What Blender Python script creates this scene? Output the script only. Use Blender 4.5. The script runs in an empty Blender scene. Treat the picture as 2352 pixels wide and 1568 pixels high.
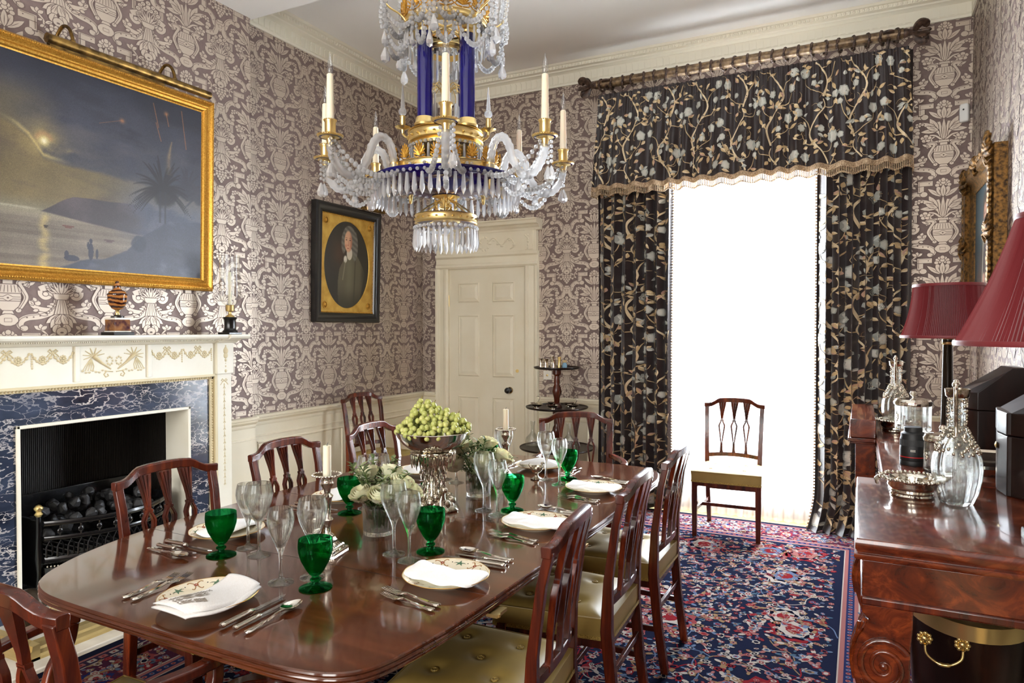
import bpy, bmesh, math, random
import numpy as np
from mathutils import Vector, Matrix
from math import sin, cos, pi, radians, sqrt, atan2
R = random.Random(7)
SC = bpy.context.scene
COL = SC.collection

# ------------------------------------------------------------------ camera, world, lights, exposure
EYE = 1.47
cam = bpy.data.cameras.new('camera'); camo = bpy.data.objects.new('camera', cam); COL.objects.link(camo)
camo.location = (0, 0, EYE)
camo.rotation_euler = (radians(90) - math.atan(28/1580.0), 0, radians(26.8))
cam.sensor_width = 36.0; cam.lens = 36.0*1580.0/2352.0; cam.clip_start = 0.02
SC.camera = camo
SC.view_settings.view_transform = 'Standard'; SC.view_settings.look = 'None'
SC.view_settings.gamma = 1.0; SC.view_settings.use_curve_mapping = False
SC.view_settings.exposure = 0.2
SC.cycles.max_bounces = 10; SC.cycles.diffuse_bounces = 4; SC.cycles.glossy_bounces = 5
SC.cycles.transmission_bounces = 9; SC.cycles.transparent_max_bounces = 12
SC.cycles.caustics_reflective = False; SC.cycles.caustics_refractive = False
SC.cycles.sample_clamp_indirect = 8.0; SC.cycles.sample_clamp_direct = 4.0
w = bpy.data.worlds.new('sky'); SC.world = w; w.use_nodes = True
w.node_tree.nodes['Background'].inputs[0].default_value = (0.86, 0.93, 1.0, 1)
w.node_tree.nodes['Background'].inputs[1].default_value = 3.0
def area(name, loc, rot, sx, sy, power, col):
    l = bpy.data.lights.new(name, 'AREA'); l.shape = 'RECTANGLE'; l.size = sx; l.size_y = sy
    l.energy = power; l.color = col
    o = bpy.data.objects.new(name, l); COL.objects.link(o); o.location = loc; o.rotation_euler = rot
    o['kind'] = 'helper'
    return o
# daylight through the far window (outside its panes); the rear pair is added fill behind the camera, at assumed windows
area('daylight_far_window', (-0.80, 6.35, 2.10), (radians(-90), 0, 0), 4.2, 3.4, 5000, (0.90, 0.95, 1.0))
area('rear_fill', (-2.3, -2.62, 1.95), (radians(96), 0, 0), 1.3, 2.6, 98, (1.0, 0.96, 0.90))
area('rear_fill', (-0.3, -2.62, 1.95), (radians(96), 0, 0), 1.3, 2.6, 98, (1.0, 0.96, 0.90))

# ------------------------------------------------------------------ colour and material helpers
def lin(r, g, b):
    f = lambda c: (c/255.0/12.92) if c <= 10 else (((c/255.0)+0.055)/1.055)**2.4
    return (f(r), f(g), f(b), 1.0)
MATS = {}
def mat(name, rgb, rough=0.5, metal=0.0, coat=0.0, trans=0.0, ior=1.45, sheen=0.0, spec=0.5, emit=None, est=0, aniso=0):
    m = bpy.data.materials.new(name); m.use_nodes = True
    b = m.node_tree.nodes['Principled BSDF']
    b.inputs['Base Color'].default_value = lin(*rgb)
    b.inputs['Roughness'].default_value = rough; b.inputs['Metallic'].default_value = metal
    b.inputs['Coat Weight'].default_value = coat; b.inputs['Coat Roughness'].default_value = 0.06
    b.inputs['Transmission Weight'].default_value = trans; b.inputs['IOR'].default_value = ior
    b.inputs['Specular IOR Level'].default_value = spec
    if sheen: b.inputs['Sheen Weight'].default_value = sheen
    MATS[name] = m
    return m
def N(m, t, **kw):
    n = m.node_tree.nodes.new(t)
    for k, v in kw.items():
        if k in n.inputs: n.inputs[k].default_value = v
        else: setattr(n, k, v)
    return n
def L(m, a, ao, b, bi): m.node_tree.links.new(a.outputs[ao], b.inputs[bi])
def PB(m): return m.node_tree.nodes['Principled BSDF']
def ramp(m, stops, interp='LINEAR'):
    n = m.node_tree.nodes.new('ShaderNodeValToRGB'); cr = n.color_ramp; cr.interpolation = interp
    while len(cr.elements) < len(stops): cr.elements.new(0.5)
    for e, (p, c) in zip(cr.elements, stops): e.position = p; e.color = c if len(c) == 4 else lin(*c)
    return n
def wood(name, c1, c2, c3, scale, rough=0.28, coat=0.6, nscale=3.0, warp=0.6):
    m = mat(name, c2, rough, coat=coat)
    tc = N(m, 'ShaderNodeTexCoord'); mp = N(m, 'ShaderNodeMapping'); mp.inputs['Scale'].default_value = scale
    L(m, tc, 'Object', mp, 'Vector')
    n1 = N(m, 'ShaderNodeTexNoise', Scale=nscale, Detail=8.0, Roughness=0.62, Distortion=warp); L(m, mp, 0, n1, 'Vector')
    r = ramp(m, [(0.28, c1), (0.52, c2), (0.75, c3)]); L(m, n1, 0, r, 0)
    L(m, r, 0, PB(m), 'Base Color')
    bp = N(m, 'ShaderNodeBump', Strength=0.04, Distance=0.001); L(m, n1, 0, bp, 'Height'); L(m, bp, 0, PB(m), 'Normal')
    return m
def noisy(m, c1, c2, scale=8.0, detail=4.0, lo=0.35, hi=0.65, bump=0.0, bdist=0.002, coord='Object'):
    tc = N(m, 'ShaderNodeTexCoord'); n1 = N(m, 'ShaderNodeTexNoise', Scale=scale, Detail=detail); L(m, tc, coord, n1, 'Vector')
    r = ramp(m, [(lo, c1), (hi, c2)]); L(m, n1, 0, r, 0); L(m, r, 0, PB(m), 'Base Color')
    if bump:
        bp = N(m, 'ShaderNodeBump', Strength=bump, Distance=bdist); L(m, n1, 0, bp, 'Height'); L(m, bp, 0, PB(m), 'Normal')
    return m
def attr_mat(name, rough=0.6, coat=0.0, spec=0.5, bump=0.0, bscale=900):
    m = mat(name, (200, 200, 200), rough, coat=coat, spec=spec)
    a = N(m, 'ShaderNodeVertexColor'); a.layer_name = 'Col'; L(m, a, 0, PB(m), 'Base Color')
    if bump:
        tc = N(m, 'ShaderNodeTexCoord'); n1 = N(m, 'ShaderNodeTexNoise', Scale=bscale, Detail=2.0); L(m, tc, 'Object', n1, 'Vector')
        bp = N(m, 'ShaderNodeBump', Strength=bump, Distance=0.001); L(m, n1, 0, bp, 'Height'); L(m, bp, 0, PB(m), 'Normal')
    return m

CREAM = noisy(mat('cream_paint', (226, 217, 192), 0.42), (222, 212, 186), (229, 221, 198), 3.0)
CREAM2 = mat('cream_relief', (214, 199, 160), 0.5)
IVORY = noisy(mat('ivory_paint', (240, 235, 218), 0.38), (236, 231, 212), (243, 239, 224), 4.0)
CEIL = mat('ceiling_plaster', (244, 243, 238), 0.8)
PLAST = mat('cornice_plaster', (226, 221, 203), 0.6)
PAPER = noisy(mat('wallpaper_ground', (116, 97, 92), 0.6), (113, 94, 89), (120, 101, 95), 40.0)
INK = mat('wallpaper_motif', (192, 177, 160), 0.40, metal=0.40, spec=0.8)
LINE = mat('wallpaper_line', (106, 89, 83), 0.6)
MAHOG = wood('mahogany_chair', (34, 10, 4), (74, 24, 8), (122, 48, 17), (9, 9, 0.9), 0.26, 0.3, 2.4)
MAHOGT = wood('mahogany_table', (48, 21, 9), (80, 38, 17), (106, 55, 27), (0.9, 10, 6), 0.16, 0.75, 2.6)
MAHOGS = wood('mahogany_sideboard', (40, 13, 5), (88, 33, 12), (140, 62, 26), (3.2, 2.2, 5), 0.2, 0.7, 2.2, 2.2)
MAHOGD = wood('dark_mahogany', (14, 6, 4), (27, 11, 7), (44, 19, 11), (6, 6, 1), 0.34, 0.08, 2.2)
PB(MAHOGD).inputs['Specular IOR Level'].default_value = 0.25
LEATH = noisy(mat('olive_leather', (140, 116, 58), 0.45), (128, 105, 50), (150, 126, 66), 5.0, bump=0.05)
BRAID = noisy(mat('gold_braid', (140, 115, 45), 0.6), (96, 76, 22), (182, 152, 74), 260.0, bump=0.4)
GILT = noisy(mat('gilt', (200, 150, 56), 0.34, metal=0.75), (176, 124, 42), (212, 164, 74), 130.0, bump=0.15)
GILTD = noisy(mat('old_gilt', (130, 92, 36), 0.45, metal=0.6), (44, 29, 12), (132, 94, 42), 50.0, bump=0.5)
BRASS = mat('gilded_brass', (234, 206, 138), 0.28, metal=0.9)
OLDBR = noisy(mat('old_brass', (120, 92, 48), 0.35, metal=0.9), (70, 52, 26), (150, 118, 64), 20.0)
SILVER = mat('polished_silver', (226, 220, 208), 0.09, metal=1.0)
SILVERR = noisy(mat('chased_silver', (214, 206, 190), 0.16, metal=1.0), (170, 160, 140), (236, 230, 216), 60.0, bump=0.5, bdist=0.003)
CHINA = mat('cream_china', (240, 230, 204), 0.14, coat=0.4)
LINEN = noisy(mat('white_linen', (243, 241, 238), 0.8), (238, 236, 232), (246, 245, 243), 300.0, bump=0.05)
WAX = mat('candle_wax', (240, 232, 206), 0.45); PB(WAX).inputs['Subsurface Weight'].default_value = 0.15
BLACK = mat('black_paint', (12, 12, 13), 0.28, coat=0.3)
IRON = mat('black_iron', (14, 14, 15), 0.25, coat=0.4)
SOOT = mat('soot', (16, 14, 13), 0.8)
GILTP = mat('pale_gilt', (206, 182, 124), 0.3, metal=0.7)
COAL = noisy(mat('coal', (30, 29, 30), 0.5), (12, 12, 13), (44, 43, 44), 14.0, bump=0.6, bdist=0.01)
def glass(name, rgb, rough=0.0, ior=1.5, white=0.0, clear=0.3):
    m = bpy.data.materials.new(name); m.use_nodes = True; nt = m.node_tree
    for n in list(nt.nodes): nt.nodes.remove(n)
    o = N(m, 'ShaderNodeOutputMaterial'); g = N(m, 'ShaderNodeBsdfGlass', Roughness=rough, IOR=ior); g.inputs['Color'].default_value = lin(*rgb)
    t = N(m, 'ShaderNodeBsdfTransparent'); t.inputs['Color'].default_value = lin(*rgb)
    lp = N(m, 'ShaderNodeFresnel', IOR=1.2)
    mx = N(m, 'ShaderNodeMixShader'); mx.inputs[0].default_value = clear
    L(m, g, 0, mx, 1); L(m, t, 0, mx, 2)
    if white:
        d0 = N(m, 'ShaderNodeBsdfTranslucent'); d1 = N(m, 'ShaderNodeBsdfDiffuse'); d = N(m, 'ShaderNodeMixShader'); d.inputs[0].default_value = .5; L(m, d0, 0, d, 1); L(m, d1, 0, d, 2)
        for q in (d0, d1): q.inputs['Color'].default_value = (0.99, 0.99, 0.99, 1)
        m2 = N(m, 'ShaderNodeMixShader'); m2.inputs[0].default_value = white
        L(m, mx, 0, m2, 1); L(m, d, 0, m2, 2); L(m, m2, 0, o, 0)
    else: L(m, mx, 0, o, 0)
    nt.nodes.remove(lp)
    MATS[name] = m
    return m
def thin(name, rgb, ior=1.5):
    """a thin clear pane: mostly transparent with a fresnel reflection"""
    m = bpy.data.materials.new(name); m.use_nodes = True; nt = m.node_tree
    for n in list(nt.nodes): nt.nodes.remove(n)
    o = N(m, 'ShaderNodeOutputMaterial'); t = N(m, 'ShaderNodeBsdfTransparent'); t.inputs['Color'].default_value = lin(*rgb)
    g = N(m, 'ShaderNodeBsdfGlossy', Roughness=0.02); lw = N(m, 'ShaderNodeLayerWeight', Blend=0.5); pw = N(m, 'ShaderNodeMath', operation='POWER'); pw.inputs[1].default_value = 3.0; L(m, lw, 'Facing', pw, 0); f = N(m, 'ShaderNodeMath', operation='MULTIPLY_ADD'); f.inputs[1].default_value = .45; f.inputs[2].default_value = .045*(ior-1)/.5; L(m, pw, 0, f, 0); mx = N(m, 'ShaderNodeMixShader')
    L(m, f, 0, mx, 0); L(m, t, 0, mx, 1); L(m, g, 0, mx, 2); L(m, mx, 0, o, 0)
    return m
CRYS = glass('cut_crystal', (253, 253, 253), 0.0, 1.5, 0.36, 0.12)
CLEAR = glass('clear_glass', (253, 254, 253), 0.0, 1.45, 0.0, 0.36)
GREEN = glass('green_glass', (102, 196, 148), 0.0, 1.48)
BLUE = mat('cobalt_glass', (16, 9, 112), 0.08, coat=0.5); PB(BLUE).inputs['Transmission Weight'].default_value = 0.35
PANE = thin('window_pane', (250, 252, 255))
CHIM = thin('chimney_glass', (250, 251, 250), 1.9)
BULBG = thin('bulb_glass', (250, 251, 252), 2.4)
LEAF = noisy(mat('variegated_leaf', (92, 112, 64), 0.5), (70, 94, 50), (168, 176, 128), 55.0)
STEM = mat('green_stem', (74, 104, 44), 0.5)
ROSE = mat('ivory_rose', (243, 240, 206), 0.55); PB(ROSE).inputs['Subsurface Weight'].default_value = 0.12
GRAPE = noisy(mat('green_grape', (186, 192, 110), 0.22), (168, 178, 94), (212, 210, 134), 9.0); PB(GRAPE).inputs['Subsurface Weight'].default_value = 0.3
PB(GRAPE).inputs['Subsurface Radius'].default_value = (0.01, 0.01, 0.004)
SHADE = mat('burgundy_silk', (112, 26, 32), 0.5, sheen=0.3)
NICKEL = mat('dark_bronze', (40, 32, 24), 0.22, metal=0.6, coat=0.4)
TAN = wood('pale_boards', (190, 160, 112), (204, 176, 128), (214, 188, 142), (1, 8, 1), 0.5, 0.1)
STONE = noisy(mat('hearth_stone', (216, 208, 192), 0.3), (200, 192, 178), (226, 220, 206), 6.0)
WHITEM = noisy(mat('white_marble', (232, 228, 216), 0.25), (222, 216, 202), (238, 235, 226), 7.0)
# dark blue veined marble
VEIN = mat('blue_veined_marble', (40, 46, 60), 0.14, coat=0.3)
def _vein():
    m = VEIN; tc = N(m, 'ShaderNodeTexCoord')
    mp = N(m, 'ShaderNodeMapping'); mp.inputs['Scale'].default_value = (1, 0.6, 1.3); L(m, tc, 'Object', mp, 0)
    nd = N(m, 'ShaderNodeTexNoise', Scale=7.0, Detail=8.0); L(m, mp, 0, nd, 'Vector')
    mx = N(m, 'ShaderNodeMixRGB'); mx.blend_type = 'ADD'; mx.inputs[0].default_value = 0.55; L(m, mp, 0, mx, 1); L(m, nd, 'Color', mx, 2)
    v = N(m, 'ShaderNodeTexVoronoi', Scale=11.0); v.feature = 'DISTANCE_TO_EDGE'; L(m, mx, 0, v, 'Vector')
    n2 = N(m, 'ShaderNodeTexNoise', Scale=3.2, Detail=5.0); L(m, mp, 0, n2, 'Vector')
    mu = N(m, 'ShaderNodeMath', operation='MULTIPLY_ADD'); L(m, n2, 0, mu, 0); mu.inputs[1].default_value = 0.30; mu.inputs[2].default_value = -0.112
    ml = N(m, 'ShaderNodeMath', operation='LESS_THAN'); L(m, v, 'Distance', ml, 0); L(m, mu, 0, ml, 1)
    r1 = ramp(m, [(0.3, (26, 30, 42)), (0.7, (60, 70, 90))]); L(m, nd, 0, r1, 0)
    r2 = ramp(m, [(0.35, (206, 198, 190)), (0.65, (128, 128, 136))]); L(m, nd, 0, r2, 0)
    m2 = N(m, 'ShaderNodeMixRGB'); L(m, ml, 0, m2, 0); L(m, r1, 0, m2, 1); L(m, r2, 0, m2, 2); L(m, m2, 0, PB(m), 'Base Color')
_vein()
SPAR = mat('banded_spar', (110, 60, 30), 0.12, coat=0.5)
def _spar():
    m = SPAR; tc = N(m, 'ShaderNodeTexCoord')
    wv = N(m, 'ShaderNodeTexWave', Scale=14.0, Distortion=6.0, Detail=3.0); wv.bands_direction = 'Z'; L(m, tc, 'Object', wv, 0)
    r = ramp(m, [(0.1, (34, 14, 16)), (0.45, (110, 58, 28)), (0.8, (176, 116, 58))]); L(m, wv, 0, r, 0); L(m, r, 0, PB(m), 'Base Color')
_spar()

# ------------------------------------------------------------------ mesh helpers
class M:
    def __init__(s): s.v = []; s.f = []; s.mi = []; s.m = 0
    def add(s, vs, fs):
        b = len(s.v); s.v.extend([tuple(p) for p in vs])
        for f in fs: s.f.append(tuple(i+b for i in f)); s.mi.append(s.m)
        return s
    def box(s, x0, x1, y0, y1, z0, z1):
        return s.add([(x, y, z) for x in (x0, x1) for y in (y0, y1) for z in (z0, z1)],
            [(0,1,3,2),(4,6,7,5),(0,4,5,1),(2,3,7,6),(0,2,6,4),(1,5,7,3)])
    def hexa(s, a, b):
        """frustum between two quads a (bottom) and b (top), each 4 points counter-clockwise"""
        return s.add(list(a)+list(b), [(3,2,1,0),(4,5,6,7),(0,1,5,4),(1,2,6,5),(2,3,7,6),(3,0,4,7)])
    def prism(s, poly, z0, z1, fr=None):
        """2-D polygon extruded; fr maps (a,b,c)->xyz"""
        fr = fr or (lambda a, b, c: (a, b, c)); n = len(poly)
        vs = [fr(a, b, z0) for a, b in poly]+[fr(a, b, z1) for a, b in poly]
        return s.add(vs, [tuple(range(n-1, -1, -1)), tuple(range(n, 2*n))]+[(i, (i+1) % n, n+(i+1) % n, n+i) for i in range(n)])
    def lathe(s, prof, seg=32, c=(0, 0, 0), wob=None, caps=True, a0=0):
        n = len(prof); vs = []
        for r, z in prof:
            for k in range(seg):
                a = a0+2*pi*k/seg; q = r*(wob(a, z) if wob else 1.0)
                vs.append((c[0]+q*cos(a), c[1]+q*sin(a), c[2]+z))
        fs = [(i*seg+k, i*seg+(k+1) % seg, (i+1)*seg+(k+1) % seg, (i+1)*seg+k) for i in range(n-1) for k in range(seg)]
        if caps:
            if prof[0][0] > 1e-6: fs.append(tuple(range(seg-1, -1, -1)))
            if prof[-1][0] > 1e-6: fs.append(tuple(range((n-1)*seg, n*seg)))
        return s.add(vs, fs)
    def tube(s, pts, r, seg=8, closed=False, flat=1.0):
        pts = [Vector(p) for p in pts]; n = len(pts)
        rr = r if isinstance(r, (list, tuple)) else [r]*n
        vs = []; up = Vector((0, 0, 1)); prev = None
        for i, p in enumerate(pts):
            if closed: t = pts[(i+1) % n]-pts[i-1]
            else: t = pts[min(i+1, n-1)]-pts[max(i-1, 0)]
            t = t.normalized() if t.length > 1e-9 else Vector((0, 0, 1))
            if prev is None:
                a = up if abs(t.z) < 0.95 else Vector((1, 0, 0)); u = t.cross(a).normalized()
            else:
                u = prev-t*prev.dot(t); u = u.normalized() if u.length > 1e-6 else t.orthogonal().normalized()
            prev = u; v = t.cross(u)
            for k in range(seg):
                a = 2*pi*k/seg; vs.append(p+u*(rr[i]*cos(a))+v*(rr[i]*flat*sin(a)))
        fs = []
        for i in range(n if closed else n-1):
            j = (i+1) % n
            for k in range(seg): fs.append((i*seg+k, i*seg+(k+1) % seg, j*seg+(k+1) % seg, j*seg+k))
        if not closed: fs += [tuple(range(seg-1, -1, -1)), tuple(range((n-1)*seg, n*seg))]
        return s.add(vs, fs)
    def loft(s, rings, closed=True, caps=True):
        k = len(rings[0]); vs = [p for r in rings for p in r]; fs = []
        for i in range(len(rings)-1):
            for j in range(k if closed else k-1):
                q = (j+1) % k; fs.append((i*k+j, i*k+q, (i+1)*k+q, (i+1)*k+j))
        if caps and closed: fs += [tuple(range(k-1, -1, -1)), tuple(range((len(rings)-1)*k, len(rings)*k))]
        return s.add(vs, fs)
    def bar(s, pts, w, d, up=(0, 0, 1)):
        """rectangular bar swept along pts; w sideways, d along the up-ish direction (numbers or lists)"""
        pts = [Vector(p) for p in pts]; n = len(pts); up = Vector(up)
        W = w if isinstance(w, (list, tuple)) else [w]*n; D = d if isinstance(d, (list, tuple)) else [d]*n
        rings = []
        for i, p in enumerate(pts):
            t = (pts[min(i+1, n-1)]-pts[max(i-1, 0)]).normalized(); u = t.cross(up).normalized(); v = u.cross(t)
            rings.append([p-u*W[i]/2-v*D[i]/2, p+u*W[i]/2-v*D[i]/2, p+u*W[i]/2+v*D[i]/2, p-u*W[i]/2+v*D[i]/2])
        return s.loft(rings)
    def ball(s, c, r, nu=10, nv=6, sc=(1, 1, 1), q=None):
        vs = [(0, 0, -1)]+[(sin(pi*i/nv)*cos(2*pi*k/nu), sin(pi*i/nv)*sin(2*pi*k/nu), -cos(pi*i/nv)) for i in range(1, nv) for k in range(nu)]+[(0, 0, 1)]
        out = []
        for x, y, z in vs:
            p = Vector((x*sc[0]*r, y*sc[1]*r, z*sc[2]*r))
            if q is not None: p = q @ p
            out.append((c[0]+p.x, c[1]+p.y, c[2]+p.z))
        e = len(out)-1; fs = [(0, 1+(k+1) % nu, 1+k) for k in range(nu)]
        fs += [(1+i*nu+k, 1+i*nu+(k+1) % nu, 1+(i+1)*nu+(k+1) % nu, 1+(i+1)*nu+k) for i in range(nv-2) for k in range(nu)]
        fs += [(1+(nv-2)*nu+k, 1+(nv-2)*nu+(k+1) % nu, e) for k in range(nu)]
        return s.add(out, fs)
    def grid(s, fn, nu, nv):
        vs = [fn(i/nu, j/nv) for j in range(nv+1) for i in range(nu+1)]
        return s.add(vs, [(j*(nu+1)+i, j*(nu+1)+i+1, (j+1)*(nu+1)+i+1, (j+1)*(nu+1)+i) for j in range(nv) for i in range(nu)])
    def mesh(s, name, mats, smooth=40):
        me = bpy.data.meshes.new(name); me.from_pydata(s.v, [], s.f)
        mats = mats if isinstance(mats, (list, tuple)) else [mats]
        for m in mats: me.materials.append(m)
        if len(mats) > 1: me.polygons.foreach_set('material_index', np.array(s.mi, dtype=np.int32))
        if smooth:
            me.polygons.foreach_set('use_smooth', np.ones(len(me.polygons), dtype=bool))
            if smooth < 180: me.set_sharp_from_angle(angle=radians(smooth))
        me.update()
        return me
    def build(s, name, mats, parent=None, smooth=40, bevel=0, seg=2, sub=0, solid=0, fix=False):
        me = s.mesh(name, mats, smooth)
        if fix:
            bm = bmesh.new(); bm.from_mesh(me); bmesh.ops.remove_doubles(bm, verts=bm.verts, dist=1e-6)
            bmesh.ops.recalc_face_normals(bm, faces=bm.faces); bm.to_mesh(me); bm.free()
        o = bpy.data.objects.new(name, me); COL.objects.link(o)
        if parent: o.parent = parent
        if solid:
            d = o.modifiers.new('thick', 'SOLIDIFY'); d.thickness = solid; d.offset = 0
        if bevel:
            b = o.modifiers.new('bevel', 'BEVEL'); b.width = bevel; b.segments = seg; b.limit_method = 'ANGLE'; b.angle_limit = radians(38)
        if sub:
            b = o.modifiers.new('sub', 'SUBSURF'); b.levels = sub; b.render_levels = sub
        return o
def thing(name, label, cat, loc=(0, 0, 0), rz=0.0, group=None, rx=0, ry=0):
    o = bpy.data.objects.new(name, None); COL.objects.link(o); o.empty_display_size = 0.05
    o.location = loc; o.rotation_euler = (rx, ry, rz); o['label'] = label; o['category'] = cat
    if group: o['group'] = group
    return o
def tag(o, label, cat, group=None):
    o['label'] = label; o['category'] = cat
    if group: o['group'] = group
    return o
def struct(o): o['kind'] = 'structure'; return o
def clone(root, loc=None, rz=None, label=None, group=None, parent=None):
    r = root.copy(); COL.objects.link(r)
    if parent is not None: r.parent = parent
    if loc is not None: r.location = loc
    if rz is not None: r.rotation_euler = (root.rotation_euler[0], root.rotation_euler[1], rz)
    if label: r['label'] = label
    if group: r['group'] = group
    for ch in list(root.children): clone(ch, parent=r)
    return r
def rot2(x, y, a): return (x*cos(a)-y*sin(a), x*sin(a)+y*cos(a))
def cr(pts, n=6, closed=False):
    """Catmull-Rom through points (any dimension)"""
    P = [np.array(p, float) for p in pts]; m = len(P); out = []
    for i in range(m if closed else m-1):
        if closed: a, b, c, d = P[i-1], P[i], P[(i+1) % m], P[(i+2) % m]
        else: a, b, c, d = P[max(i-1, 0)], P[i], P[i+1], P[min(i+2, m-1)]
        for k in range(n):
            t = k/n; out.append(tuple(0.5*((2*b)+(-a+c)*t+(2*a-5*b+4*c-d)*t*t+(-a+3*b-3*c+d)*t**3)))
    if not closed: out.append(tuple(P[-1]))
    return out
def profile_frame(poly2, prof, fr, closed=True):
    """sweep profile [(out, up)] round a closed convex 2-D polygon with mitred corners; fr(a,b,c)->xyz"""
    n = len(poly2); rings = []; P = [Vector(p) for p in poly2]
    for i in range(n):
        d1 = (P[i]-P[i-1]).normalized(); d2 = (P[(i+1) % n]-P[i]).normalized()
        n1 = Vector((d1.y, -d1.x)); n2 = Vector((d2.y, -d2.x)); b = (n1+n2)
        b = b/max(b.dot(n1), 0.2)
        rings.append([fr(P[i].x+b.x*o, P[i].y+b.y*o, u) for o, u in prof])
    m = M(); k = len(prof); vs = [p for r in rings for p in r]; fs = []
    for i in range(n):
        j = (i+1) % n
        for q in range(k): fs.append((i*k+q, i*k+(q+1) % k, j*k+(q+1) % k, j*k+q))
    m.add(vs, fs)
    return m
def colour_sheet(name, fn, P, nu, nv, m, parent=None):
    """flat sheet whose picture is painted per vertex: fn(U,V)->(n,3) sRGB 0..255; P(u,v)->xyz"""
    g = M().grid(P, nu, nv); me = g.mesh(name, m, 0)
    U, V = np.meshgrid(np.linspace(0, 1, nu+1), np.linspace(0, 1, nv+1)); U = U.ravel(); V = V.ravel()
    c = np.clip(fn(U, V), 0, 255)/255.0
    c = np.where(c <= 0.04045, c/12.92, ((c+0.055)/1.055)**2.4)
    a = me.color_attributes.new('Col', 'FLOAT_COLOR', 'POINT')
    a.data.foreach_set('color', np.concatenate([c, np.ones((len(c), 1))], 1).ravel())
    o = bpy.data.objects.new(name, me); COL.objects.link(o)
    if parent: o.parent = parent
    return o
# ================================================================== THE ROOM
XL, XR, YB, YF = -3.87, 0.685, 5.70, -2.70
ZS, ZC = 3.63, 3.80          # soffit of the near part, ceiling of the far bay
YS = 3.50
DADO = 0.855
WX0, WX1, WZ0, WZ1 = -1.50, -0.10, 0.18, 3.05      # far window opening
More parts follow.
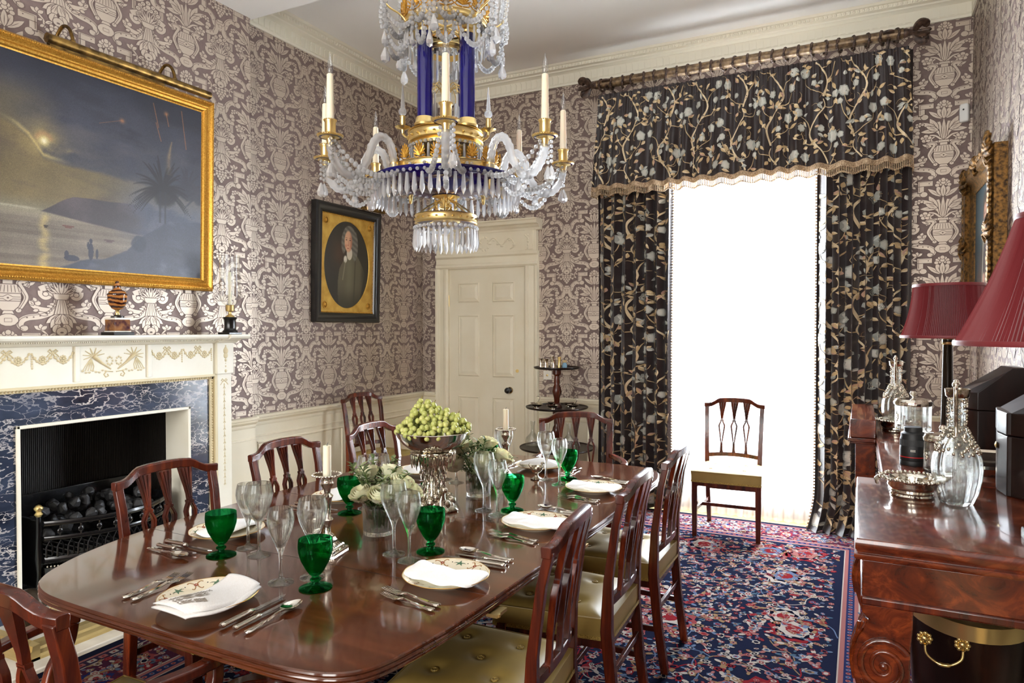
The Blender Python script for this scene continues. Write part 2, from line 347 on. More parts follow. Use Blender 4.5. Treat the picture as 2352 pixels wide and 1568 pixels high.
# ---- damask motif: convex polygons in a 518 x 545 mm repeat, each with a dark outline under it
def damask():
    el = []          # (halo polygons, light polygons) from the lowest layer to the highest
    dk = []
    B = 215; HB = 3.6
    def Z(x, y): return ((x-322)*1.01, (y-205)*.927)
    def put(h, l, mirror=True):
        el.append((h, l))
        if mirror: el.append(([[(-x, y) for x, y in reversed(p)] for p in h], [[(-x, y) for x, y in reversed(p)] for p in l]))
    def dput(p, mirror=True):
        dk.append(p)
        if mirror: dk.append([(-x, y) for x, y in reversed(p)])
    def E(x, y, a, b, rot=0, n=10):
        c, s = cos(radians(rot)), sin(radians(rot)); return [(x+a*cos(2*pi*k/n)*c-b*sin(2*pi*k/n)*s, y+a*cos(2*pi*k/n)*s+b*sin(2*pi*k/n)*c) for k in range(n)]
    def ell(X, Y, a, b=None, rot=0, n=10, mirror=True):
        b = b or a; x, y = Z(X, Y); put([E(x, y, a+HB, b+HB, rot, n)], [E(x, y, a, b, rot, n)], mirror)
    def dell(X, Y, a, b=None, rot=0, n=6, mirror=True): x, y = Z(X, Y); dput(E(x, y, a, b or a, rot, n), mirror)
    LP = [(0, 0), (.12, .24), (.3, .43), (.52, .5), (.75, .36), (.92, .13), (1, 0), (.92, -.13), (.75, -.36), (.52, -.5), (.3, -.43), (.12, -.24)]
    def LF(x, y, ln, wd, rot, g=0): c, s = cos(rot), sin(rot); return [(x+(a*(ln+2*g)-g)*c-b*(wd+2*g)*s, y+(a*(ln+2*g)-g)*s+b*(wd+2*g)*c) for a, b in LP]
    def leaf(X0, Y0, X1, Y1, wd, mirror=True, vein=True):
        (x, y), (u, v) = Z(X0, Y0), Z(X1, Y1); ln, a = math.hypot(u-x, v-y), atan2(v-y, u-x)
        put([LF(x, y, ln, wd, a, HB)], [LF(x, y, ln, wd, a)], mirror)
        if vein: dput(LF(x+.12*ln*cos(a), y+.12*ln*sin(a), ln*.6, 2.6, a), mirror)
    def strip(q, W):
        m = len(q); l = []
        for i in range(m):
            a, b = q[max(i-1, 0)], q[min(i+1, m-1)]; dx, dy = b[0]-a[0], b[1]-a[1]; d = math.hypot(dx, dy) or 1
            l.append(((q[i][0]-dy/d*W[i]/2, q[i][1]+dx/d*W[i]/2), (q[i][0]+dy/d*W[i]/2, q[i][1]-dx/d*W[i]/2)))
        return [[l[i][0], l[i+1][0], l[i+1][1], l[i][1]] for i in range(m-1)]
    def st(pts, w, w1=None, n=5, mirror=True, line=0, sm=True):
        q = [Z(*p) for p in pts]; q = cr(q, n) if sm else q; m = len(q); w1 = w1 or w; W = [w+(w1-w)*i/(m-1) for i in range(m)]
        put(strip(q, [k+2*HB for k in W]), strip(q, W), mirror)
        if line:
            s = 1 if line > 0 else -1; o = []
            for i in range(m):
                a, b = q[max(i-1, 0)], q[min(i+1, m-1)]; dx, dy = b[0]-a[0], b[1]-a[1]; d = math.hypot(dx, dy) or 1; k = s*(W[i]/2-6); o.append((q[i][0]-dy/d*k, q[i][1]+dx/d*k))
            for p in strip(o, [2.4]*m): dput(p, mirror)
    def dl(pts, w=2.6, mirror=True):
        for p in strip([Z(*p) for p in pts], [w]*len(pts)): dput(p, mirror)
    def poly(P, mirror=True):
        q = [Z(*p) for p in P]; cx = sum(p[0] for p in q)/len(q); cy = sum(p[1] for p in q)/len(q)
        h = [(cx+(x-cx)*(1+HB/max(abs(x-cx), 8)) if abs(x-cx) > 1 else x, cy+(y-cy)*(1+HB/max(abs(y-cy), 8)) if abs(y-cy) > 1 else y) for x, y in q]
        put([h], [q], mirror)
    def box(x0, x1, y0, y1, mirror=True): poly([(x0, y0), (x1, y0), (x1, y1), (x0, y1)], mirror)
    # --- strapwork
    st([(430, 385), (462, 380), (490, 410), (503, 450), (522, 462)], 32, line=-1); box(418, 447, 300, 372); box(374, 447, 281, 318); ell(418, 384, 19); dl([(380, 287), (441, 287), (441, 360)])
    for p in ((432, 372), (474, 398), (490, 430), (392, 300)): dell(*p, 3.6)
    box(505, 565, 420, 492, False); box(518, 552, 410, 425, False); dl([(525, 445), (545, 445), (545, 468), (525, 468), (525, 445)], 2.4)
    st([(512, 478), (500, 515), (470, 530), (446, 528)], 32, line=1); ell(459, 482, 17); ell(452, 505, 12); box(452, 472, 550, 606); dl([(458, 552), (458, 604)], 2, True); dl([(466, 552), (466, 604)], 2, True); dell(470, 528, 3.6); dell(490, 520, 3.6)
    # blocks and scrolls beside the shell
    st([(512, 612), (480, 622), (446, 640)], 38, 30, n=3); dl([(470, 622), (490, 616), (493, 626), (473, 633), (470, 622)], 2.2)
    st([(448, 648), (450, 672), (466, 690), (484, 684), (486, 666), (470, 658)], 20, 14); st([(486, 660), (508, 672), (520, 706)], 20, 26); ell(470, 666, 11)
    # long strap sweeping down to the cartouche beneath the urn
    st([(522, 690), (516, 730), (490, 772), (445, 797), (400, 806), (374, 824), (368, 852), (384, 872)], 36, 26, 6, line=1); ell(384, 868, 15); dl([(372, 858), (398, 852), (402, 876)], 2.2)
    for p in ((394, 806), (420, 803), (446, 795), (472, 780)): dell(*p, 4)
    for k in range(5): leaf(512-9*k, 735+14*k, 486-12*k, 722+13*k, 20, vein=False)
    st([(480, 762), (440, 752), (415, 730), (424, 708), (444, 716)], 24, 14); ell(438, 722, 12); leaf(420, 735, 404, 708, 18); leaf(432, 712, 420, 690, 15, vein=False); leaf(440, 760, 418, 768, 16, vein=False)
    # --- sprigs
    st([(452, 262), (474, 292), (476, 322), (488, 338)], 8); leaf(452, 262, 422, 240, 20, vein=False); leaf(450, 258, 448, 228, 18, vein=False); leaf(452, 262, 474, 240, 18, vein=False); leaf(470, 290, 450, 300, 12, vein=False); leaf(476, 318, 460, 336, 14, vein=False); ell(490, 340, 9)
    # --- bouquet
    st([(330, 575), (345, 520), (372, 490)], 13, 15); st([(327, 575), (336, 500), (348, 432)], 12, 15); st([(330, 578), (362, 540), (392, 532)], 11, 9); st([(332, 582), (372, 588), (386, 566), (368, 548)], 14, 8)
    leaf(322, 575, 322, 405, 20, False)
    leaf(352, 500, 436, 500, 30); leaf(350, 498, 392, 400, 34); leaf(352, 496, 432, 425, 34); leaf(350, 500, 410, 460, 30)
    for p in ((440, 432), (456, 438), (444, 450), (458, 456), (428, 442)): ell(*p, 8, n=8)
    leaf(334, 408, 398, 342, 26); leaf(328, 404, 352, 322, 30); leaf(322, 410, 322, 312, 26, False)
    for p in ((338, 312), (346, 296), (334, 282), (352, 318)): ell(*p, 11, n=8)
    ell(322, 300, 12, n=8, mirror=False); ell(322, 276, 11, 13, n=8, mirror=False)
    for k in range(5): a = 2*pi*k/5-.3; x, y = 410+17*cos(a), 556+19*sin(a); ell(x, y, 12, n=8)
    ell(410, 556, 7, n=8); dell(410, 556, 3)
    # --- urn
    st([(392, 628), (400, 605), (378, 598), (364, 612), (380, 652), (392, 692), (376, 738), (360, 768)], 26, 14, 6, line=1); ell(362, 766, 11); leaf(396, 622, 428, 600, 15, vein=False)
    box(296, 348, 578, 596, False); box(304, 340, 596, 616, False)
    poly([(290, 620), (354, 620), (371, 644), (371, 668), (273, 668), (273, 644)], False)
    for k in range(-3, 4): dl([(322+k*12, 624), (322+k*14.5, 664)], 2.4, False)
    poly([(274, 672), (370, 672), (372, 690), (370, 712), (274, 712), (272, 690)], False); poly([(274, 716), (370, 716), (362, 742), (342, 768), (302, 768), (282, 742)], False); poly([(306, 770), (338, 770), (344, 786), (300, 786)], False)
    dl([(274, 690), (304, 690), (322, 676), (340, 690), (370, 690)], 3, False); dl([(274, 702), (304, 702), (322, 716), (340, 702), (370, 702)], 3, False); dell(322, 696, 5, mirror=False)
    poly([(284, 814), (296, 796), (312, 788), (332, 788), (348, 796), (360, 814), (360, 828), (348, 846), (332, 854), (312, 854), (296, 846), (284, 828)], False); dl([(308, 812), (336, 812), (336, 832), (308, 832), (308, 812)], 2.4, False)
    # --- shell column on the half axis
    for p in ((508, 548), (492, 566), (500, 588), (520, 575), (482, 590)): ell(*p, 12, n=8); dell(*p, 3.2)
    ell(535, 530, 13, n=8, mirror=False); ell(535, 558, 13, n=8, mirror=False); dell(535, 530, 3.2, mirror=False)
    for a, ln in ((-152, 66), (-132, 78), (-111, 88)): x, y = 532+ln*cos(radians(a)), 668+ln*sin(radians(a))*1.05; leaf(532, 668, x, y, 20, vein=False); dput(LF(*Z(532+.45*(x-532), 668+.45*(y-668)), ln*.42, 8, atan2((y-668)*.927, x-532)))
    leaf(535, 668, 535, 574, 20, False, False); dput(LF(*Z(535, 628), 38, 8, -pi/2), False)
    poly([(500, 664), (570, 664), (562, 696), (508, 696)], False); poly([(520, 700), (550, 700), (566, 790), (504, 790)], False)
    for k in (-8, -3, 3, 8): dl([(535+k, 702), (535+k*2.6, 786)], 2, False)
    leaf(530, 785, 470, 838, 30); leaf(530, 785, 488, 866, 34); leaf(532, 785, 512, 860, 30); ell(514, 870, 18, 24, 20); dl([(520, 850), (512, 884)], 2.2)
    ell(535, 888, 23, 23, mirror=False); dell(535, 894, 8, 5, n=8, mirror=False); leaf(510, 900, 480, 920, 18)
    for r_, (n_, y_) in enumerate(((4, 926), (4, 944), (3, 962), (2, 979), (1, 994))):
        for k in range(n_): ell(535+(k-(n_-1)/2)*19, y_, 9, 11, n=8, mirror=False)
    K = (0.518/430, 0.545/570)
    f = lambda p: [(x*K[0], -y*K[1]) for x, y in p]
    lay = []
    for i, (h, l) in enumerate(el): lay += [(2, f(p), 2*i) for p in h]+[(1, f(p), 2*i+1) for p in l]
    lay += [(2, f(p), 2*len(el)+2+i % 4) for i, p in enumerate(dk)]
    return lay
DLAY = damask()
def clip(p, a0, a1, b0, b1):
    for ax, lim, sg in ((0, a0, 1), (0, a1, -1), (1, b0, 1), (1, b1, -1)):
        out = []
        for i in range(len(p)):
            u, v = p[i-1], p[i]; du, dv = sg*(u[ax]-lim), sg*(v[ax]-lim)
            if (du >= 0) != (dv >= 0):
                t = du/(du-dv); out.append((u[0]+t*(v[0]-u[0]), u[1]+t*(v[1]-u[1])))
            if dv >= 0: out.append(v)
        p = out
        if len(p) < 3: return []
    return p
def wall_mesh(rects, fr, pa, pz, paper_from=DADO):
    """rects: (a0,a1,z0,z1) pieces of wall; fr(a,z,out)->xyz; pa/pz phase of the repeat"""
    m = M(); Wd, Hd = 0.518, 0.545
    for (a0, a1, z0, z1) in rects:
        m.m = 0; m.add([fr(a0, z0, 0), fr(a1, z0, 0), fr(a1, z1, 0), fr(a0, z1, 0)], [(0, 1, 2, 3)])
        z0 = max(z0, paper_from)
        if z1-z0 < 0.02: continue
        P = [q[1] for q in DLAY]
        BB = [(min(q[0] for q in p), max(q[0] for q in p), min(q[1] for q in p), max(q[1] for q in p)) for p in P]
        for i in range(math.floor((a0-pa)/Wd)-1, math.ceil((a1-pa)/Wd)+2):
            for j in range(math.floor((z0-pz)/Hd)-1, math.ceil((z1-pz)/Hd)+3):
                ox, oz = pa+i*Wd, pz+j*Hd
                for (mi, p, k), b in zip(DLAY, BB):
                    if b[1]+ox <= a0 or b[0]+ox >= a1 or b[3]+oz <= z0 or b[2]+oz >= z1: continue
                    q = [(x+ox, z+oz) for x, z in p]
                    if not (b[0]+ox >= a0 and b[1]+ox <= a1 and b[2]+oz >= z0 and b[3]+oz <= z1): q = clip(q, a0, a1, z0, z1)
                    if len(q) >= 3: m.m = mi; m.add([fr(x, z, .0006+6e-6*k) for x, z in q], [tuple(range(len(q)))])
    return m
XBR = -3.80; YBR = 3.48; YBR0 = 1.36      # chimney breast
wl = wall_mesh([(YBR, YB, 0, ZC)], lambda a, z, o: (XL+o, a, z), 3.822, 0.973)
m2 = wall_mesh([(YBR0, YBR, 0, 0.01), (YBR0, YBR, 1.15, ZS), (YBR0, 1.90, 0.01, 1.15), (2.94, YBR, 0.01, 1.15)], lambda a, z, o: (XBR+o, a, z), 2.970-4*.518, 0.973)
b = len(wl.v); wl.v += m2.v; wl.f += [tuple(i+b for i in f) for f in m2.f]; wl.mi += m2.mi
wl.m = 0; wl.box(XL-.02, XBR, YBR-.002, YBR, 0, ZC); wl.box(XL-.25, XL, YF, YBR0, 0, ZS); wl.add([(XL, YBR0, 0), (XBR, YBR0, 0), (XBR, YBR0, ZS), (XL, YBR0, ZS)], [(0, 1, 2, 3)])
struct(wl.build('wall_left', [PAPER, INK, LINE], smooth=0))
wb = wall_mesh([(XL, WX0, 0, ZC), (WX1, XR, 0, ZC), (WX0, WX1, WZ1, ZC), (WX0, WX1, 0, WZ0)], lambda a, z, o: (a, YB-o, z), -2.591, 0.950)
wb.m = 0
for x in (WX0, WX1): wb.box(x-(.02 if x == WX0 else 0), x+(.02 if x == WX1 else 0), YB+.001, YB+.30, WZ0, WZ1)
struct(wb.build('wall_back', [PAPER, INK, LINE], smooth=0))
wr = wall_mesh([(1.4, YB, 0, ZC)], lambda a, z, o: (XR-o, a, z), 5.45, 0.95)
wr.m = 0; wr.box(XR, XR+.25, YF, 1.4, 0, ZS)
struct(wr.build('wall_right', [PAPER, INK, LINE], smooth=0))
# unseen wall behind the camera; its two windows are assumed, to hold the fill lamps
m = M()
for a0, a1, z0, z1 in ((XL-.25, -2.95, 0, ZS), (-1.65, -.95, 0, ZS), (.35, XR+.25, 0, ZS), (-2.95, -1.65, 0, .65), (-.95, .35, 0, .65), (-2.95, -1.65, 3.15, ZS), (-.95, .35, 3.15, ZS)):
    m.box(a0, a1, YF-.2, YF, z0, z1)
struct(m.build('wall_front', PAPER, smooth=0))
for k, xc in ((2, -2.3), (3, -.3)):
    m = M()
    for dx in (-.65, -.02, .61): m.box(xc+dx, xc+dx+.04, YF-.16, YF-.10, .65, 3.15)
    for z in (.65, 1.88, 3.11): m.box(xc-.65, xc+.65, YF-.16, YF-.10, z, z+.04)
    struct(m.build('window_%d' % k, IVORY, bevel=.004))  # frames of the assumed windows, added round the rear fill lamps
# floor, ceilings
m = M(); m.box(XL-.6, XR+.3, YF-.2, YB+.3, -.10, 0); struct(m.build('floor', TAN, smooth=0))
m = M(); m.box(XL-.1, XR+.2, YS, YB+.35, ZC, ZC+.1); m.box(XL-.3, XR+.3, YF-.2, YS, ZS, ZC+.1); struct(m.build('ceiling', CEIL, smooth=0))

# ---- mouldings that run along a wall
def run(m, prof, p0, p1, n):
    p0, p1, n = Vector(p0), Vector(p1), Vector(n)
    a = [p0+n*o+Vector((0, 0, z)) for o, z in prof]; b2 = [p1+n*o+Vector((0, 0, z)) for o, z in prof]; k = len(prof)
    m.add(a+b2, [(i, (i+1) % k, k+(i+1) % k, k+i) for i in range(k)]+[tuple(range(k-1, -1, -1)), tuple(range(k, 2*k))])
CPROF = [(0, 3.625), (.014, 3.625), (.016, 3.642), (.010, 3.65), (.010, 3.728), (.022, 3.736), (.05, 3.742), (.055, 3.752), (.085, 3.757), (.085, 3.783), (.098, 3.786), (.112, 3.80), (0, 3.80)]
def cornice(p0, p1, n):
    m = M(); run(m, CPROF, p0, p1, n); p0, p1, n = Vector(p0), Vector(p1), Vector(n); d = (p1-p0); Ln = d.length; d.normalize()
    k = int(Ln/.052)
    for i in range(k):     # arched flutes of the frieze
        c = p0+d*(Ln*(i+.5)/k)
        for s, wd, zz0, zz1 in ((0, .018, 3.655, 3.712), (0, .012, 3.712, 3.722)):
            a, b3 = c-d*wd, c+d*wd
            m.add([a+n*.0145+Vector((0, 0, zz0)), b3+n*.0145+Vector((0, 0, zz0)), b3+n*.0145+Vector((0, 0, zz1)), a+n*.0145+Vector((0, 0, zz1)), a+n*.009+Vector((0, 0, zz0)), b3+n*.009+Vector((0, 0, zz0)), b3+n*.009+Vector((0, 0, zz1)), a+n*.009+Vector((0, 0, zz1))],
                  [(0, 1, 2, 3), (0, 4, 5, 1), (1, 5, 6, 2), (2, 6, 7, 3), (3, 7, 4, 0)])
    k = int(Ln/.030)
    for i in range(k):     # egg and dart row
        c = p0+d*(Ln*(i+.5)/k)+n*.086+Vector((0, 0, 3.770)); m.ball(c, .0095, 6, 4, (1, 1, 1.3))
    return m
for nm, p0, p1, n in (('left', (XL, YS, 0), (XL, YB, 0), (1, 0, 0)), ('back', (XL, YB, 0), (XR, YB, 0), (0, -1, 0)), ('right', (XR, YS, 0), (XR, YB, 0), (-1, 0, 0))):
    struct(cornice(p0, p1, n).build('cornice_'+nm, PLAST, smooth=30))
SK = [(0, 0), (.022, 0), (.022, .13), (.016, .14), (.012, .155), (0, .16)]
CR = [(0, .775), (.008, .778), (.012, .79), (.012, .803), (.022, .812), (.034, .822), (.036, .834), (.044, .838), (.046, .85), (.04, .856), (0, .858)]
def dado(nm, p0, p1, n, panels):
    m = M(); P0, P1, Nn = Vector(p0), Vector(p1), Vector(n); d = (P1-P0); Ln = d.length; d.normalize()
    run(m, [(0, .1), (.006, .1), (.006, .78), (0, .78)], p0, p1, n); run(m, SK, p0, p1, n); run(m, CR, p0, p1, n); run(m, [(.006, .695), (.012, .697), (.012, .707), (.006, .710)], p0, p1, n)
    for a, b2 in panels:       # bead round each sunk panel
        for z0, z1 in ((.645, .665), (.215, .235)):
            run(m, [(.006, z0), (.015, z0+.006), (.015, z1-.006), (.006, z1)], P0+d*a, P0+d*b2, n)
        for s in (a, b2-.02):
            q = [P0+d*s, P0+d*(s+.02)]
            m.add([q[0]+Nn*.006+Vector((0, 0, .235)), q[1]+Nn*.006+Vector((0, 0, .235)), q[1]+Nn*.006+Vector((0, 0, .645)), q[0]+Nn*.006+Vector((0, 0, .645)),
                   q[0]+d*.006+Nn*.015+Vector((0, 0, .235)), q[1]-d*.006+Nn*.015+Vector((0, 0, .235)), q[1]-d*.006+Nn*.015+Vector((0, 0, .645)), q[0]+d*.006+Nn*.015+Vector((0, 0, .645))],
                  [(4, 5, 6, 7), (0, 4, 7, 3), (1, 2, 6, 5)])
    return struct(m.build(nm, CREAM, smooth=25))
dado('baseboard_left', (XL, YBR, 0), (XL, YB, 0), (1, 0, 0), [(.10, 1.02), (1.12, 2.12)])
dado('trim_1', (XBR, 3.24, 0), (XBR, YBR+.02, 0), (1, 0, 0), [])
dado('baseboard_back', (XL, YB, 0), (-3.70, YB, 0), (0, -1, 0), [])
dado('trim_2', (-2.62, YB, 0), (WX0, YB, 0), (0, -1, 0), [(.06, .5), (.58, 1.06)])
dado('trim_3', (WX1, YB, 0), (XR, YB, 0), (0, -1, 0), [(.1, .7)])
dado('baseboard_right', (XR, 1.4, 0), (XR, YB, 0), (-1, 0, 0), [(.2, 2.0), (2.2, 4.1)])

# ---- door
DX0, DX1, DZ = -3.553, -2.741, 2.045
m = M(); Y = YB
A = [(.0, 0), (.0, .03), (.02, .045), (.04, .045), (.05, .035), (.10, .03), (.115, .05), (.14, .052), (.14, 0)]     # (distance from the opening, projection)
def arch_leg(x, s): m.prism([(x+s*a, -o) for a, o in A], 0, DZ+.005, lambda a, b2, c: (a, Y+b2, c))
arch_leg(DX0, -1); arch_leg(DX1, 1)
m.prism([(DZ+.0+a, -o) for a, o in A], DX0-.14, DX1+.14, lambda a, b2, c: (c, Y+b2, a))
m.box(DX0-.13, DX1+.13, Y-.045, Y, DZ+.14, 2.395)
for s in (DX0-.10, DX1+.02): m.box(s, s+.08, Y-.05, Y, DZ+.15, 2.39)
run(m, [(0, 2.37), (.05, 2.37), (.055, 2.39), (.075, 2.40), (.085, 2.415), (.13, 2.42), (.14, 2.445), (.155, 2.455), (.155, 2.465), (0, 2.47)], (DX0-.17, Y, 0), (DX1+.17, Y, 0), (0, -1, 0))
struct(m.build('trim_4', CREAM, smooth=30, bevel=.003))
m = M()
def sprig(m, c, pts, r): m.tube([(c[0]+x, c[1], c[2]+z) for x, z in cr(pts, 4)], r, 6)
for s in (-1, 1):       # low relief of the overdoor frieze
    cx = (DX0+DX1)/2
    sprig(m, (cx, Y-.046, 2.27), [(s*.03, 0), (s*.10, .05), (s*.18, -.02), (s*.26, .04), (s*.32, -.03), (s*.27, -.06)], .006)
    for k in range(7): m.ball((cx+s*(.06+.042*k), Y-.046, 2.27+.03*sin(k*1.7)), .013, 6, 4, (1.5, .4, 1))
    for k in range(5): m.ball((cx+s*.455, Y-.052, 2.21+.03*k), .012, 6, 4, (1, .4, 1.2))
    m.tube([(cx+s*.42, Y-.05, 2.33), (cx+s*.455, Y-.05, 2.30), (cx+s*.49, Y-.05, 2.33)], .006, 6)
for k in range(10): m.ball((cx+.05*cos(k*.628), Y-.046, 2.27+.06*sin(k*.628)), .012, 6, 4, (1, .4, 1))
struct(m.build('trim_5', CREAM, smooth=60))
m = M(); yd = Y-.012
m.box(DX0, DX1, yd, Y+.03, .008, DZ)
for a0, a1 in ((.10, .335), (.475, .71)):
    for z0, z1 in ((1.725, 1.915), (1.02, 1.61), (.22, .835)):
        x0, x1 = DX0+a0, DX0+a1
        for i, (p, q, y0, y1) in enumerate(((0, .016, yd-.006, yd+.0),)):
            pass
        o = [(x0, z0), (x1, z0), (x1, z1), (x0, z1)]; i1 = [(x0+.012, z0+.012), (x1-.012, z0+.012), (x1-.012, z1-.012), (x0+.012, z1-.012)]
        i2 = [(x0+.045, z0+.045), (x1-.045, z0+.045), (x1-.045, z1-.045), (x0+.045, z1-.045)]
        vs = [(x, yd-.0005, z) for x, z in o]+[(x, yd-.010, z) for x, z in i1]+[(x, yd-.002, z) for x, z in [(a+(.006 if a < (x0+x1)/2 else -.006), b2+(.006 if b2 < (z0+z1)/2 else -.006)) for a, b2 in i1]]+[(x, yd-.009, z) for x, z in i2]
        fs = []
        for g in (0, 4, 8): fs += [(g+k, g+(k+1) % 4, g+4+(k+1) % 4, g+4+k) for k in range(4)]
        m.add(vs, fs+[(12, 13, 14, 15)])
dr = struct(m.build('door_1', CREAM, smooth=0))
m = M(); m.lathe([(.022, 0), (.024, .006), (.012, .012), (.011, .03), (.024, .04), (.029, .055), (.024, .07), (.0, .076)], 20); k = m.build('door_knob', BLACK, dr, smooth=60); k.rotation_euler = (radians(90), 0, 0); k.location = (DX0+.66, yd, .905)
m = M(); m.lathe([(.030, 0), (.030, .004), (.02, .007), (0, .007)], 20); k = m.build('knob_rose', OLDBR, dr); k.rotation_euler = (radians(90), 0, 0); k.location = (DX0+.66, yd, .905)
m = M(); m.lathe([(.016, 0), (.016, .004), (0, .005)], 14); m.box(-.006, .006, -.014, .002, 0, .008); k = m.build('keyhole_cover', BRASS, dr); k.rotation_euler = (radians(90), 0, 0); k.location = (DX0+.735, yd, 1.085)
m = M(); m.lathe([(.007, 0), (.007, .11), (0, .112)], 8, (DX0-.004, yd-.004, 1.69)); m.lathe([(.007, 0), (.007, .11), (0, .112)], 8, (DX0-.004, yd-.004, .3)); m.build('hinge', BRASS, dr)
# light switch plate beside the door and the far window
m = M(); m.box(-2.555, -2.475, YB-.012, YB-.0015, 1.015, 1.095); sw = m.build('light_switch', WHITEM, bevel=.003)
tag(sw, 'small square switch plate on the wallpaper beside the door frame', 'light switch')
m = M(); m.lathe([(.009, 0), (.009, .008), (0, .012)], 10); k = m.build('toggle', BRASS, sw); k.rotation_euler = (radians(90), 0, 0); k.location = (-2.515, YB-.012, 1.055)
m = M(); yw = YB+.20
for x in (WX0, (WX0+WX1)/2-.02, WX1-.05): m.box(x, x+.05, yw, yw+.05, WZ0, WZ1)
for z in (WZ0, (WZ0+WZ1)/2, WZ1-.05): m.box(WX0, WX1, yw, yw+.05, z, z+.05)
for z in (1.13, 2.4): m.box(WX0, WX1, yw+.01, yw+.04, z, z+.022)
wn = struct(m.build('window_1', IVORY, bevel=.004))
m = M(); m.box(WX0, WX1, yw+.022, yw+.028, WZ0, WZ1); m.build('pane', PANE, wn, smooth=0)
m = M(); m.box(WX0-.03, WX1+.03, YB-.03, YB+.22, WZ0-.03, WZ0); m.build('window_sill', IVORY, wn, bevel=.006)
# alarm sensor high in the far corner
m = M(); m.prism([(-.028, -.062), (.028, -.062), (.028, .05), (.02, .062), (-.02, .062), (-.028, .05)], 0, .04, lambda a, b2, c: (a, -c, b2))
s = m.build('alarm_sensor', mat('white_plastic', (226, 226, 222), 0.4), bevel=.008); s.location = (.645, YB-.001, 2.965); s.rotation_euler = (0, 0, radians(-25))
tag(s, 'small white alarm sensor high on the patterned wall in the corner beyond the curtain', 'sensor')
m = M(); m.ball((0, -.041, .02), .006, 8, 5); m.build('sensor_lens', BLACK, s)
# ================================================================== FIREPLACE WALL
FC = 2.42
m = M(); m.box(-4.28, -3.70, 1.86, 2.98, -.005, .004); m.box(-4.28, -4.25, 1.86, 2.98, 0, 1.10); m.box(-4.28, -3.80, 1.86, 1.90, 0, 1.10); m.box(-4.28, -3.80, 2.94, 2.98, 0, 1.10); m.box(-4.28, -3.80, 1.86, 2.98, 1.06, 1.10)
fb = struct(m.build('trim_6', SOOT, smooth=0))
m = M()
for i in range(96): m.box(-4.245, -4.236, 1.905+i*.0108, 1.911+i*.0108, .0, 1.05)
for s in (1.902, 2.932):
    for i in range(30): m.box(-4.24+i*.0108, -4.234+i*.0108, s, s+.006, 0, 1.05)
m.build('fireback_ribs', mat('black_firebrick', (34, 29, 25), 0.7), fb, smooth=0)
mp = thing('mantelpiece', 'ivory carved chimneypiece with garland frieze and blue veined marble slips', 'fireplace', (-3.80, FC, 0))
def mir(m, f):     # both halves of the chimneypiece
    for s in (-1, 1): f(m, s)
XF = .10           # face of the surround in front of the breast (local x)
for s in (-1, 1):
    m = M(); a, b2 = sorted((s*.68, s*.795)); m.box(.0, XF, a, b2, 0, 1.19); m.box(.0, XF+.012, a-.008, b2+.008, 0, .14); m.build('jamb', IVORY, mp, bevel=.003)
m = M(); m.box(0, XF-.005, -.795, .795, 1.18, 1.385)
for s in (-1, 1):
    a, b2 = sorted((s*.672, s*.80)); m.box(0, XF+.016, a, b2, 1.182, 1.385)
    a, b2 = sorted((s*.20, s*.215)); m.box(0, XF+.005, a-.004, b2+.004, 1.19, 1.38)
m.build('frieze', IVORY, mp, bevel=.002)
m = M()
prof = [(0, 1.38), (XF+.0, 1.38), (XF+.018, 1.385), (XF+.03, 1.395), (XF+.05, 1.398), (XF+.06, 1.405), (XF+.12, 1.408), (XF+.135, 1.415), (XF+.14, 1.425), (XF+.14, 1.437), (0, 1.437)]
def sh(o, y0, y1): 
    k = len(prof); m.add([(p[0]+o*(p[0] > 0), y0, p[1]) for p in prof]+[(p[0]+o*(p[0] > 0), y1, p[1]) for p in prof], [(i, (i+1) % k, k+(i+1) % k, k+i) for i in range(k)]+[tuple(range(k-1, -1, -1)), tuple(range(k, 2*k))])
sh(0, -.665, .665); sh(.014, -.815, -.665); sh(.014, .665, .815)
for i in range(120): m.box(XF+.055, XF+.064, -.655+i*.011, -.649+i*.011, 1.398, 1.405)
m.build('shelf', IVORY, mp, smooth=0)
m = M()     # egg-and-dart moulding round the marble
q = [(-.665, 0), (-.665, 1.175), (.665, 1.175), (.665, 0)]
for (y0, z0), (y1, z1) in ((q[0], q[1]), (q[1], q[2]), (q[2], q[3])):
    if z0 == z1: m.box(0, XF-.012, y0, y1, 1.152, 1.18); m.box(0, XF+.004, y0, y1, 1.168, 1.182)
    else:
        s = 1 if y0 > 0 else -1; a, b2 = sorted((y0, y0-s*.027)); m.box(0, XF-.012, a, b2, 0, 1.18); a, b2 = sorted((y0+s*.016, y0-s*.002)); m.box(0, XF+.004, a, b2, 0, 1.18)
for i in range(78): m.ball((XF-.012, -.645+i*.01675, 1.160), .0075, 5, 3)
for s in (-1, 1):
    for i in range(68): m.ball((XF-.012, s*.651, .02+i*.0168), .0075, 5, 3)
m.build('inner_moulding', CREAM2, mp, smooth=60)
for y0, y1, z0, z1, nm in ((-.64, .64, .985, 1.155, 'marble_slip'), (-.64, -.495, 0, .985, 'marble_slip'), (.495, .64, 0, .985, 'marble_slip')):
    m = M(); m.box(0, XF-.025, y0, y1, z0, z1); m.build(nm, VEIN, mp, smooth=0)
m = M(); m.box(-.13, XF-.015, -.497, -.478, 0, .99); m.box(-.13, XF-.015, .478, .497, 0, .99); m.box(-.13, XF-.015, -.497, .497, .972, .99); m.build('opening_edge', IVORY, mp, bevel=.004)
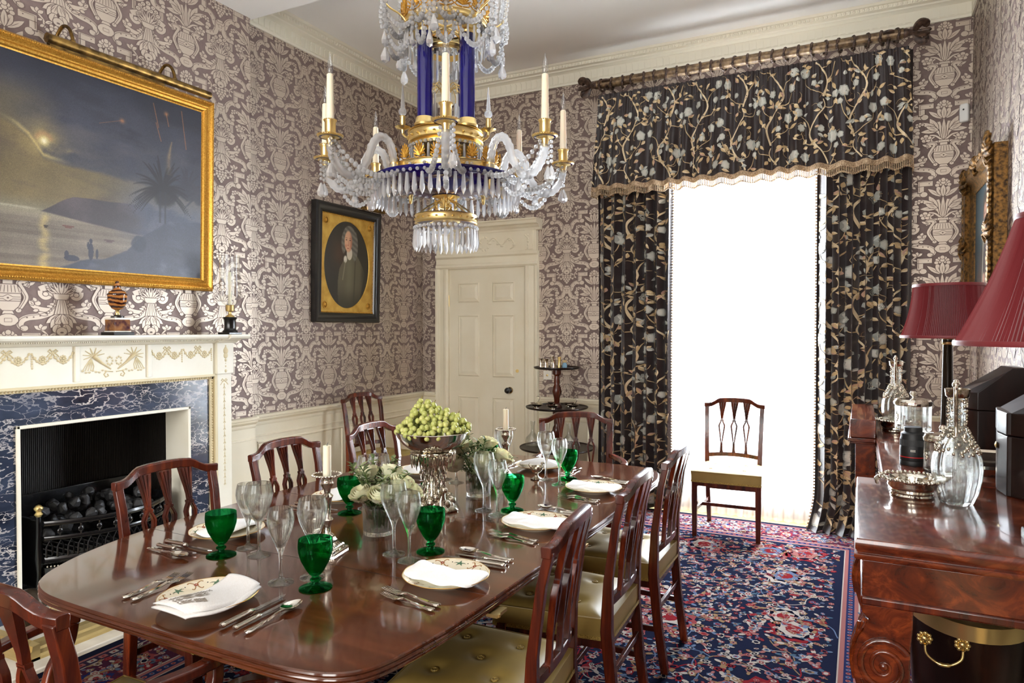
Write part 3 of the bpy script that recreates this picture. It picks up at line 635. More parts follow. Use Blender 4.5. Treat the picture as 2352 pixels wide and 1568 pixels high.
# low relief ornament of the frieze and jambs
m = M(); xr = XF-.004
def gar(y0, y1, z, sag, n=13):
    pts = [(xr, y0+(y1-y0)*i/n, z-sag*(1-(2*i/n-1)**2)) for i in range(n+1)]
    m.tube(pts, .003, 5)
    for i, p in enumerate(pts): m.ball((p[0], p[1], p[2]), .0075+.002*sin(i*2.1), 6, 4, (.5, 1.1, .9))
def bow(y, z):
    for s in (-1, 1):
        m.tube([(xr, y, z), (xr, y+s*.014, z+.013), (xr, y+s*.024, z+.004), (xr, y+s*.010, z-.004)], .0035, 5); m.tube([(xr, y, z), (xr, y+s*.018, z-.012), (xr, y+s*.030, z-.026)], .003, 5)
def rosette(y, z):
    for k in range(8): m.ball((xr, y+.013*cos(k*pi/4), z+.013*sin(k*pi/4)), .006, 6, 4, (.5, 1, 1))
    m.ball((xr, y, z), .007, 6, 4, (.7, 1, 1))
for s in (-1, 1):
    for k in range(2):
        y0 = s*(.225+.215*k+.0); y1 = s*(.225+.215*(k+1)-.012)
        gar(y0, (y0+y1)/2+0, 1.345, .05, 8); gar((y0+y1)/2, y1, 1.345, .05, 8)
        bow((y0+y1)/2 if k == 0 else (y0+y1)/2, 1.353); rosette(y0+(y1-y0)*.25, 1.318); rosette(y0+(y1-y0)*.75, 1.318)
        for j in range(7): m.ball((xr, y1, 1.345-.012*j), .006, 5, 3, (.5, 1, 1))
    # central trophy
    m.tube([(xr, s*.010, 1.235), (xr, s*.045, 1.24), (xr, s*.06, 1.222), (xr, s*.05, 1.207), (xr, s*.035, 1.213), (xr, s*.04, 1.224)], .003, 6)
    m.tube([(xr, s*.02, 1.25), (xr, s*.07, 1.285), (xr, s*.115, 1.325)], [.004, .007, .013], 6)
    for k in range(7): m.tube([(xr, s*.115, 1.325), (xr, s*(.115+.06*cos(k*.55-.4)), 1.325+.045*sin(k*.55-.4))], [.005, .002], 5)
    for k in range(5): m.tube([(xr, s*.13, 1.31), (xr, s*(.135+.012*k-.02), 1.27), (xr, s*(.14+.014*k-.02), 1.245)], [.004, .002, .002], 5)
    for k in range(8): m.ball((xr, s*(.05+.018*k), 1.24+.006*sin(k*2)), .006, 5, 3, (.5, 1.5, 1))
    for k in range(8): m.ball((xr, s*(.026+.016*cos(k*.785)), 1.296+.022*sin(k*.785)), .0065, 5, 3, (.5, 1, 1))
    # urn on the frieze block and drops down the jamb
    yy = s*.737; xx = XF+.016
    for z, a in ((1.20, .010), (1.23, .006), (1.25, .004), (1.27, .010), (1.30, .018), (1.33, .020), (1.345, .012), (1.362, .006)): m.ball((xx, yy, z), a, 8, 5, (.3, 1, 1.1))
    xr2 = xr; xr = XF; bow(yy, 1.135)
    for k in range(15): m.ball((XF, yy, 1.11-.045*k), .006, 6, 4, (.5, .8, 1.7)); m.tube([(XF, yy-.008, 1.085-.045*k), (XF, yy, 1.10-.045*k), (XF, yy+.008, 1.085-.045*k)], .0025, 5)
    m.tube([(XF, yy, 1.12), (XF, yy, .45)], .0015, 4); xr = xr2
m.build('relief_carving', CREAM2, mp, smooth=60)
# hearth slab, fender kerb, grate, coals
m = M(); m.box(-3.80, -3.115, 1.58, 3.27, -.005, .022); struct(m.build('trim_7', STONE, bevel=.006))
fd = thing('fender', 'low brass moulded hearth kerb lying on the pale stone slab before the grate', 'fender', (-3.2, FC, .022))
m = M(); fp = [(0, 0), (.0, .012), (-.012, .02), (-.014, .038), (-.026, .046), (-.03, .066), (-.06, .07), (-.06, 0)]
def frun(p0, p1, n):
    run(m, [(-a+0, z) for a, z in [(-q[0], q[1]) for q in fp]], p0, p1, n)
frun((0, -.74, 0), (0, .74, 0), (1, 0, 0)); m.build('front_rail', GILTP, fd, smooth=30)
for s in (-1, 1):
    m = M(); run(m, fp, (-.42, s*.74, 0), (0, s*.74, 0), (0, s, 0)); m.build('return_rail', GILTP, fd, smooth=30)
gr = thing('fire_grate', 'black cast-iron basket grate with pierced bowed front in the fireplace', 'grate', (-3.84, FC, .004))
def bowx(y, d=.20): return .06+d*(1-(y/.40)**2)
def bowstrip(m, z0, z1, y0=-.36, y1=.36, n=24, t=.016, bulge=0.0):
    P = []
    for k in range(n+1):
        y = y0+(y1-y0)*k/n; x = bowx(y); P.append([(x, y, z0), (x+bulge, y, (z0+z1)/2), (x, y, z1), (x-t, y, z1), (x-t, y, z0)])
    m.loft(P)
m = M(); bowstrip(m, .45, .475, bulge=.006); bowstrip(m, .375, .395, bulge=.004); bowstrip(m, .255, .29, bulge=.010)
for k in range(19):      # pierced arches
    y = -.342+k*.038; x = bowx(y); m.tube([(x-.004, y-.015, .29), (x, y-.015, .345), (x, y, .372), (x, y+.015, .345), (x-.004, y+.015, .29)], .005, 6)
    if k % 2: m.ball((x, y, .42), .016, 8, 5, (.5, 1, 1.2)); m.tube([(x, y, .395), (x, y, .45)], .005, 6)
m.build('front_bars', IRON, gr, smooth=50)
m = M(); P = []
for k in range(25):
    y = -.36+.72*k/24; x = bowx(y); P.append([(x+.012, y, .235), (x+.02, y, .20), (x-.03, y*.97, .15), (x-.07, y*.93, .12), (x-.09, y*.93, .12), (x-.02, y, .235)])
m.loft(P); m.build('apron', IRON, gr, smooth=60)
m = M()
for k in range(60): y = -.355+.71*k/59; m.ball((bowx(y)+.014, y, .243), .006, 6, 4)
m.build('beading', mat('steel', (190, 182, 168), 0.2, metal=1.0), gr, smooth=60)
m = M(); m.box(-.30, -.27, -.36, .36, .13, .55); m.box(-.28, .06, -.375, -.355, .13, .48); m.box(-.28, .06, .355, .375, .13, .48)
for k in range(14): m.box(-.28, .10, -.34+k*.05, -.325+k*.05, .27, .285)
m.build('basket', IRON, gr, bevel=.003)
for s in (-1, 1):
    m = M(); m.lathe([(.022, 0), (.026, .02), (.014, .05), (.018, .12), (.012, .2), (.02, .28), (.014, .4), (.012, .50)], 12, (.07, s*.37, 0)); m.build('leg', IRON, gr, smooth=50)
    m = M(); m.lathe([(.012, 0), (.02, .012), (.012, .026), (.02, .036), (.022, .046), (.012, .058), (0, .064)], 12); k = m.build('finial', BRASS, gr, smooth=50); k.location = (.07, s*.37, .50)
m = M()
co = None
for i in range(46):
    if i < 30: y = -.31+.62*(i % 10)/9+R.uniform(-.02, .02); x = -.20+.12*(i//10)+R.uniform(-.02, .02)+(.02 if i//10 == 2 else 0); z = .36+.10*(1-(y/.36)**2)+R.uniform(-.02, .02)
    else: y = -.26+.52*(i-30)/15+R.uniform(-.03, .03); x = -.11+R.uniform(-.10, .12); z = .47+.045*(1-(y/.32)**2)+R.uniform(-.01, .02)
    m = M(); rr = Random = random.Random(i)
    m.ball((0, 0, 0), R.uniform(.036, .050), 6, 4, (R.uniform(.7, 1.2), R.uniform(.7, 1.2), R.uniform(.6, 1)))
    m.v = [(a*rr.uniform(.7, 1.15), b2*rr.uniform(.7, 1.15), c*rr.uniform(.7, 1.15)) for a, b2, c in m.v]
    o = m.build('coal_lump', COAL, smooth=0, bevel=.004, seg=1); o.location = (-3.84+x, FC+y, .004+z); o.rotation_euler = (R.random()*6, R.random()*6, R.random()*6)
    tag(o, 'grey black lump of coal heaped in the iron basket of the grate', 'coal', 'coals heaped in the grate')
an = thing('andiron', 'dark firedog with scrolled brass foot standing on the hearth beside the grate', 'andiron', (-3.56, 1.96, .022))
m = M(); m.lathe([(.05, 0), (.055, .02), (.045, .04), (.05, .06), (.062, .09), (.07, .12), (.06, .16), (.035, .19), (.0, .2)], 16, (0, -.07, 0), wob=lambda a, z: 1+.05*sin(5*a)); m.build('body', mat('aged_bronze', (52, 42, 30), .3, metal=.6), an, smooth=60)
m = M()
for k in range(7):
    a = -1.2+k*.4; c = (.06+.02*sin(k*2.0), -.05+.03*k, .03+.02*(k % 2)); m.tube([(c[0]+.02*cos(t*.9)*(1-t/9), c[1]+.018*sin(t*.9)*(1-t/9), c[2]+.008*t*(1 if k % 2 else .6)) for t in range(8)], [.007-.0006*t for t in range(8)], 6)
    m.ball((c[0]+.02, c[1], c[2]+.05), .011, 8, 5)
m.build('scroll_foot', GILTP, an, smooth=60)

# ---- the large moonlit landscape, its picture light
def px(m0, cx, cy): return m0
pt = thing('landscape_painting', 'large moonlit bay landscape in a gilt frame above the mantelshelf', 'painting', (-3.795, 2.46, 2.325), rx=0, ry=radians(1.2))
PW, PH = .665, .608     # half sizes
Fp = [(0, .0), (0, .045), (-.010, .058), (-.022, .06), (-.030, .048), (-.044, .040), (-.056, .046), (-.066, .040), (-.072, .028), (-.085, .024), (-.085, .0)]
rect = [(-PW, -PH), (PW, -PH), (PW, PH), (-PW, PH)]
profile_frame(rect, [(a, b2) for a, b2 in Fp], lambda a, b2, c: (c, a, b2)).build('frame', GILT, pt, smooth=30)
m = M()
for k in range(110): m.ball((.060, -PW+.015+k*(2*PW-.03)/109, PH-.016), .006, 5, 3); m.ball((.060, -PW+.015+k*(2*PW-.03)/109, -PH+.016), .006, 5, 3)
for k in range(100):
    for s in (-1, 1): m.ball((.060, s*(PW-.016), -PH+.015+k*(2*PH-.03)/99), .006, 5, 3)
m.build('frame_beading', GILT, pt, smooth=60)
def noise2(U, V, seed, oct=4):
    rs = np.random.RandomState(seed); o = np.zeros_like(U); am = 1.0
    for k in range(oct):
        for j in range(5):
            a = rs.uniform(0, 2*pi); f = 3.0*2**k*rs.uniform(.7, 1.3); o += am*np.sin(2*pi*(U*np.cos(a)+V*np.sin(a)*.9)*f/2+rs.uniform(0, 6.28))/5
        am *= .55
    return o
def ss(x, a, b2): t = np.clip((x-a)/(b2-a), 0, 1); return t*t*(3-2*t)
def mixc(c, d, t): return c*(1-t[:, None])+np.array(d, float)*t[:, None]
def bay(U, V):
    wn = noise2(U, V*1.3, 15, 4); n = noise2(U+.05*wn, (V+.05*wn)*1.8, 3, 6); n2 = noise2(U*.8+.04*wn, V*2.6, 9, 6); n3 = noise2(U*2, V*2, 33, 6)
    lerp = lambda X, Y: np.interp(U, X, Y)
    e = lerp([0, .08, .126, .187, .317, .532, .75, 1], [.70, .665, .636, .550, .522, .515, .50, .48])+.012*n
    c = np.zeros((len(U), 3))+np.array([60, 61, 74.])
    c = mixc(c, (84, 80, 82), ss(n, -.1, .8)*.8); c = mixc(c, (44, 44, 56), ss(n2, .1, .9)*.8); c = mixc(c, (36, 38, 52), ss(V+.08*n, .78, 1.0)*.85); c = mixc(c, (112, 98, 66), ss(.26-U+.06*n, 0, .25)*ss(V, .45, .6)*ss(.95-V, 0, .2)*.7)
    g = ss(e-V, 0, .03); gold = np.zeros((len(U), 3))+np.array([122, 105, 68.])
    gold = mixc(gold, (98, 84, 62), ss(n2, -.2, .6)); gold = mixc(gold, (104, 98, 92), ss(U, .35, .7)); gold = mixc(gold, (132, 122, 96), ss(.36-V, 0, .1)*ss(.6-U, 0, .3)); c = c*(1-g[:, None])+gold*g[:, None]
    d = np.hypot((U-.190)*1.15, V-.612); th = np.arctan2(V-.612, U-.19)
    c = mixc(c, (164, 142, 90), np.exp(-(d/.085)**2)*ss(n3+1.1, .2, 1.2)); c = mixc(c, (196, 172, 106), np.exp(-((V-e)/.010)**2)*np.exp(-((U-.16)/.10)**2)*.9); c = mixc(c, (178, 128, 84), np.exp(-((d-.035)/.014)**2)*ss(np.sin(th), -.2, .6)*.6); c = mixc(c, (238, 214, 140), np.exp(-(d/.026)**2)); c = mixc(c, (255, 248, 210), np.exp(-(d/.013)**2))
    c = mixc(c, (172, 150, 96), np.exp(-((V-.585-.1*(U-.27))/.012)**2)*np.exp(-((U-.29)/.04)**2)*ss(n3, -.3, .5)*.8)
    wtr = ss(.271-V, -.003, .003); wc = np.array([132, 119, 103.])+20*noise2(U*.22, V*12, 12, 6)[:, None]*np.array([1, .95, .9]); wc = mixc(wc, (150, 140, 116), np.exp(-((V-.262)/.02)**2)); c = c*(1-wtr[:, None])+wc*wtr[:, None]
    c = mixc(c, (182, 176, 150), np.exp(-((V-.276)/.006)**2)*ss(.2-U, 0, .08)*.8)
    rf = np.exp(-((U-.190+.006*np.sin(V*70))/(.016+.02*(.27-V)))**2)*(V < .27)*(.55+.6*noise2(U*.6, V*16, 4, 4)); c = mixc(c, (226, 198, 122), np.clip(rf, 0, 1)*.85)
    top = lerp([0, .171, .22, .27, .315, .40, .50, .625, .7, 1], [.2, .268, .302, .337, .360, .371, .373, .377, .36, .34])+.004*n3
    hill = (ss(top-V, 0, .006)*ss(V-lerp([0, .17, .4, .62, 1], [.268, .266, .235, .21, .2]), 0, .01)*ss(U, .165, .175)); c = mixc(c, (70, 62, 66), hill*.92); c = mixc(c, (92, 80, 82), hill*ss(n3, 0, .9)*.6)
    hz = ss(U+.06*n, .50, .72)*ss(.50-V+.04*n3, 0, .2); c = mixc(c, (92, 98, 116), hz*.8); c = mixc(c, (66, 70, 86), hz*ss(n3+.4*n2, 0, .8)*.8); c = mixc(c, (128, 134, 150), hz*ss(-n3, .3, .9)*.4)
    sh2 = ss(lerp([0, .245, .35, .453, .575, .64, .79, 1], [-.05, 0, .045, .068, .127, .20, .31, .34])+.010*n3-V, 0, .012); c = mixc(c, (66, 69, 84), sh2*.85); c = mixc(c, (100, 106, 122), sh2*ss(n3, .1, .9)*.6); c = mixc(c, (52, 54, 66), sh2*ss(-n2, .2, .8)*.6)
    c = mixc(c, (58, 62, 76), ss(1-np.hypot((U-.64)/.05, (V-.165)/.055)+.25*n3, 0, .3)*.8)
    for bu, bv, bw, bc in ((.294, .208, .026, (110, 72, 62)), (.487, .161, .024, (96, 76, 74)), (.197, .196, .010, (70, 60, 54))): c = mixc(c, bc, ((np.abs(U-bu) < bw*(1-.4*(V < bv))) & (np.abs(V-bv) < .007)).astype(float)*.9)
    for fx, fy, a, b2 in ((.398, .095, .013, .045), (.398, .150, .008, .012), (.386, .125, .006, .020), (.427, .085, .007, .026), (.31, .052, .035, .016), (.287, .07, .010, .02)): c = mixc(c, (50, 50, 64), (np.hypot((U-fx)/a, (V-fy)/b2) < 1).astype(float)*.9)
    rdp = np.random.RandomState(4)
    for pu, pv, r0, nf, cl in ((.915, .52, .125, 30, (54, 52, 62)), (1.0, .50, .11, 20, (60, 58, 68)), (.770, .49, .175, 46, (38, 33, 38))):
        k = np.hypot((U-pu), V-pv) < r0*1.5; uu, vv = U[k], V[k]; best = np.zeros(len(uu))
        for f in range(nf):
            a = rdp.uniform(-.5, pi+.5); l = r0*rdp.uniform(.75, 1.15); ph = rdp.uniform(0, 6)
            for t in np.linspace(.05, 1, 22):
                x, y = pu+l*t*np.cos(a)*.95, pv+l*t*np.sin(a)*1.15-.55*r0*t*t*(1-.6*abs(np.sin(a))); wd = .0085*(1-t)+.0028
                best = np.maximum(best, np.clip(1.3-np.hypot((uu-x), (vv-y)*.9)/wd, 0, 1))
        q = np.zeros(len(U)); q[k] = best; c = mixc(c, cl, q*.93); c = mixc(c, cl, ss(1-np.hypot((U-pu)/(.55*r0), (V-pv+.02)/(.5*r0))+.3*n3, 0, .3)*.85)
    for tu in (.755, .785): c = mixc(c, (48, 46, 56), ((np.abs(U-tu) < .006) & (V < .48) & (V > .30)).astype(float)*.6)
    for fu, fv, l, tl in ((.715, .965, .13, .03), (.788, .926, .07, .015), (.877, .971, .22, .03), (.73, .86, .10, .03), (.555, .82, .05, -.12)):
        t = (fv-V)/l; on = (t > 0) & (t < 1); c = mixc(c, (196, 120, 66), on*np.exp(-((U-fu-tl*t)/.0022)**2)*.75)
    for fu, fv in ((.55, .815), (.788, .925)): c = mixc(c, (196, 130, 80), np.exp(-(np.hypot(U-fu, V-fv)/.012)**2)*.8)
    t = np.clip((V-.60)/.17, 0, 1); c = mixc(c, (178, 146, 92), ((V > .58) & (V < .775))*np.exp(-((U-.80-.02*t*t)/(.004+.012*(1-t)))**2)*.55*ss(n3+1, 0, 1.5))
    rs = np.random.RandomState(2); c = c*.84*(1+.06*rs.randn(len(U))+.07*n3)[:, None]
    return c
colour_sheet('canvas', bay, lambda u, v: (.026, -PW+.08+u*(2*PW-.16), -PH+.08+v*(2*PH-.16)), 460, 420, attr_mat('oil_canvas', 0.42, spec=0.5, bump=0.35, bscale=520), pt)
pl = thing('picture_light', 'long bronze picture light fixed over the gilt framed landscape', 'picture light', (-3.70, 2.51, 2.955))
m = M(); m.tube([(.085, -.48, -.035), (.085, .48, -.035)], .024, 14); m.build('lamp_tube', OLDBR, pl)
for y in (-.35, .24):
    m = M(); m.tube(cr([(-.07, y, .0), (-.05, y, .05), (0, y, .085), (.05, y, .065), (.078, y, .015), (.082, y, -.02)], 5), .009, 8); m.ball((.082, y, -.012), .015, 8, 6); m.build('arm', OLDBR, pl, smooth=60)
m = M(); m.box(-.095, -.06, -.38, .28, -.03, .02); m.build('bracket', OLDBR, pl, bevel=.004)

# ---- mantel ornaments
ur = thing('stone_urn', 'banded brown stone urn on a square plinth standing on the mantelshelf', 'urn', (-3.65, 2.405, 1.437))
m = M(); m.box(-.058, .058, -.058, .058, 0, .018); m.build('base_slab', BLACK, ur, bevel=.002)
m = M(); m.box(-.047, .047, -.047, .047, .018, .024); m.box(-.046, .046, -.046, .046, .086, .096); m.build('marble_bands', WHITEM, ur, bevel=.001)
m = M(); m.box(-.044, .044, -.044, .044, .024, .087); m.build('plinth', noisy(mat('purple_spar', (112, 74, 52), .12, coat=.4), (66, 36, 44), (150, 104, 62), 22.0), ur, bevel=.002)
m = M(); m.lathe([(.034, .096), (.034, .104), (.02, .108), (.018, .112)], 24); m.build('foot', BLACK, ur)
m = M(); m.lathe([(.010, .11), (.012, .118), (.008, .130), (.012, .138)], 20); m.build('stem', BRASS, ur)
m = M(); m.lathe([(.010, .137), (.028, .147), (.042, .168), (.048, .195), (.049, .216), (.052, .222), (.050, .228), (.046, .226)], 32); m.build('bowl', SPAR, ur, smooth=50)
m = M(); m.lathe([(.047, .226), (.040, .240), (.024, .250), (.016, .256), (.018, .266), (.016, .276), (.010, .284), (.011, .290), (.006, .298), (0, .30)], 28); m.build('lid', SPAR, ur, smooth=50)
def hurricane(loc, label):
    h = thing('hurricane_lamp', label, 'candlestick', loc)
    m = M(); m.box(-.052, .052, -.052, .052, 0, .014); m.build('base_slab', BLACK, h, bevel=.003)
    m = M(); m.lathe([(.045, .014), (.047, .022), (.038, .030), (.036, .04), (.036, .092), (.040, .100), (.044, .106), (.040, .112)], 32, wob=lambda a, z: 1-.05*(cos(12*a) > 0)*(.035 < z < .095)); m.build('fluted_column', BLACK, h)
    m = M(); m.lathe([(.030, .112), (.024, .120), (.012, .128), (.008, .138), (.010, .146), (.024, .150), (.026, .155), (.026, .185), (.028, .19), (.020, .19)], 24); m.build('candle_socket', BRASS, h)
    m = M(); m.lathe([(.010, .19), (.0095, .40), (.006, .404), (0, .405)], 16); m.build('candle', WAX, h)
    m = M(); m.lathe([(.028, .188), (.046, .203), (.060, .225), (.066, .255), (.0655, .30), (.064, .40), (.0645, .51)], 32, caps=False); m.build('glass_shade', CHIM, h, smooth=60)
    return h
hurricane((-3.64, 3.155, 1.437), 'brass and black hurricane candlestick with tall clear glass shade at the mantelshelf end')

# ---- oval portrait on the recessed part of the wall
po = thing('oval_portrait', 'portrait of a grey-wigged person in an olive coat, black frame with gilt oval mount', 'painting', (-3.868, 4.545, 2.01), ry=radians(1.5))
HW, HH = .41, .482
profile_frame([(-HW, -HH), (HW, -HH), (HW, HH), (-HW, HH)], [(0, 0), (0, .05), (-.012, .06), (-.03, .058), (-.045, .045), (-.06, .04), (-.075, .046), (-.085, .03), (-.085, 0)], lambda a, b2, c: (c, a, b2)).build('frame', BLACK, po, smooth=30)
m = M(); n = 64; ox, oz = .285, .365; rx, rz = HW-.08, HH-.08
out = []; inn = []
for k in range(n):
    a = 2*pi*k/n; inn.append((.026, ox*cos(a), oz*sin(a))); s = min(rx/max(abs(cos(a)), 1e-6), rz/max(abs(sin(a)), 1e-6)); out.append((.030, s*cos(a), s*sin(a)))
inn2 = [(.018, p[1]*.985, p[2]*.985) for p in inn]
m.add(out+inn+inn2, [(k, (k+1) % n, n+(k+1) % n, n+k) for k in range(n)]+[(n+k, n+(k+1) % n, 2*n+(k+1) % n, 2*n+k) for k in range(n)])
m.build('gilt_mount', noisy(mat('matt_gilt', (190, 150, 62), .45, metal=.45), (172, 132, 50), (204, 164, 78), 12.0), po, smooth=30)
m = M()
for sx in (-1, 1):
    for sz in (-1, 1):
        c = (.032, sx*(rx-.055), sz*(rz-.062)); m.tube([(c[0], c[1]+.022*cos(t*pi/6), c[2]+.026*sin(t*pi/6)) for t in range(12)], .004, 6, closed=True); m.ball(c, .013, 8, 5, (.6, 1, 1.2))
for k in range(60):
    for s in (-1, 1): m.ball((.034, s*(rx-.004), -rz+2*rz*k/59), .006, 5, 3)
for k in range(50):
    for s in (-1, 1): m.ball((.034, -rx+2*rx*k/49, s*(rz-.004)), .006, 5, 3)
m.build('mount_ornament', GILT, po, smooth=60)
def sitter(U, V):
    x = (U-.5)*2; z = (V-.5)*2; n = noise2(U, V, 5, 3)
    c = np.zeros((len(U), 3))+np.array([40, 34, 24.]); c = mixc(c, (70, 44, 22), np.exp(-((x+.35)/.28)**2-((z-.25)/.3)**2)*.8)
    def e(cx, cz, a, b2, s=.06): return ss(1-np.hypot((x-cx)/a, (z-cz)/b2), 0, s*2)
    body = ((z < .30-1.2*np.clip(np.abs(x-.22)-.12, 0, 1)**1.3) & (x > -.30+.1*np.sin(z*3)) & (x < .80-.35*np.clip(-z-.2, 0, 1)))
    c = mixc(c, (84, 78, 58), body.astype(float)); c = mixc(c, (104, 97, 74), body*np.exp(-((x-.1)/.16)**2)*.7); c = mixc(c, (58, 54, 38), body*np.exp(-((x-.36-.05*z)/.025)**2)); c = mixc(c, (52, 48, 34), body*ss(x, .55, .8)); c = mixc(c, (50, 46, 32), body*ss(-z, .4, 1))
    wig = np.maximum.reduce([e(.08, .66, .30, .26), e(-.16, .50, .11, .26), e(.33, .45, .15, .36)]); c = mixc(c, (112, 108, 98), wig*(.8+.2*np.sin(z*50+x*20))); c = mixc(c, (78, 74, 66), wig*ss(n, 0, .7)*.6)
    neck = e(.10, .27, .13, .16); c = mixc(c, (196, 186, 166), neck)
    face = e(.04, .54, .185, .27, .10); c = mixc(c, (206, 160, 128), face); c = mixc(c, (150, 96, 72), face*ss(x, .06, .22)); c = mixc(c, (188, 116, 92), e(-.06, .44, .06, .05, .4)*.8+e(.13, .44, .05, .05, .4)*.6)
    for ex in (-.045, .115): c = mixc(c, (58, 40, 32), e(ex, .575, .045, .018, .3)); c = mixc(c, (90, 66, 50), e(ex, .622, .06, .010, .3)*.8)
    c = mixc(c, (150, 100, 78), e(.055, .50, .016, .09, .3)*.8); c = mixc(c, (168, 110, 86), e(.03, .455, .04, .02, .3)); c = mixc(c, (150, 70, 60), e(.03, .385, .062, .014, .3))
    c = mixc(c, (206, 200, 186), e(-.08, .13, .09, .10, .2)); c = mixc(c, (150, 142, 120), (np.exp(-((x+.10-.25*(z))/.02)**2)*((z < .1) & (z > -.35)))*.6)
    return c+n[:, None]*2.5
def ovalP(u, v): return (.0195, (u-.5)*2*ox, (v-.5)*2*oz)
colour_sheet('canvas', sitter, ovalP, 150, 190, attr_mat('dark_oil_canvas', 0.4), po)
m = M(); m.tube([(.07, .12, .50), (.07, .42, .50)], .018, 10); m.tube([(.0, .2, .47), (.03, .2, .51), (.07, .2, .505)], .006, 6); m.build('picture_lamp', OLDBR, po)

# ---- carved gilt portrait on the far side wall
pr = thing('carved_portrait', 'gilt carved frame holding a dark portrait on blue, above the burgundy lampshade', 'painting', (XR-.002, 4.87, 2.00), rz=pi)
HW, HH = .50, .45
pts2 = [(-HW, -HH), (HW, -HH), (HW, HH), (-HW, HH)]
profile_frame(pts2, [(0, 0), (.0, .06), (-.02, .085), (-.05, .08), (-.07, .055), (-.10, .045), (-.125, .035), (-.125, 0)], lambda a, b2, c: (c, a, b2)).build('frame', GILTD, pr, smooth=30)
m = M()
def cart(cy, cz, n, rad):
    for k in range(n):
        a = 2*pi*k/n; r1 = rad*R.uniform(.6, 1.15)
        m.tube([(.07, cy, cz), (.095, cy+r1*.6*cos(a), cz+r1*.6*sin(a)), (.085, cy+r1*cos(a+.3), cz+r1*sin(a+.3)), (.075, cy+r1*.95*cos(a+.6), cz+r1*.95*sin(a+.6))], [.018, .016, .012, .005], 6)
for cy in (-HW+.03, HW-.03):
    for cz in (-HH+.03, HH-.03): cart(cy, cz, 9, .085)
for cy, cz in ((0, HH-.01), (0, -HH+.01), (-HW+.01, 0), (HW-.01, 0)): cart(cy, cz, 8, .07)
for k in range(26):
    for s in (-1, 1):
        y = -HW+.1+(2*HW-.2)*k/25; m.ball((.08, y, s*(HH-.012+.02*abs(sin(k*.9)))), .02, 6, 4, (.7, 1.3, .9))
        z = -HH+.1+(2*HH-.2)*k/25; m.ball((.08, s*(HW-.012+.02*abs(sin(k*.9))), z), .02, 6, 4, (.7, .9, 1.3))
m.build('carving', GILTD, pr, smooth=60)
def lady(U, V):
    x = (U-.5)*2*1.33; z = (V-.5)*2; n = noise2(U, V, 8, 3)
    c = np.zeros((len(U), 3))+np.array([52, 78, 88.]); c = mixc(c, (36, 54, 62), ss(-z, -.8, .6))
    def e(cx, cz, a, b2, s=.1): return ss(1-np.hypot((x-cx)/a, (z-cz)/b2), 0, s*2)
    b2 = (z < .05-.9*np.clip(np.abs(x)-.2, 0, 2)**1.2); c = mixc(c, (44, 30, 28), b2.astype(float)*ss(n+1.5, 0, 1)); c = mixc(c, (58, 34, 24), e(0, .52, .30, .40)); c = mixc(c, (212, 160, 132), e(.0, .42, .20, .27)); c = mixc(c, (204, 168, 146), e(.02, .1, .14, .2)); c = mixc(c, (206, 204, 176), b2*np.exp(-((np.abs(x)-.20+.15*z)/.05)**2))
    for ex in (-.08, .08): c = mixc(c, (52, 36, 32), e(ex, .47, .05, .022))
    c = mixc(c, (170, 80, 76), e(0, .28, .06, .02)); c = mixc(c, (200, 150, 126), e(-.1, -.7, .16, .12))
    return c*.8+n[:, None]*2
colour_sheet('canvas', lady, lambda u, v: (.030, (u-.5)*2*(HW-.12), (v-.5)*2*(HH-.12)), 120, 90, MATS['dark_oil_canvas'], pr)
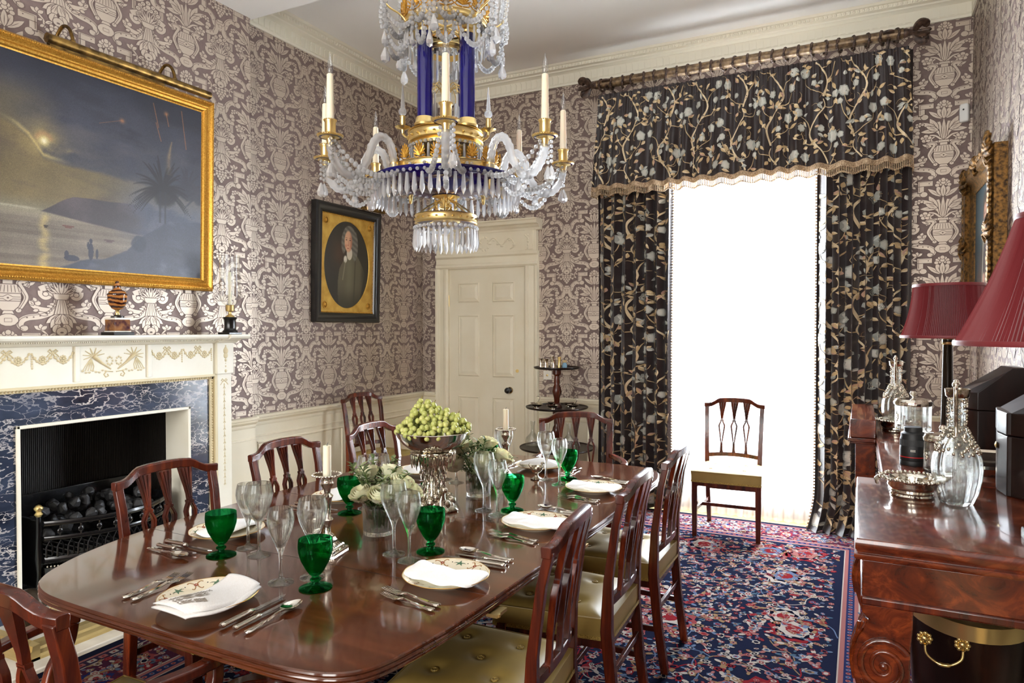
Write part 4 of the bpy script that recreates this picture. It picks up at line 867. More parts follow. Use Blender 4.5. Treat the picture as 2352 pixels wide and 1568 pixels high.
# ================================================================== RUG
class CM(M):
    """mesh whose polygons each carry one colour (woven or stitched pattern)"""
    def __init__(s, gain=1.0): super().__init__(); s.c = []; s.gain = gain
    def col(s, vs, fs, rgb):
        n0 = len(s.v); s.add(vs, fs); s.c += [rgb]*(len(s.v)-n0)
    def cbuild(s, name, m, parent=None, smooth=0):
        me = s.mesh(name, m, smooth); c = np.array(s.c, float)/255.0*s.gain; c = np.where(c <= 0.04045, c/12.92, ((c+0.055)/1.055)**2.4)
        a = me.color_attributes.new('Col', 'FLOAT_COLOR', 'POINT'); a.data.foreach_set('color', np.concatenate([c, np.ones((len(c), 1))], 1).ravel())
        o = bpy.data.objects.new(name, me); COL.objects.link(o)
        if parent: o.parent = parent
        return o
RX0, RX1, RY0, RY1 = -3.10, 0.40, -1.20, 5.50
def rug():
    m = CM(.70); H = .009; rd = random.Random(21)
    NAVY, RED, CREAMC, PINK, LB, TANC, DK, ROSEC = (28, 31, 50), (122, 34, 40), (170, 158, 148), (146, 92, 88), (92, 106, 132), (136, 108, 80), (14, 15, 30), (130, 60, 62)
    m.col([(RX0, RY0, 0), (RX1, RY0, 0), (RX1, RY1, 0), (RX0, RY1, 0), (RX0, RY0, H), (RX1, RY0, H), (RX1, RY1, H), (RX0, RY1, H)], [(0, 1, 5, 4), (1, 2, 6, 5), (2, 3, 7, 6), (3, 0, 4, 7), (4, 5, 6, 7)], NAVY)
    lay = [H+.0003]
    def quad(x0, x1, y0, y1, c, z=.0002): m.col([(x0, y0, H+z), (x1, y0, H+z), (x1, y1, H+z), (x0, y1, H+z)], [(0, 1, 2, 3)], c)
    def ringband(d0, d1, c, z):
        quad(RX0+d0, RX1-d0, RY0+d0, RY0+d1, c, z); quad(RX0+d0, RX1-d0, RY1-d1, RY1-d0, c, z); quad(RX0+d0, RX0+d1, RY0+d1, RY1-d1, c, z); quad(RX1-d1, RX1-d0, RY0+d1, RY1-d1, c, z)
    for d0, d1, c in ((.05, .065, PINK), (.065, .12, (52, 40, 60)), (.12, .128, CREAMC), (.128, .385, (70, 34, 52)), (.385, .393, CREAMC), (.393, .412, PINK), (.412, .450, (40, 44, 78)), (.450, .470, PINK), (.470, .476, CREAMC)): ringband(d0, d1, c, .0003)
    def blob(x, y, r, c, z, n=8, sx=1.0, rot=0.0, wob=0.0):
        vs = []
        for k in range(n):
            a = 2*pi*k/n; q = r*(1+wob*(1 if k % 2 else -1)); u, v = q*sx*cos(a), q*sin(a); u, v = rot2(u, v, rot); vs.append((x+u, y+v, H+z))
        m.col(vs, [tuple(range(n))], c)
    def vine(pts, w, c, z):
        z += rd.random()*.0001
        q = cr(pts, 4); vs = []
        for i in range(len(q)):
            a, b = q[max(i-1, 0)], q[min(i+1, len(q)-1)]; dx, dy = b[0]-a[0], b[1]-a[1]; d = math.hypot(dx, dy) or 1
            vs += [(q[i][0]-dy/d*w/2, q[i][1]+dx/d*w/2, H+z), (q[i][0]+dy/d*w/2, q[i][1]-dx/d*w/2, H+z)]
        m.col(vs, [(2*i, 2*i+1, 2*i+3, 2*i+2) for i in range(len(q)-1)], c)
    PAL = [CREAMC, CREAMC, PINK, LB, CREAMC, RED, ROSEC, TANC, PINK, RED]
    def flower(x, y, r, z):
        a = rd.random()*6.28; c = rd.choice(PAL); c2 = rd.choice(PAL); k = rd.random()
        sx = rd.uniform(.8, 1.7)
        z += rd.random()*.0006; blob(x, y, r, c, z, 12, sx, a, .16); blob(x, y, r*.62, c2 if c2 != c else DK, z+.00008, 8, sx, a); blob(x, y, r*.3, rd.choice((RED, NAVY, CREAMC)), z+.00016, 6, sx, a)
        for s in (-1, 1):
            if k > .35:
                t = a+s*rd.uniform(.9, 1.6); blob(x+r*1.7*cos(t), y+r*1.7*sin(t), r*.55, rd.choice((LB, CREAMC, PINK, TANC, (70, 92, 110))), z, 8, 1.9, t)
    fx0, fx1, fy0, fy1 = RX0+.48, RX1-.48, RY0+.48, RY1-.48
    for i in range(420):
        x, y = rd.uniform(fx0+.1, fx1-.1), rd.uniform(fy0+.1, fy1-.1); a = rd.random()*6.28; p = [(x, y)]
        for k in range(5): a += rd.uniform(.3, .9)*rd.choice((-1, 1)); p.append((min(max(p[-1][0]+.07*cos(a), fx0), fx1), min(max(p[-1][1]+.07*sin(a), fy0), fy1)))
        vine(p, .006, rd.choice((CREAMC, LB, TANC, RED)), .0004)
    # large red and pale palmettes set through the field
    for i in range(110):
        x, y = rd.uniform(fx0+.15, fx1-.15), rd.uniform(fy0+.15, fy1-.15); a = rd.choice((0, pi/2, pi, -pi/2))+rd.uniform(-.3, .3); r = rd.uniform(.07, .13); H0 = rd.random()*.00009; c = rd.choice((RED, (120, 30, 40), ROSEC, RED, LB, CREAMC))
        blob(x, y, r, c, .0005, 18, 1.3, a, .10); blob(x, y, r*.78, DK, .0006, 16, 1.3, a, .08); blob(x, y, r*.62, rd.choice((PINK, CREAMC, LB)), .0007, 14, 1.3, a, .10); blob(x, y, r*.36, RED, .0008, 10, 1.2, a)
    SP = .048; nx = int((fx1-fx0)/SP); ny = int((fy1-fy0)/SP)
    for i in range(nx):
        for j in range(ny):
            if rd.random() < .93: flower(fx0+.03+(i+rd.random()*.9)*(fx1-fx0-.06)/nx, fy0+.03+(j+rd.random()*.9)*(fy1-fy0-.06)/ny, rd.uniform(.007, .021), .0009)
    # borders
    def along(d, step, fn):
        n = int((RX1-RX0-2*d)/step)
        for k in range(n+1):
            x = RX0+d+(RX1-RX0-2*d)*k/n; fn(x, RY0+d, 0, k); fn(x, RY1-d, 0, k)
        n = int((RY1-RY0-2*d)/step)
        for k in range(1, n):
            y = RY0+d+(RY1-RY0-2*d)*k/n; fn(RX0+d, y, 1, k); fn(RX1-d, y, 1, k)
    along(.431, .034, lambda x, y, v, k: (blob(x, y, .011, PINK if k % 2 else LB, .0005, 8), blob(x, y, .005, RED, .0006, 6)))
    along(.092, .05, lambda x, y, v, k: (blob(x, y, .017, CREAMC if k % 2 else PINK, .0005, 8, 1.2, v*pi/2, .15), blob(x, y, .007, RED, .0006, 6)))
    def mainb(x, y, v, k):
        c = ((90, 40, 60), CREAMC, (36, 44, 92), ROSEC)[k % 4]
        blob(x, y, .075, c, .0005, 16, .8, v*pi/2, .12); blob(x, y, .05, NAVY if k % 2 else RED, .0006, 12, .8, v*pi/2, .1); blob(x, y, .03, CREAMC, .0007, 10); blob(x, y, .013, RED, .0008, 6)
    along(.256, .19, mainb)
    for d in (.150, .18, .215, .256, .295, .33, .362):
        along(d, .045, lambda x, y, v, k: flower(x+rd.uniform(-.02, .02), y+rd.uniform(-.02, .02), rd.uniform(.008, .020), .0009))
    o = m.cbuild('persian_rug', attr_mat('rug_wool', 1.0, spec=0.0, bump=0.5, bscale=420))
    tag(o, 'large navy and red Persian carpet with floral field under the dining table', 'rug')
rug()

# ================================================================== CURTAINS
SILK = mat('aubergine_silk', (40, 29, 29), 0.36, spec=0.5, sheen=0.25)
STITCH = attr_mat('embroidery', 0.6)
FRING = noisy(mat('fringe', (168, 142, 110), 0.7), (132, 106, 80), (198, 174, 142), 120.0)
SHEER = bpy.data.materials.new('sheer_voile'); SHEER.use_nodes = True
def _sheer():
    nt = SHEER.node_tree
    for n in list(nt.nodes): nt.nodes.remove(n)
    o = N(SHEER, 'ShaderNodeOutputMaterial'); t = N(SHEER, 'ShaderNodeBsdfTransparent'); tl = N(SHEER, 'ShaderNodeBsdfTranslucent'); d = N(SHEER, 'ShaderNodeBsdfDiffuse')
    for q in (tl, d): q.inputs['Color'].default_value = (.92, .92, .90, 1)
    a = N(SHEER, 'ShaderNodeMixShader'); a.inputs[0].default_value = .45; b = N(SHEER, 'ShaderNodeMixShader'); b.inputs[0].default_value = .50
    L(SHEER, tl, 0, a, 1); L(SHEER, d, 0, a, 2); L(SHEER, a, 0, b, 1); L(SHEER, t, 0, b, 2); L(SHEER, b, 0, o, 0)
_sheer()
def surf_normal(P, u, v, e=.002):
    a = Vector(P(u+e, v))-Vector(P(u-e, v)); b = Vector(P(u, v+e))-Vector(P(u, v-e)); n = a.cross(b); n.normalize()
    return n
def embroider(name, P, Wf, Hf, parent, seed, sgn, side=1):
    """climbing branches, leaves and flowers stitched on cloth P(u in 0..1, v in 0..1) of flat size Wf x Hf"""
    m = CM(); rd = random.Random(seed); rep = .66
    CRM, CRM2, TAN2, PNK, GRY, GRY2, BRN = (222, 202, 166), (196, 172, 132), (200, 172, 128), (190, 154, 134), (200, 200, 190), (164, 166, 158), (130, 106, 76)
    def pt(x, y, off=.0035):
        u, v = min(max(x/Wf, .002), .998), min(max(y/Hf, .002), .998); q = Vector(P(u, v))+surf_normal(P, u, v)*off*sgn
        return tuple(q)
    def inside(x, y): return .012 < x < Wf-.012 and .015 < y < Hf-.015
    def stroke(pts, w0, w1, c, n=5):
        q = cr(pts, n); vs = []
        for i in range(len(q)):
            a, b = q[max(i-1, 0)], q[min(i+1, len(q)-1)]; dx, dy = b[0]-a[0], b[1]-a[1]; d = math.hypot(dx, dy) or 1; w = w0+(w1-w0)*i/(len(q)-1)
            vs.append((q[i], (-dy/d*w/2, dx/d*w/2)))
        for i in range(len(vs)-1):
            (p, a), (r, b) = vs[i], vs[i+1]
            if inside(*p) and inside(*r): m.col([pt(p[0]+a[0], p[1]+a[1]), pt(r[0]+b[0], r[1]+b[1]), pt(r[0]-b[0], r[1]-b[1]), pt(p[0]-a[0], p[1]-a[1])], [(0, 1, 2, 3)], c)
    def leaf(x, y, ln, wd, a, c, c2):
        if not (inside(x, y) and inside(x+ln*cos(a), y+ln*sin(a))): return
        prof = (0, .36, .5, .44, .24, 0)
        for s, cc in ((1, c), (-1, c2)):
            vs = []
            for k, w in enumerate(prof):
                t = k/5; bx, by = x+ln*t*cos(a), y+ln*t*sin(a); vs += [pt(bx, by, .0045), pt(bx-s*w*wd*sin(a), by+s*w*wd*cos(a), .0045)]
            m.col(vs, [(2*k, 2*k+1, 2*k+3, 2*k+2) for k in range(5)], cc)
    def bloom(x, y, r, pet=7):
        if not (inside(x-r, y-r) and inside(x+r, y+r)): return
        a0 = rd.random()*6
        for ring, rr, c in ((0, r, GRY2), (1, r*.78, GRY), (2, r*.42, (206, 204, 194))):
            n = 14; vs = [pt(x, y, .005+.0008*ring)]+[pt(x+rr*(1+.12*cos(pet*(2*pi*k/n)+a0))*cos(2*pi*k/n), y+rr*1.1*(1+.12*cos(pet*(2*pi*k/n)+a0))*sin(2*pi*k/n), .005+.0008*ring) for k in range(n)]
            m.col(vs, [(0, 1+k, 1+(k+1) % n) for k in range(n)], c)
    def tend(x, y, s):
        pts = [(x+.010*cos(k*.9*s)+.0, y-.0065*k+.010*sin(k*.9)) for k in range(11)]
        stroke(pts, .0022, .0018, BRN, 2)
    ncol = max(1, round(Wf/.36)); 
    for c in range(ncol):
        xc = Wf*(c+.5)/ncol; nrep = int(Hf/rep)+2
        for r_ in range(nrep):
            y0 = r_*rep-.33*(c % 2)-.1; s = 1 if c % 2 else -1; D = lambda dx, dy: (xc+s*dx, y0+dy)
            stroke([D(-.05, -.02), D(-.085, .10), D(-.04, .20), D(.03, .27)], .017, .009, CRM, 6); stroke([D(.0, .24), D(.06, .36), D(.0, .48), D(-.06, .56), D(-.05, .62)], .016, .006, CRM, 6)
            stroke([D(.03, .27), D(.10, .30), D(.135, .37)], .010, .004, CRM2); stroke([D(-.085, .10), D(-.13, .16), D(-.15, .24)], .010, .004, CRM2); stroke([D(-.06, .56), D(-.13, .56), D(-.16, .62)], .008, .003, CRM2); stroke([D(.055, .38), D(.08, .46), D(.14, .50)], .008, .003, CRM2); stroke([D(-.04, .2), D(-.10, .23), D(-.12, .30)], .006, .003, CRM2); stroke([D(-.05, .0), D(.02, .03), D(.09, .09), D(.10, .16)], .007, .003, CRM2)
            for dx, dy, rr in ((.10, .18, .036), (-.125, .33, .040), (.135, .41, .028), (-.03, .385, .026), (.155, .53, .032), (-.155, .65, .026), (-.155, .25, .022), (.02, .09, .022)): bloom(*D(dx, dy), rr*rd.uniform(.9, 1.1), rd.choice((5, 6, 7)))
            for k in range(48):
                dx, dy = rd.uniform(-.17, .17), rd.uniform(0, .66); a = rd.random()*6.28; cc = rd.choice(((CRM, TAN2), (TAN2, CRM2), (PNK, TAN2), (GRY, GRY2), (CRM, CRM2)))
                x, y = D(dx, dy); leaf(x, y, rd.uniform(.034, .066), rd.uniform(.019, .031), a, *cc)
                if k % 3 == 0: stroke([(x, y), (x-.02*cos(a+.4), y-.02*sin(a+.4)), (x-.045*cos(a+.9), y-.045*sin(a+.9))], .0035, .0025, CRM2, 3)
            for k in range(4): tend(*D(rd.uniform(-.15, .15), rd.uniform(.1, .6)), rd.choice((-1, 1)))
    return m.cbuild(name, STITCH, parent)
YC = 5.50
def curtain(name, label, x0, x1, folds, zt, flare, seed, edge):
    def P(u, v):      # u across, v from the floor (0) to the heading (1)
        z = zt*v; g = u*folds*2*pi
        am = .050*(1-.55*v**4)
        w = x0+(x1-x0)*u
        x = w+.012*sin(2*g)+flare*(max(0, .10-v)/.10)**2*.05*(1 if u > .5 else -1)
        y = YC-.01+am*sin(g+.5*sin(3*v+u*4))+.015*sin(u*9+v*5)-(max(0, .06-v)/.06)**2*flare*.10
        return (x, y, max(z, .012+.006*sin(g)))
    t = thing(name, label, 'curtain', (0, 0, 0))
    m = M(); m.grid(P, folds*16, 60); m.build('drape', SILK, t, smooth=180)
    embroider('embroidery', P, abs(x1-x0)*1.55, zt, t, seed, 1)
    m = M(); u = 1.0 if edge > 0 else 0.0
    for k in range(150):
        p = P(u, (k+.5)/150); m.ball((p[0]+edge*.006, p[1]-.004, p[2]), .008, 5, 4)
    m.build('bobble_edge', FRING, t, smooth=60)
    return t
curtain('curtain', 'embroidered dark silk curtain hanging between the dumb waiter and the window', -1.965, -1.335, 7, 3.40, .0, 11, 1)
curtain('curtain', 'embroidered dark silk curtain pooling on the carpet behind the end of the sideboard', -.285, .315, 7, 3.40, 1.0, 12, -1)
def valP(u, v):       # v 0 at the hem, 1 at the gathered heading; ends return to the wall
    xt0, xt1, xb0, xb1 = -1.93, .285, -1.99, .318
    a = (u-.04)/.92
    x = (xb0+(xb1-xb0)*a)*(1-v)+(xt0+(xt1-xt0)*a)*v; y = 5.40
    g = a*2*pi*17
    am = .022*(1-v)**.6+.006
    y += am*sin(g+1.3*sin(a*20))+(.008*sin(a*2*pi*64)*v**2)-.015*(1-v)
    if a < 0: y = 5.40+(-a/.0435)*.27; x = xb0*(1-v)+xt0*v
    if a > 1: y = 5.40+((a-1)/.0435)*.27; x = xb1*(1-v)+xt1*v
    z = 2.635+(3.39-2.635)*v-.006*sin(g)*(1-v)
    return (x, y, z)
va = thing('valance', 'gathered dark embroidered pelmet with tan tassel fringe across the top of the window', 'valance', (0, 0, 0))
m = M(); m.grid(valP, 460, 22); m.build('cloth', SILK, va, smooth=180)
embroider('embroidery', valP, 3.1, .83, va, 31, 1)
m = M()
P_ = []
for k in range(461):
    x, y, z = valP(k/460, 0); P_.append([(x, y-.006, z+.012), (x, y+.004, z+.012), (x, y+.004, z-.026), (x, y-.006, z-.026)])
m.loft(P_)
nT = 230
for k in range(nT):
    x, y, z = valP((k+.5)/nT, 0)
    m.lathe([(.0036, -.062), (.0038, -.02)], 5, (x, y, z)); m.ball((x, y, z-.066), .0062, 6, 4, (1, 1, 1.4)); m.ball((x, y, z-.040), .0042, 5, 3)
m.build('fringe', FRING, va, smooth=60)
# sheers
for x0, x1, lab in ((-1.46, -.80, 'white sheer voile panel hanging in the window behind the upholstered chair'), (-.82, -.16, 'white sheer voile panel hanging in the window beside the pooled dark curtain')):
    def SP(u, v, x0=x0, x1=x1):
        g = u*2*pi*9; return (x0+(x1-x0)*u, 5.615+.022*sin(g+.6*sin(4*v))*(1-.3*v)-.05*(max(0, .05-v)/.05)**2, .012+3.28*v)
    m = M(); m.grid(SP, 110, 24); tag(m.build('sheer_curtain', SHEER, smooth=180), lab, 'curtain')
# pole, rings, finials
pole = thing('curtain_pole', 'reeded bronze curtain pole with carved leaf finials above the pelmet', 'curtain pole', (-.857, 5.47, 3.503))
BRZ = noisy(mat('bronzed_wood', (104, 82, 58), .4, metal=.3), (70, 52, 38), (140, 116, 84), 30.0)
BRZD = noisy(mat('dark_carved_wood', (62, 44, 36), .45), (40, 27, 22), (92, 70, 56), 30.0, bump=.3)
m = M(); m.lathe([(.034, -1.11), (.034, 1.11)], 48, wob=lambda a, z: 1+.07*abs(cos(8*a))); o = m.build('rod', BRZ, pole, smooth=60); o.rotation_euler = (0, radians(90), 0)
for s in (-1, 1):
    m = M(); m.lathe([(.038, 0), (.042, .01), (.036, .03), (.030, .05), (.022, .08), (.02, .10)], 20); 
    for k in range(5):
        a = 2*pi*k/5+.4; m.tube(cr([(0, 0, .09), (.05*cos(a), .05*sin(a), .11), (.085*cos(a), .085*sin(a), .15), (.07*cos(a), .07*sin(a), .19), (.035*cos(a), .035*sin(a), .175)], 4), [.010+.006*sin(t*.2) for t in range(17)], 6, flat=2.2)
    m.lathe([(.014, .09), (.016, .14), (.012, .19), (.018, .205), (.012, .225), (0, .235)], 12)
    o = m.build('finial', BRZD, pole, smooth=60); o.rotation_euler = (0, s*radians(90), 0); o.location = (s*1.11, 0, 0); o.scale = (.8, .8, .72)
    m = M(); m.tube([(s*1.02, .22, -.02), (s*1.02, .05, -.03), (s*1.02, .0, -.045), (s*1.02, -.04, -.03)], .012, 8); m.lathe([(.035, 0), (.035, .012), (0, .014)], 16, (s*1.02, -.05, .0)); m.build('bracket', BRZD, pole, smooth=60)
ring0 = None
for k in range(25):
    x = -1.07+2.14*k/24
    if ring0 is None:
        m = M(); m.tube([(.006*sin(t*pi/4), .047*cos(2*pi*t/24), .047*sin(2*pi*t/24)) for t in range(24)], .0065, 8, closed=True)
        for t in range(24): m.ball((0, .047*cos(2*pi*t/24), .047*sin(2*pi*t/24)), .0085, 6, 4)
        m.tube([(0, 0, -.05), (0, 0, -.085), (0, .01, -.095)], .003, 6)
        ring0 = m.build('curtain_ring', BRZD, smooth=60); o = ring0; tag(o, 'dark beaded curtain ring strung on the reeded pole above the pelmet', 'curtain ring', 'rings on the curtain pole')
    else: o = ring0.copy(); COL.objects.link(o)
    o.location = (-.857+x, 5.47, 3.494); o.rotation_euler = (0, 0, R.uniform(-.35, .35))

# ================================================================== DINING TABLE
OUT = cr([(-2.352, 2.00), (-2.350, 1.82), (-2.332, 1.62), (-2.290, 1.43), (-2.230, 1.28), (-2.155, 1.175), (-2.05, 1.12), (-1.90, 1.102), (-1.60, 1.098), (-1.25, 1.098), (-1.10, 1.104), (-1.00, 1.130), (-.942, 1.19), (-.912, 1.31), (-.893, 1.50), (-.884, 1.8), (-.876, 2.3), (-.874, 3.15), (-.885, 3.36), (-.94, 3.52), (-1.07, 3.59), (-1.60, 3.60), (-2.15, 3.59), (-2.28, 3.52), (-2.34, 3.36), (-2.352, 3.1), (-2.352, 2.5)], 5, True)
tb = thing('dining_table', 'long polished mahogany dining table with reeded edge, laid for eight', 'table', (-1.61, 2.32, 0))
def inset(poly, d):
    n = len(poly); r = []
    for i in range(n):
        a, b = poly[i-1], poly[(i+1) % n]; dx, dy = b[0]-a[0], b[1]-a[1]; l = math.hypot(dx, dy); r.append((poly[i][0]+dy/l*d, poly[i][1]-dx/l*d))
    return r
m = M(); n = len(OUT); rings = []
for d, z in ((-.003, .735), (.0, .732), (.001, .728), (-.001, .7245), (-.0035, .7238), (-.0005, .721), (.001, .717), (-.0005, .7135), (-.003, .7128), (0, .710), (.001, .706), (-.002, .7025), (-.02, .700)):
    rings.append([(x+1.61, y-2.32, z) for x, y in inset(OUT, d)])
m.loft(list(reversed(rings)), True, True); tt = m.build('table_top', MAHOGT, tb, smooth=30)
m = M()
for y, xa, xb in ((1.655, -2.325, -.890), (2.297, -2.348, -.878)): m.box(xa+1.61, xb+1.61, y-2.32-.0006, y-2.32+.0006, .7345, .7353)
m.build('leaf_joint', mat('joint_shadow_gap', (26, 10, 6), .6), tb, smooth=0)
m = M()
for y in (1.655, 2.297): m.box(-.90+1.61, -.866+1.61, y-2.32-.03, y-2.32+.03, .690, .699); m.lathe([(.008, 0), (.008, .008), (0, .009)], 10, (-.869+1.61, y-2.32-.02, .691))
m.build('leaf_clip', BRASS, tb)
for py in (-.72, .78):
    m = M(); m.lathe([(.10, .66), (.10, .69), (.07, .66), (.06, .60), (.075, .54), (.085, .47), (.07, .42), (.055, .39), (.07, .37), (.075, .30), (.06, .27), (.05, .25)], 28, (0, py, 0)); m.build('pedestal', MAHOG, tb, smooth=40)
    for k in range(4):
        a = pi/4+k*pi/2; d = (cos(a), sin(a)); m = M()
        m.bar([(d[0]*r, py+d[1]*r, z) for r, z in cr([(.04, .34), (.14, .345), (.26, .27), (.36, .14), (.46, .065)], 4)], .05, [.085-.0025*i for i in range(17)]); m.build('leg', MAHOG, tb, bevel=.004)
        m = M(); m.lathe([(.022, 0), (.022, .03)], 12, (d[0]*.47, py+d[1]*.47, .009)); m.box(d[0]*.46-.02, d[0]*.46+.02, py+d[1]*.46-.02, py+d[1]*.46+.02, .03, .085); m.build('castor', BRASS, tb, bevel=.003)

# ================================================================== CHAIRS
def make_chair(label, arm=False, cat='chair', W=1.0, K=1.0):
    t = thing('armchair' if arm else 'dining_chair', label, cat)
    def yz(z):     # lean of the back
        return float(np.interp(z, [0, .2, .42, .6, .8, .95], [-.265, -.235, -.215, -.222, -.25, -.288]))
    for s in (-1, 1):
        m = M(); x = s*.213*W
        m.hexa([(x-.015, .155, .0), (x+.015, .155, .0), (x+.015, .185, .0), (x-.015, .185, .0)], [(x-.021, .148, .40), (x+.021, .148, .40), (x+.021, .190, .40), (x-.021, .190, .40)])
        m.build('leg', MAHOG, t, bevel=.002)
        m = M(); zs = (0, .1, .2, .3, .42, .5, .6, .7, .8, .888)
        m.bar([(s*W*float(np.interp(z, [0, .42, .95], [.178, .186, .200])), yz(z), z) for z in zs], [K*q for q in (.030, .031, .032, .033, .034, .033, .031, .030, .030, .030)], [K*q for q in (.032, .034, .036, .038, .040, .036, .030, .027, .025, .024)], (0, 1, 0)); m.build('leg', MAHOG, t, bevel=.003)
    m = M(); rings = []     # crest rail with cyma shoulders
    for x, zt, zb in ((-.217, .903, .872), (-.185, .904, .872), (-.165, .908, .876), (-.145, .918, .886), (-.125, .932, .898), (-.108, .940, .905), (-.07, .944, .909), (0, .946, .911), (.07, .944, .909), (.108, .940, .905), (.125, .932, .898), (.145, .918, .886), (.165, .908, .876), (.185, .904, .872), (.217, .903, .872)):
        y = yz((zt+zb)/2)-.018*(1-(x/.217)**2)+.006; X = x*W
        rings.append([(X, y-.013, zb), (X, y+.013, zb), (X, y+.015, zt-.004), (X, y+.010, zt), (X, y-.008, zt), (X, y-.015, zt-.004)])
    m.loft(rings); m.build('crest_rail', MAHOG, t, smooth=35, bevel=.002)
    m = M(); rings = []
    for i in range(9):
        x = (-.186+.372*i/8)*W; y = yz(.52)-.020*(1-(2*i/8-1)**2)+.004; z = .515+.012*(1-(2*i/8-1)**2); rings.append([(x, y-.011, z-.015), (x, y+.011, z-.015), (x, y+.011, z+.015), (x, y-.011, z+.015)])
    m.loft(rings); m.build('lower_rail', MAHOG, t, bevel=.003)
    for cx in (-.088, 0, .088):
        m = M(); X = cx*W; bw = lambda z: yz(z)-.018*(1-(cx/.2)**2)
        def lf(pts):      # (dx, z, half width)
            m.loft([[(X+dx-h, bw(z)-.008, z), (X+dx+h, bw(z)-.008, z), (X+dx+h, bw(z)+.009, z), (X+dx-h, bw(z)+.009, z)] for dx, z, h in pts])
        lf([(0, .775, .0085), (0, .80, .010), (0, .83, .014), (0, .87, .022), (0, .914, .029)]); lf([(0, .768, .0145), (0, .778, .0145)])
        for s in (-1, 1): lf([(s*.0035, .605, .004), (s*.010, .66, .0052), (s*.0185, .72, .0062), (s*.020, .735, .0065), (s*.015, .75, .0062), (s*.004, .772, .006)])
        lf([(0, .52, .014), (0, .54, .013), (0, .56, .0095), (0, .61, .008)])
        for k in (-1, 0, 1): m.tube([(X+k*.004, bw(.79)+.010, .79), (X+k*.009, bw(.85)+.010, .85), (X+k*.018, bw(.905)+.011, .905)], [.0025, .004, .005], 5)
        for s in (-1, 1): m.tube([(X+s*.005, bw(.62)+.0105, .62), (X+s*.0185, bw(.725)+.0105, .725), (X+s*.018, bw(.738)+.0105, .738), (X+s*.005, bw(.765)+.0105, .765)], .0022, 5)
        m.build('splat', MAHOG, t, smooth=35)
    # over-upholstered seat
    def tr(u, v): hw = (.198+(.236-.198)*v)*W; return (hw*(2*u-1), -.200+.402*v)
    but = [(.25, .30), (.75, .30), (.5, .52), (.25, .76), (.75, .76)]
    def top(u, v):
        x, y = tr(u, v); e = min(u, 1-u, v, 1-v); z = .462+.022*(1-math.exp(-e*14))
        for a, b in but: z -= .013*math.exp(-(((u-a)*.45)**2+((v-b)*.42)**2)/.0011)
        return (x, y, z)
    m = M(); m.grid(top, 36, 36)
    co = [tr(0, 0), tr(1, 0), tr(1, 1), tr(0, 1)]; co2 = [(x*.985, y*.985+.001) for x, y in co]
    m.hexa([(x, y, .388) for x, y in co2], [(x, y, .464) for x, y in co]); m.box(-.168*W, .168*W, -.232, -.195, .395, .468)
    st_ = m.build('seat', LEATH, t, smooth=50)
    m = M(); m.tube([(*tr(u, v), .463) for u, v in ((0, 0), (.5, 0), (1, 0), (1, .5), (1, 1), (.5, 1), (0, 1), (0, .5))], .0035, 6, closed=True); m.build('piping', LEATH, st_, smooth=60)
    m = M()
    for i in range(4):
        a, b = co2[i], co2[(i+1) % 4]
        if i == 0: a, b = (-.168*W, -.234), (.168*W, -.234)
        dx, dy = b[0]-a[0], b[1]-a[1]; l = math.hypot(dx, dy); nx, ny = dy/l*.003, -dx/l*.003
        m.add([(a[0]+nx, a[1]+ny, .388 if i else .395), (b[0]+nx, b[1]+ny, .388 if i else .395), (b[0]+nx, b[1]+ny, .401 if i else .408), (a[0]+nx, a[1]+ny, .401 if i else .408)], [(0, 1, 2, 3)])
    m.build('braid', BRAID, st_, smooth=0)
    for a, b in but:
        p = top(a, b); m = M(); m.tube([(p[0]+.009*cos(k*pi/4), p[1]+.009*sin(k*pi/4), p[2]+.003) for k in range(8)], .0035, 6, closed=True); m.ball((p[0], p[1], p[2]+.002), .007, 8, 5, (1, 1, .5)); m.build('button', BRAID, st_, smooth=60)
    m = M(); m.box(-.17*W, .17*W, -.226, -.2, .36, .394); m.box(-.2*W, .2*W, .15, .188, .36, .389)
    for s in (-1, 1): m.bar([(s*.186*W, -.2, .375), (s*.213*W, .16, .375)], .022, .028)
    m.build('seat_rail', MAHOG, t, smooth=0)
    for s in (-1, 1): m = M(); m.bar([(s*.181*W, -.24, .185), (s*.213*W, .17, .185)], .014, .024); m.build('stretcher', MAHOG, t, bevel=.002)
    m = M(); m.bar([(-.198*W, -.03, .185), (.198*W, -.03, .185)], .014, .024); m.build('stretcher', MAHOG, t, bevel=.002)
    m = M(); m.bar([(-.18*W, -.230, .27), (.18*W, -.230, .27)], .014, .024); m.build('stretcher', MAHOG, t, bevel=.002)
    if arm:
        for s in (-1, 1):
            m = M(); m.bar(cr([(s*.196*W, -.232, .684), (s*.225*W, -.16, .684), (s*.258*W, -.04, .683), (s*.262*W, .04, .681), (s*.250*W, .085, .679)], 5), [.028]*6+[.032]*9+[.036]*6, [.026]*6+[.024]*9+[.026]*6); m.build('arm', MAHOG, t, bevel=.005)
            m = M(); m.bar(cr([(s*.252*W, .065, .672), (s*.256*W, .055, .62), (s*.246*W, .010, .56), (s*.236*W, .0, .50), (s*.232*W, .06, .44), (s*.226*W, .10, .39)], 5), .028, [.030+.0005*i for i in range(26)], (0, 1, 0)); m.build('arm_support', MAHOG, t, bevel=.005)
    return t
ch = make_chair('')
def put(o, x, y, deg, label, group=None, first=False):
    if not first: o = clone(o)
    o.location = (x, y, .0095 if x < RX1 and y < RY1 and x > RX0 else 0); o.rotation_euler = (0, 0, radians(deg)); o['label'] = label
    if group: o['group'] = group
    return o
G = 'dining chairs round the table'
put(ch, -2.140, 1.775, -92, 'mahogany dining chair in front of the coal grate, olive leather seat', G, True)
put(ch, -2.140, 2.405, -90, 'mahogany dining chair against the table, second along the fireplace side', G)
put(ch, -2.140, 3.055, -90, 'mahogany dining chair with a gleaming top rail behind the grapes and silver bowl', G)
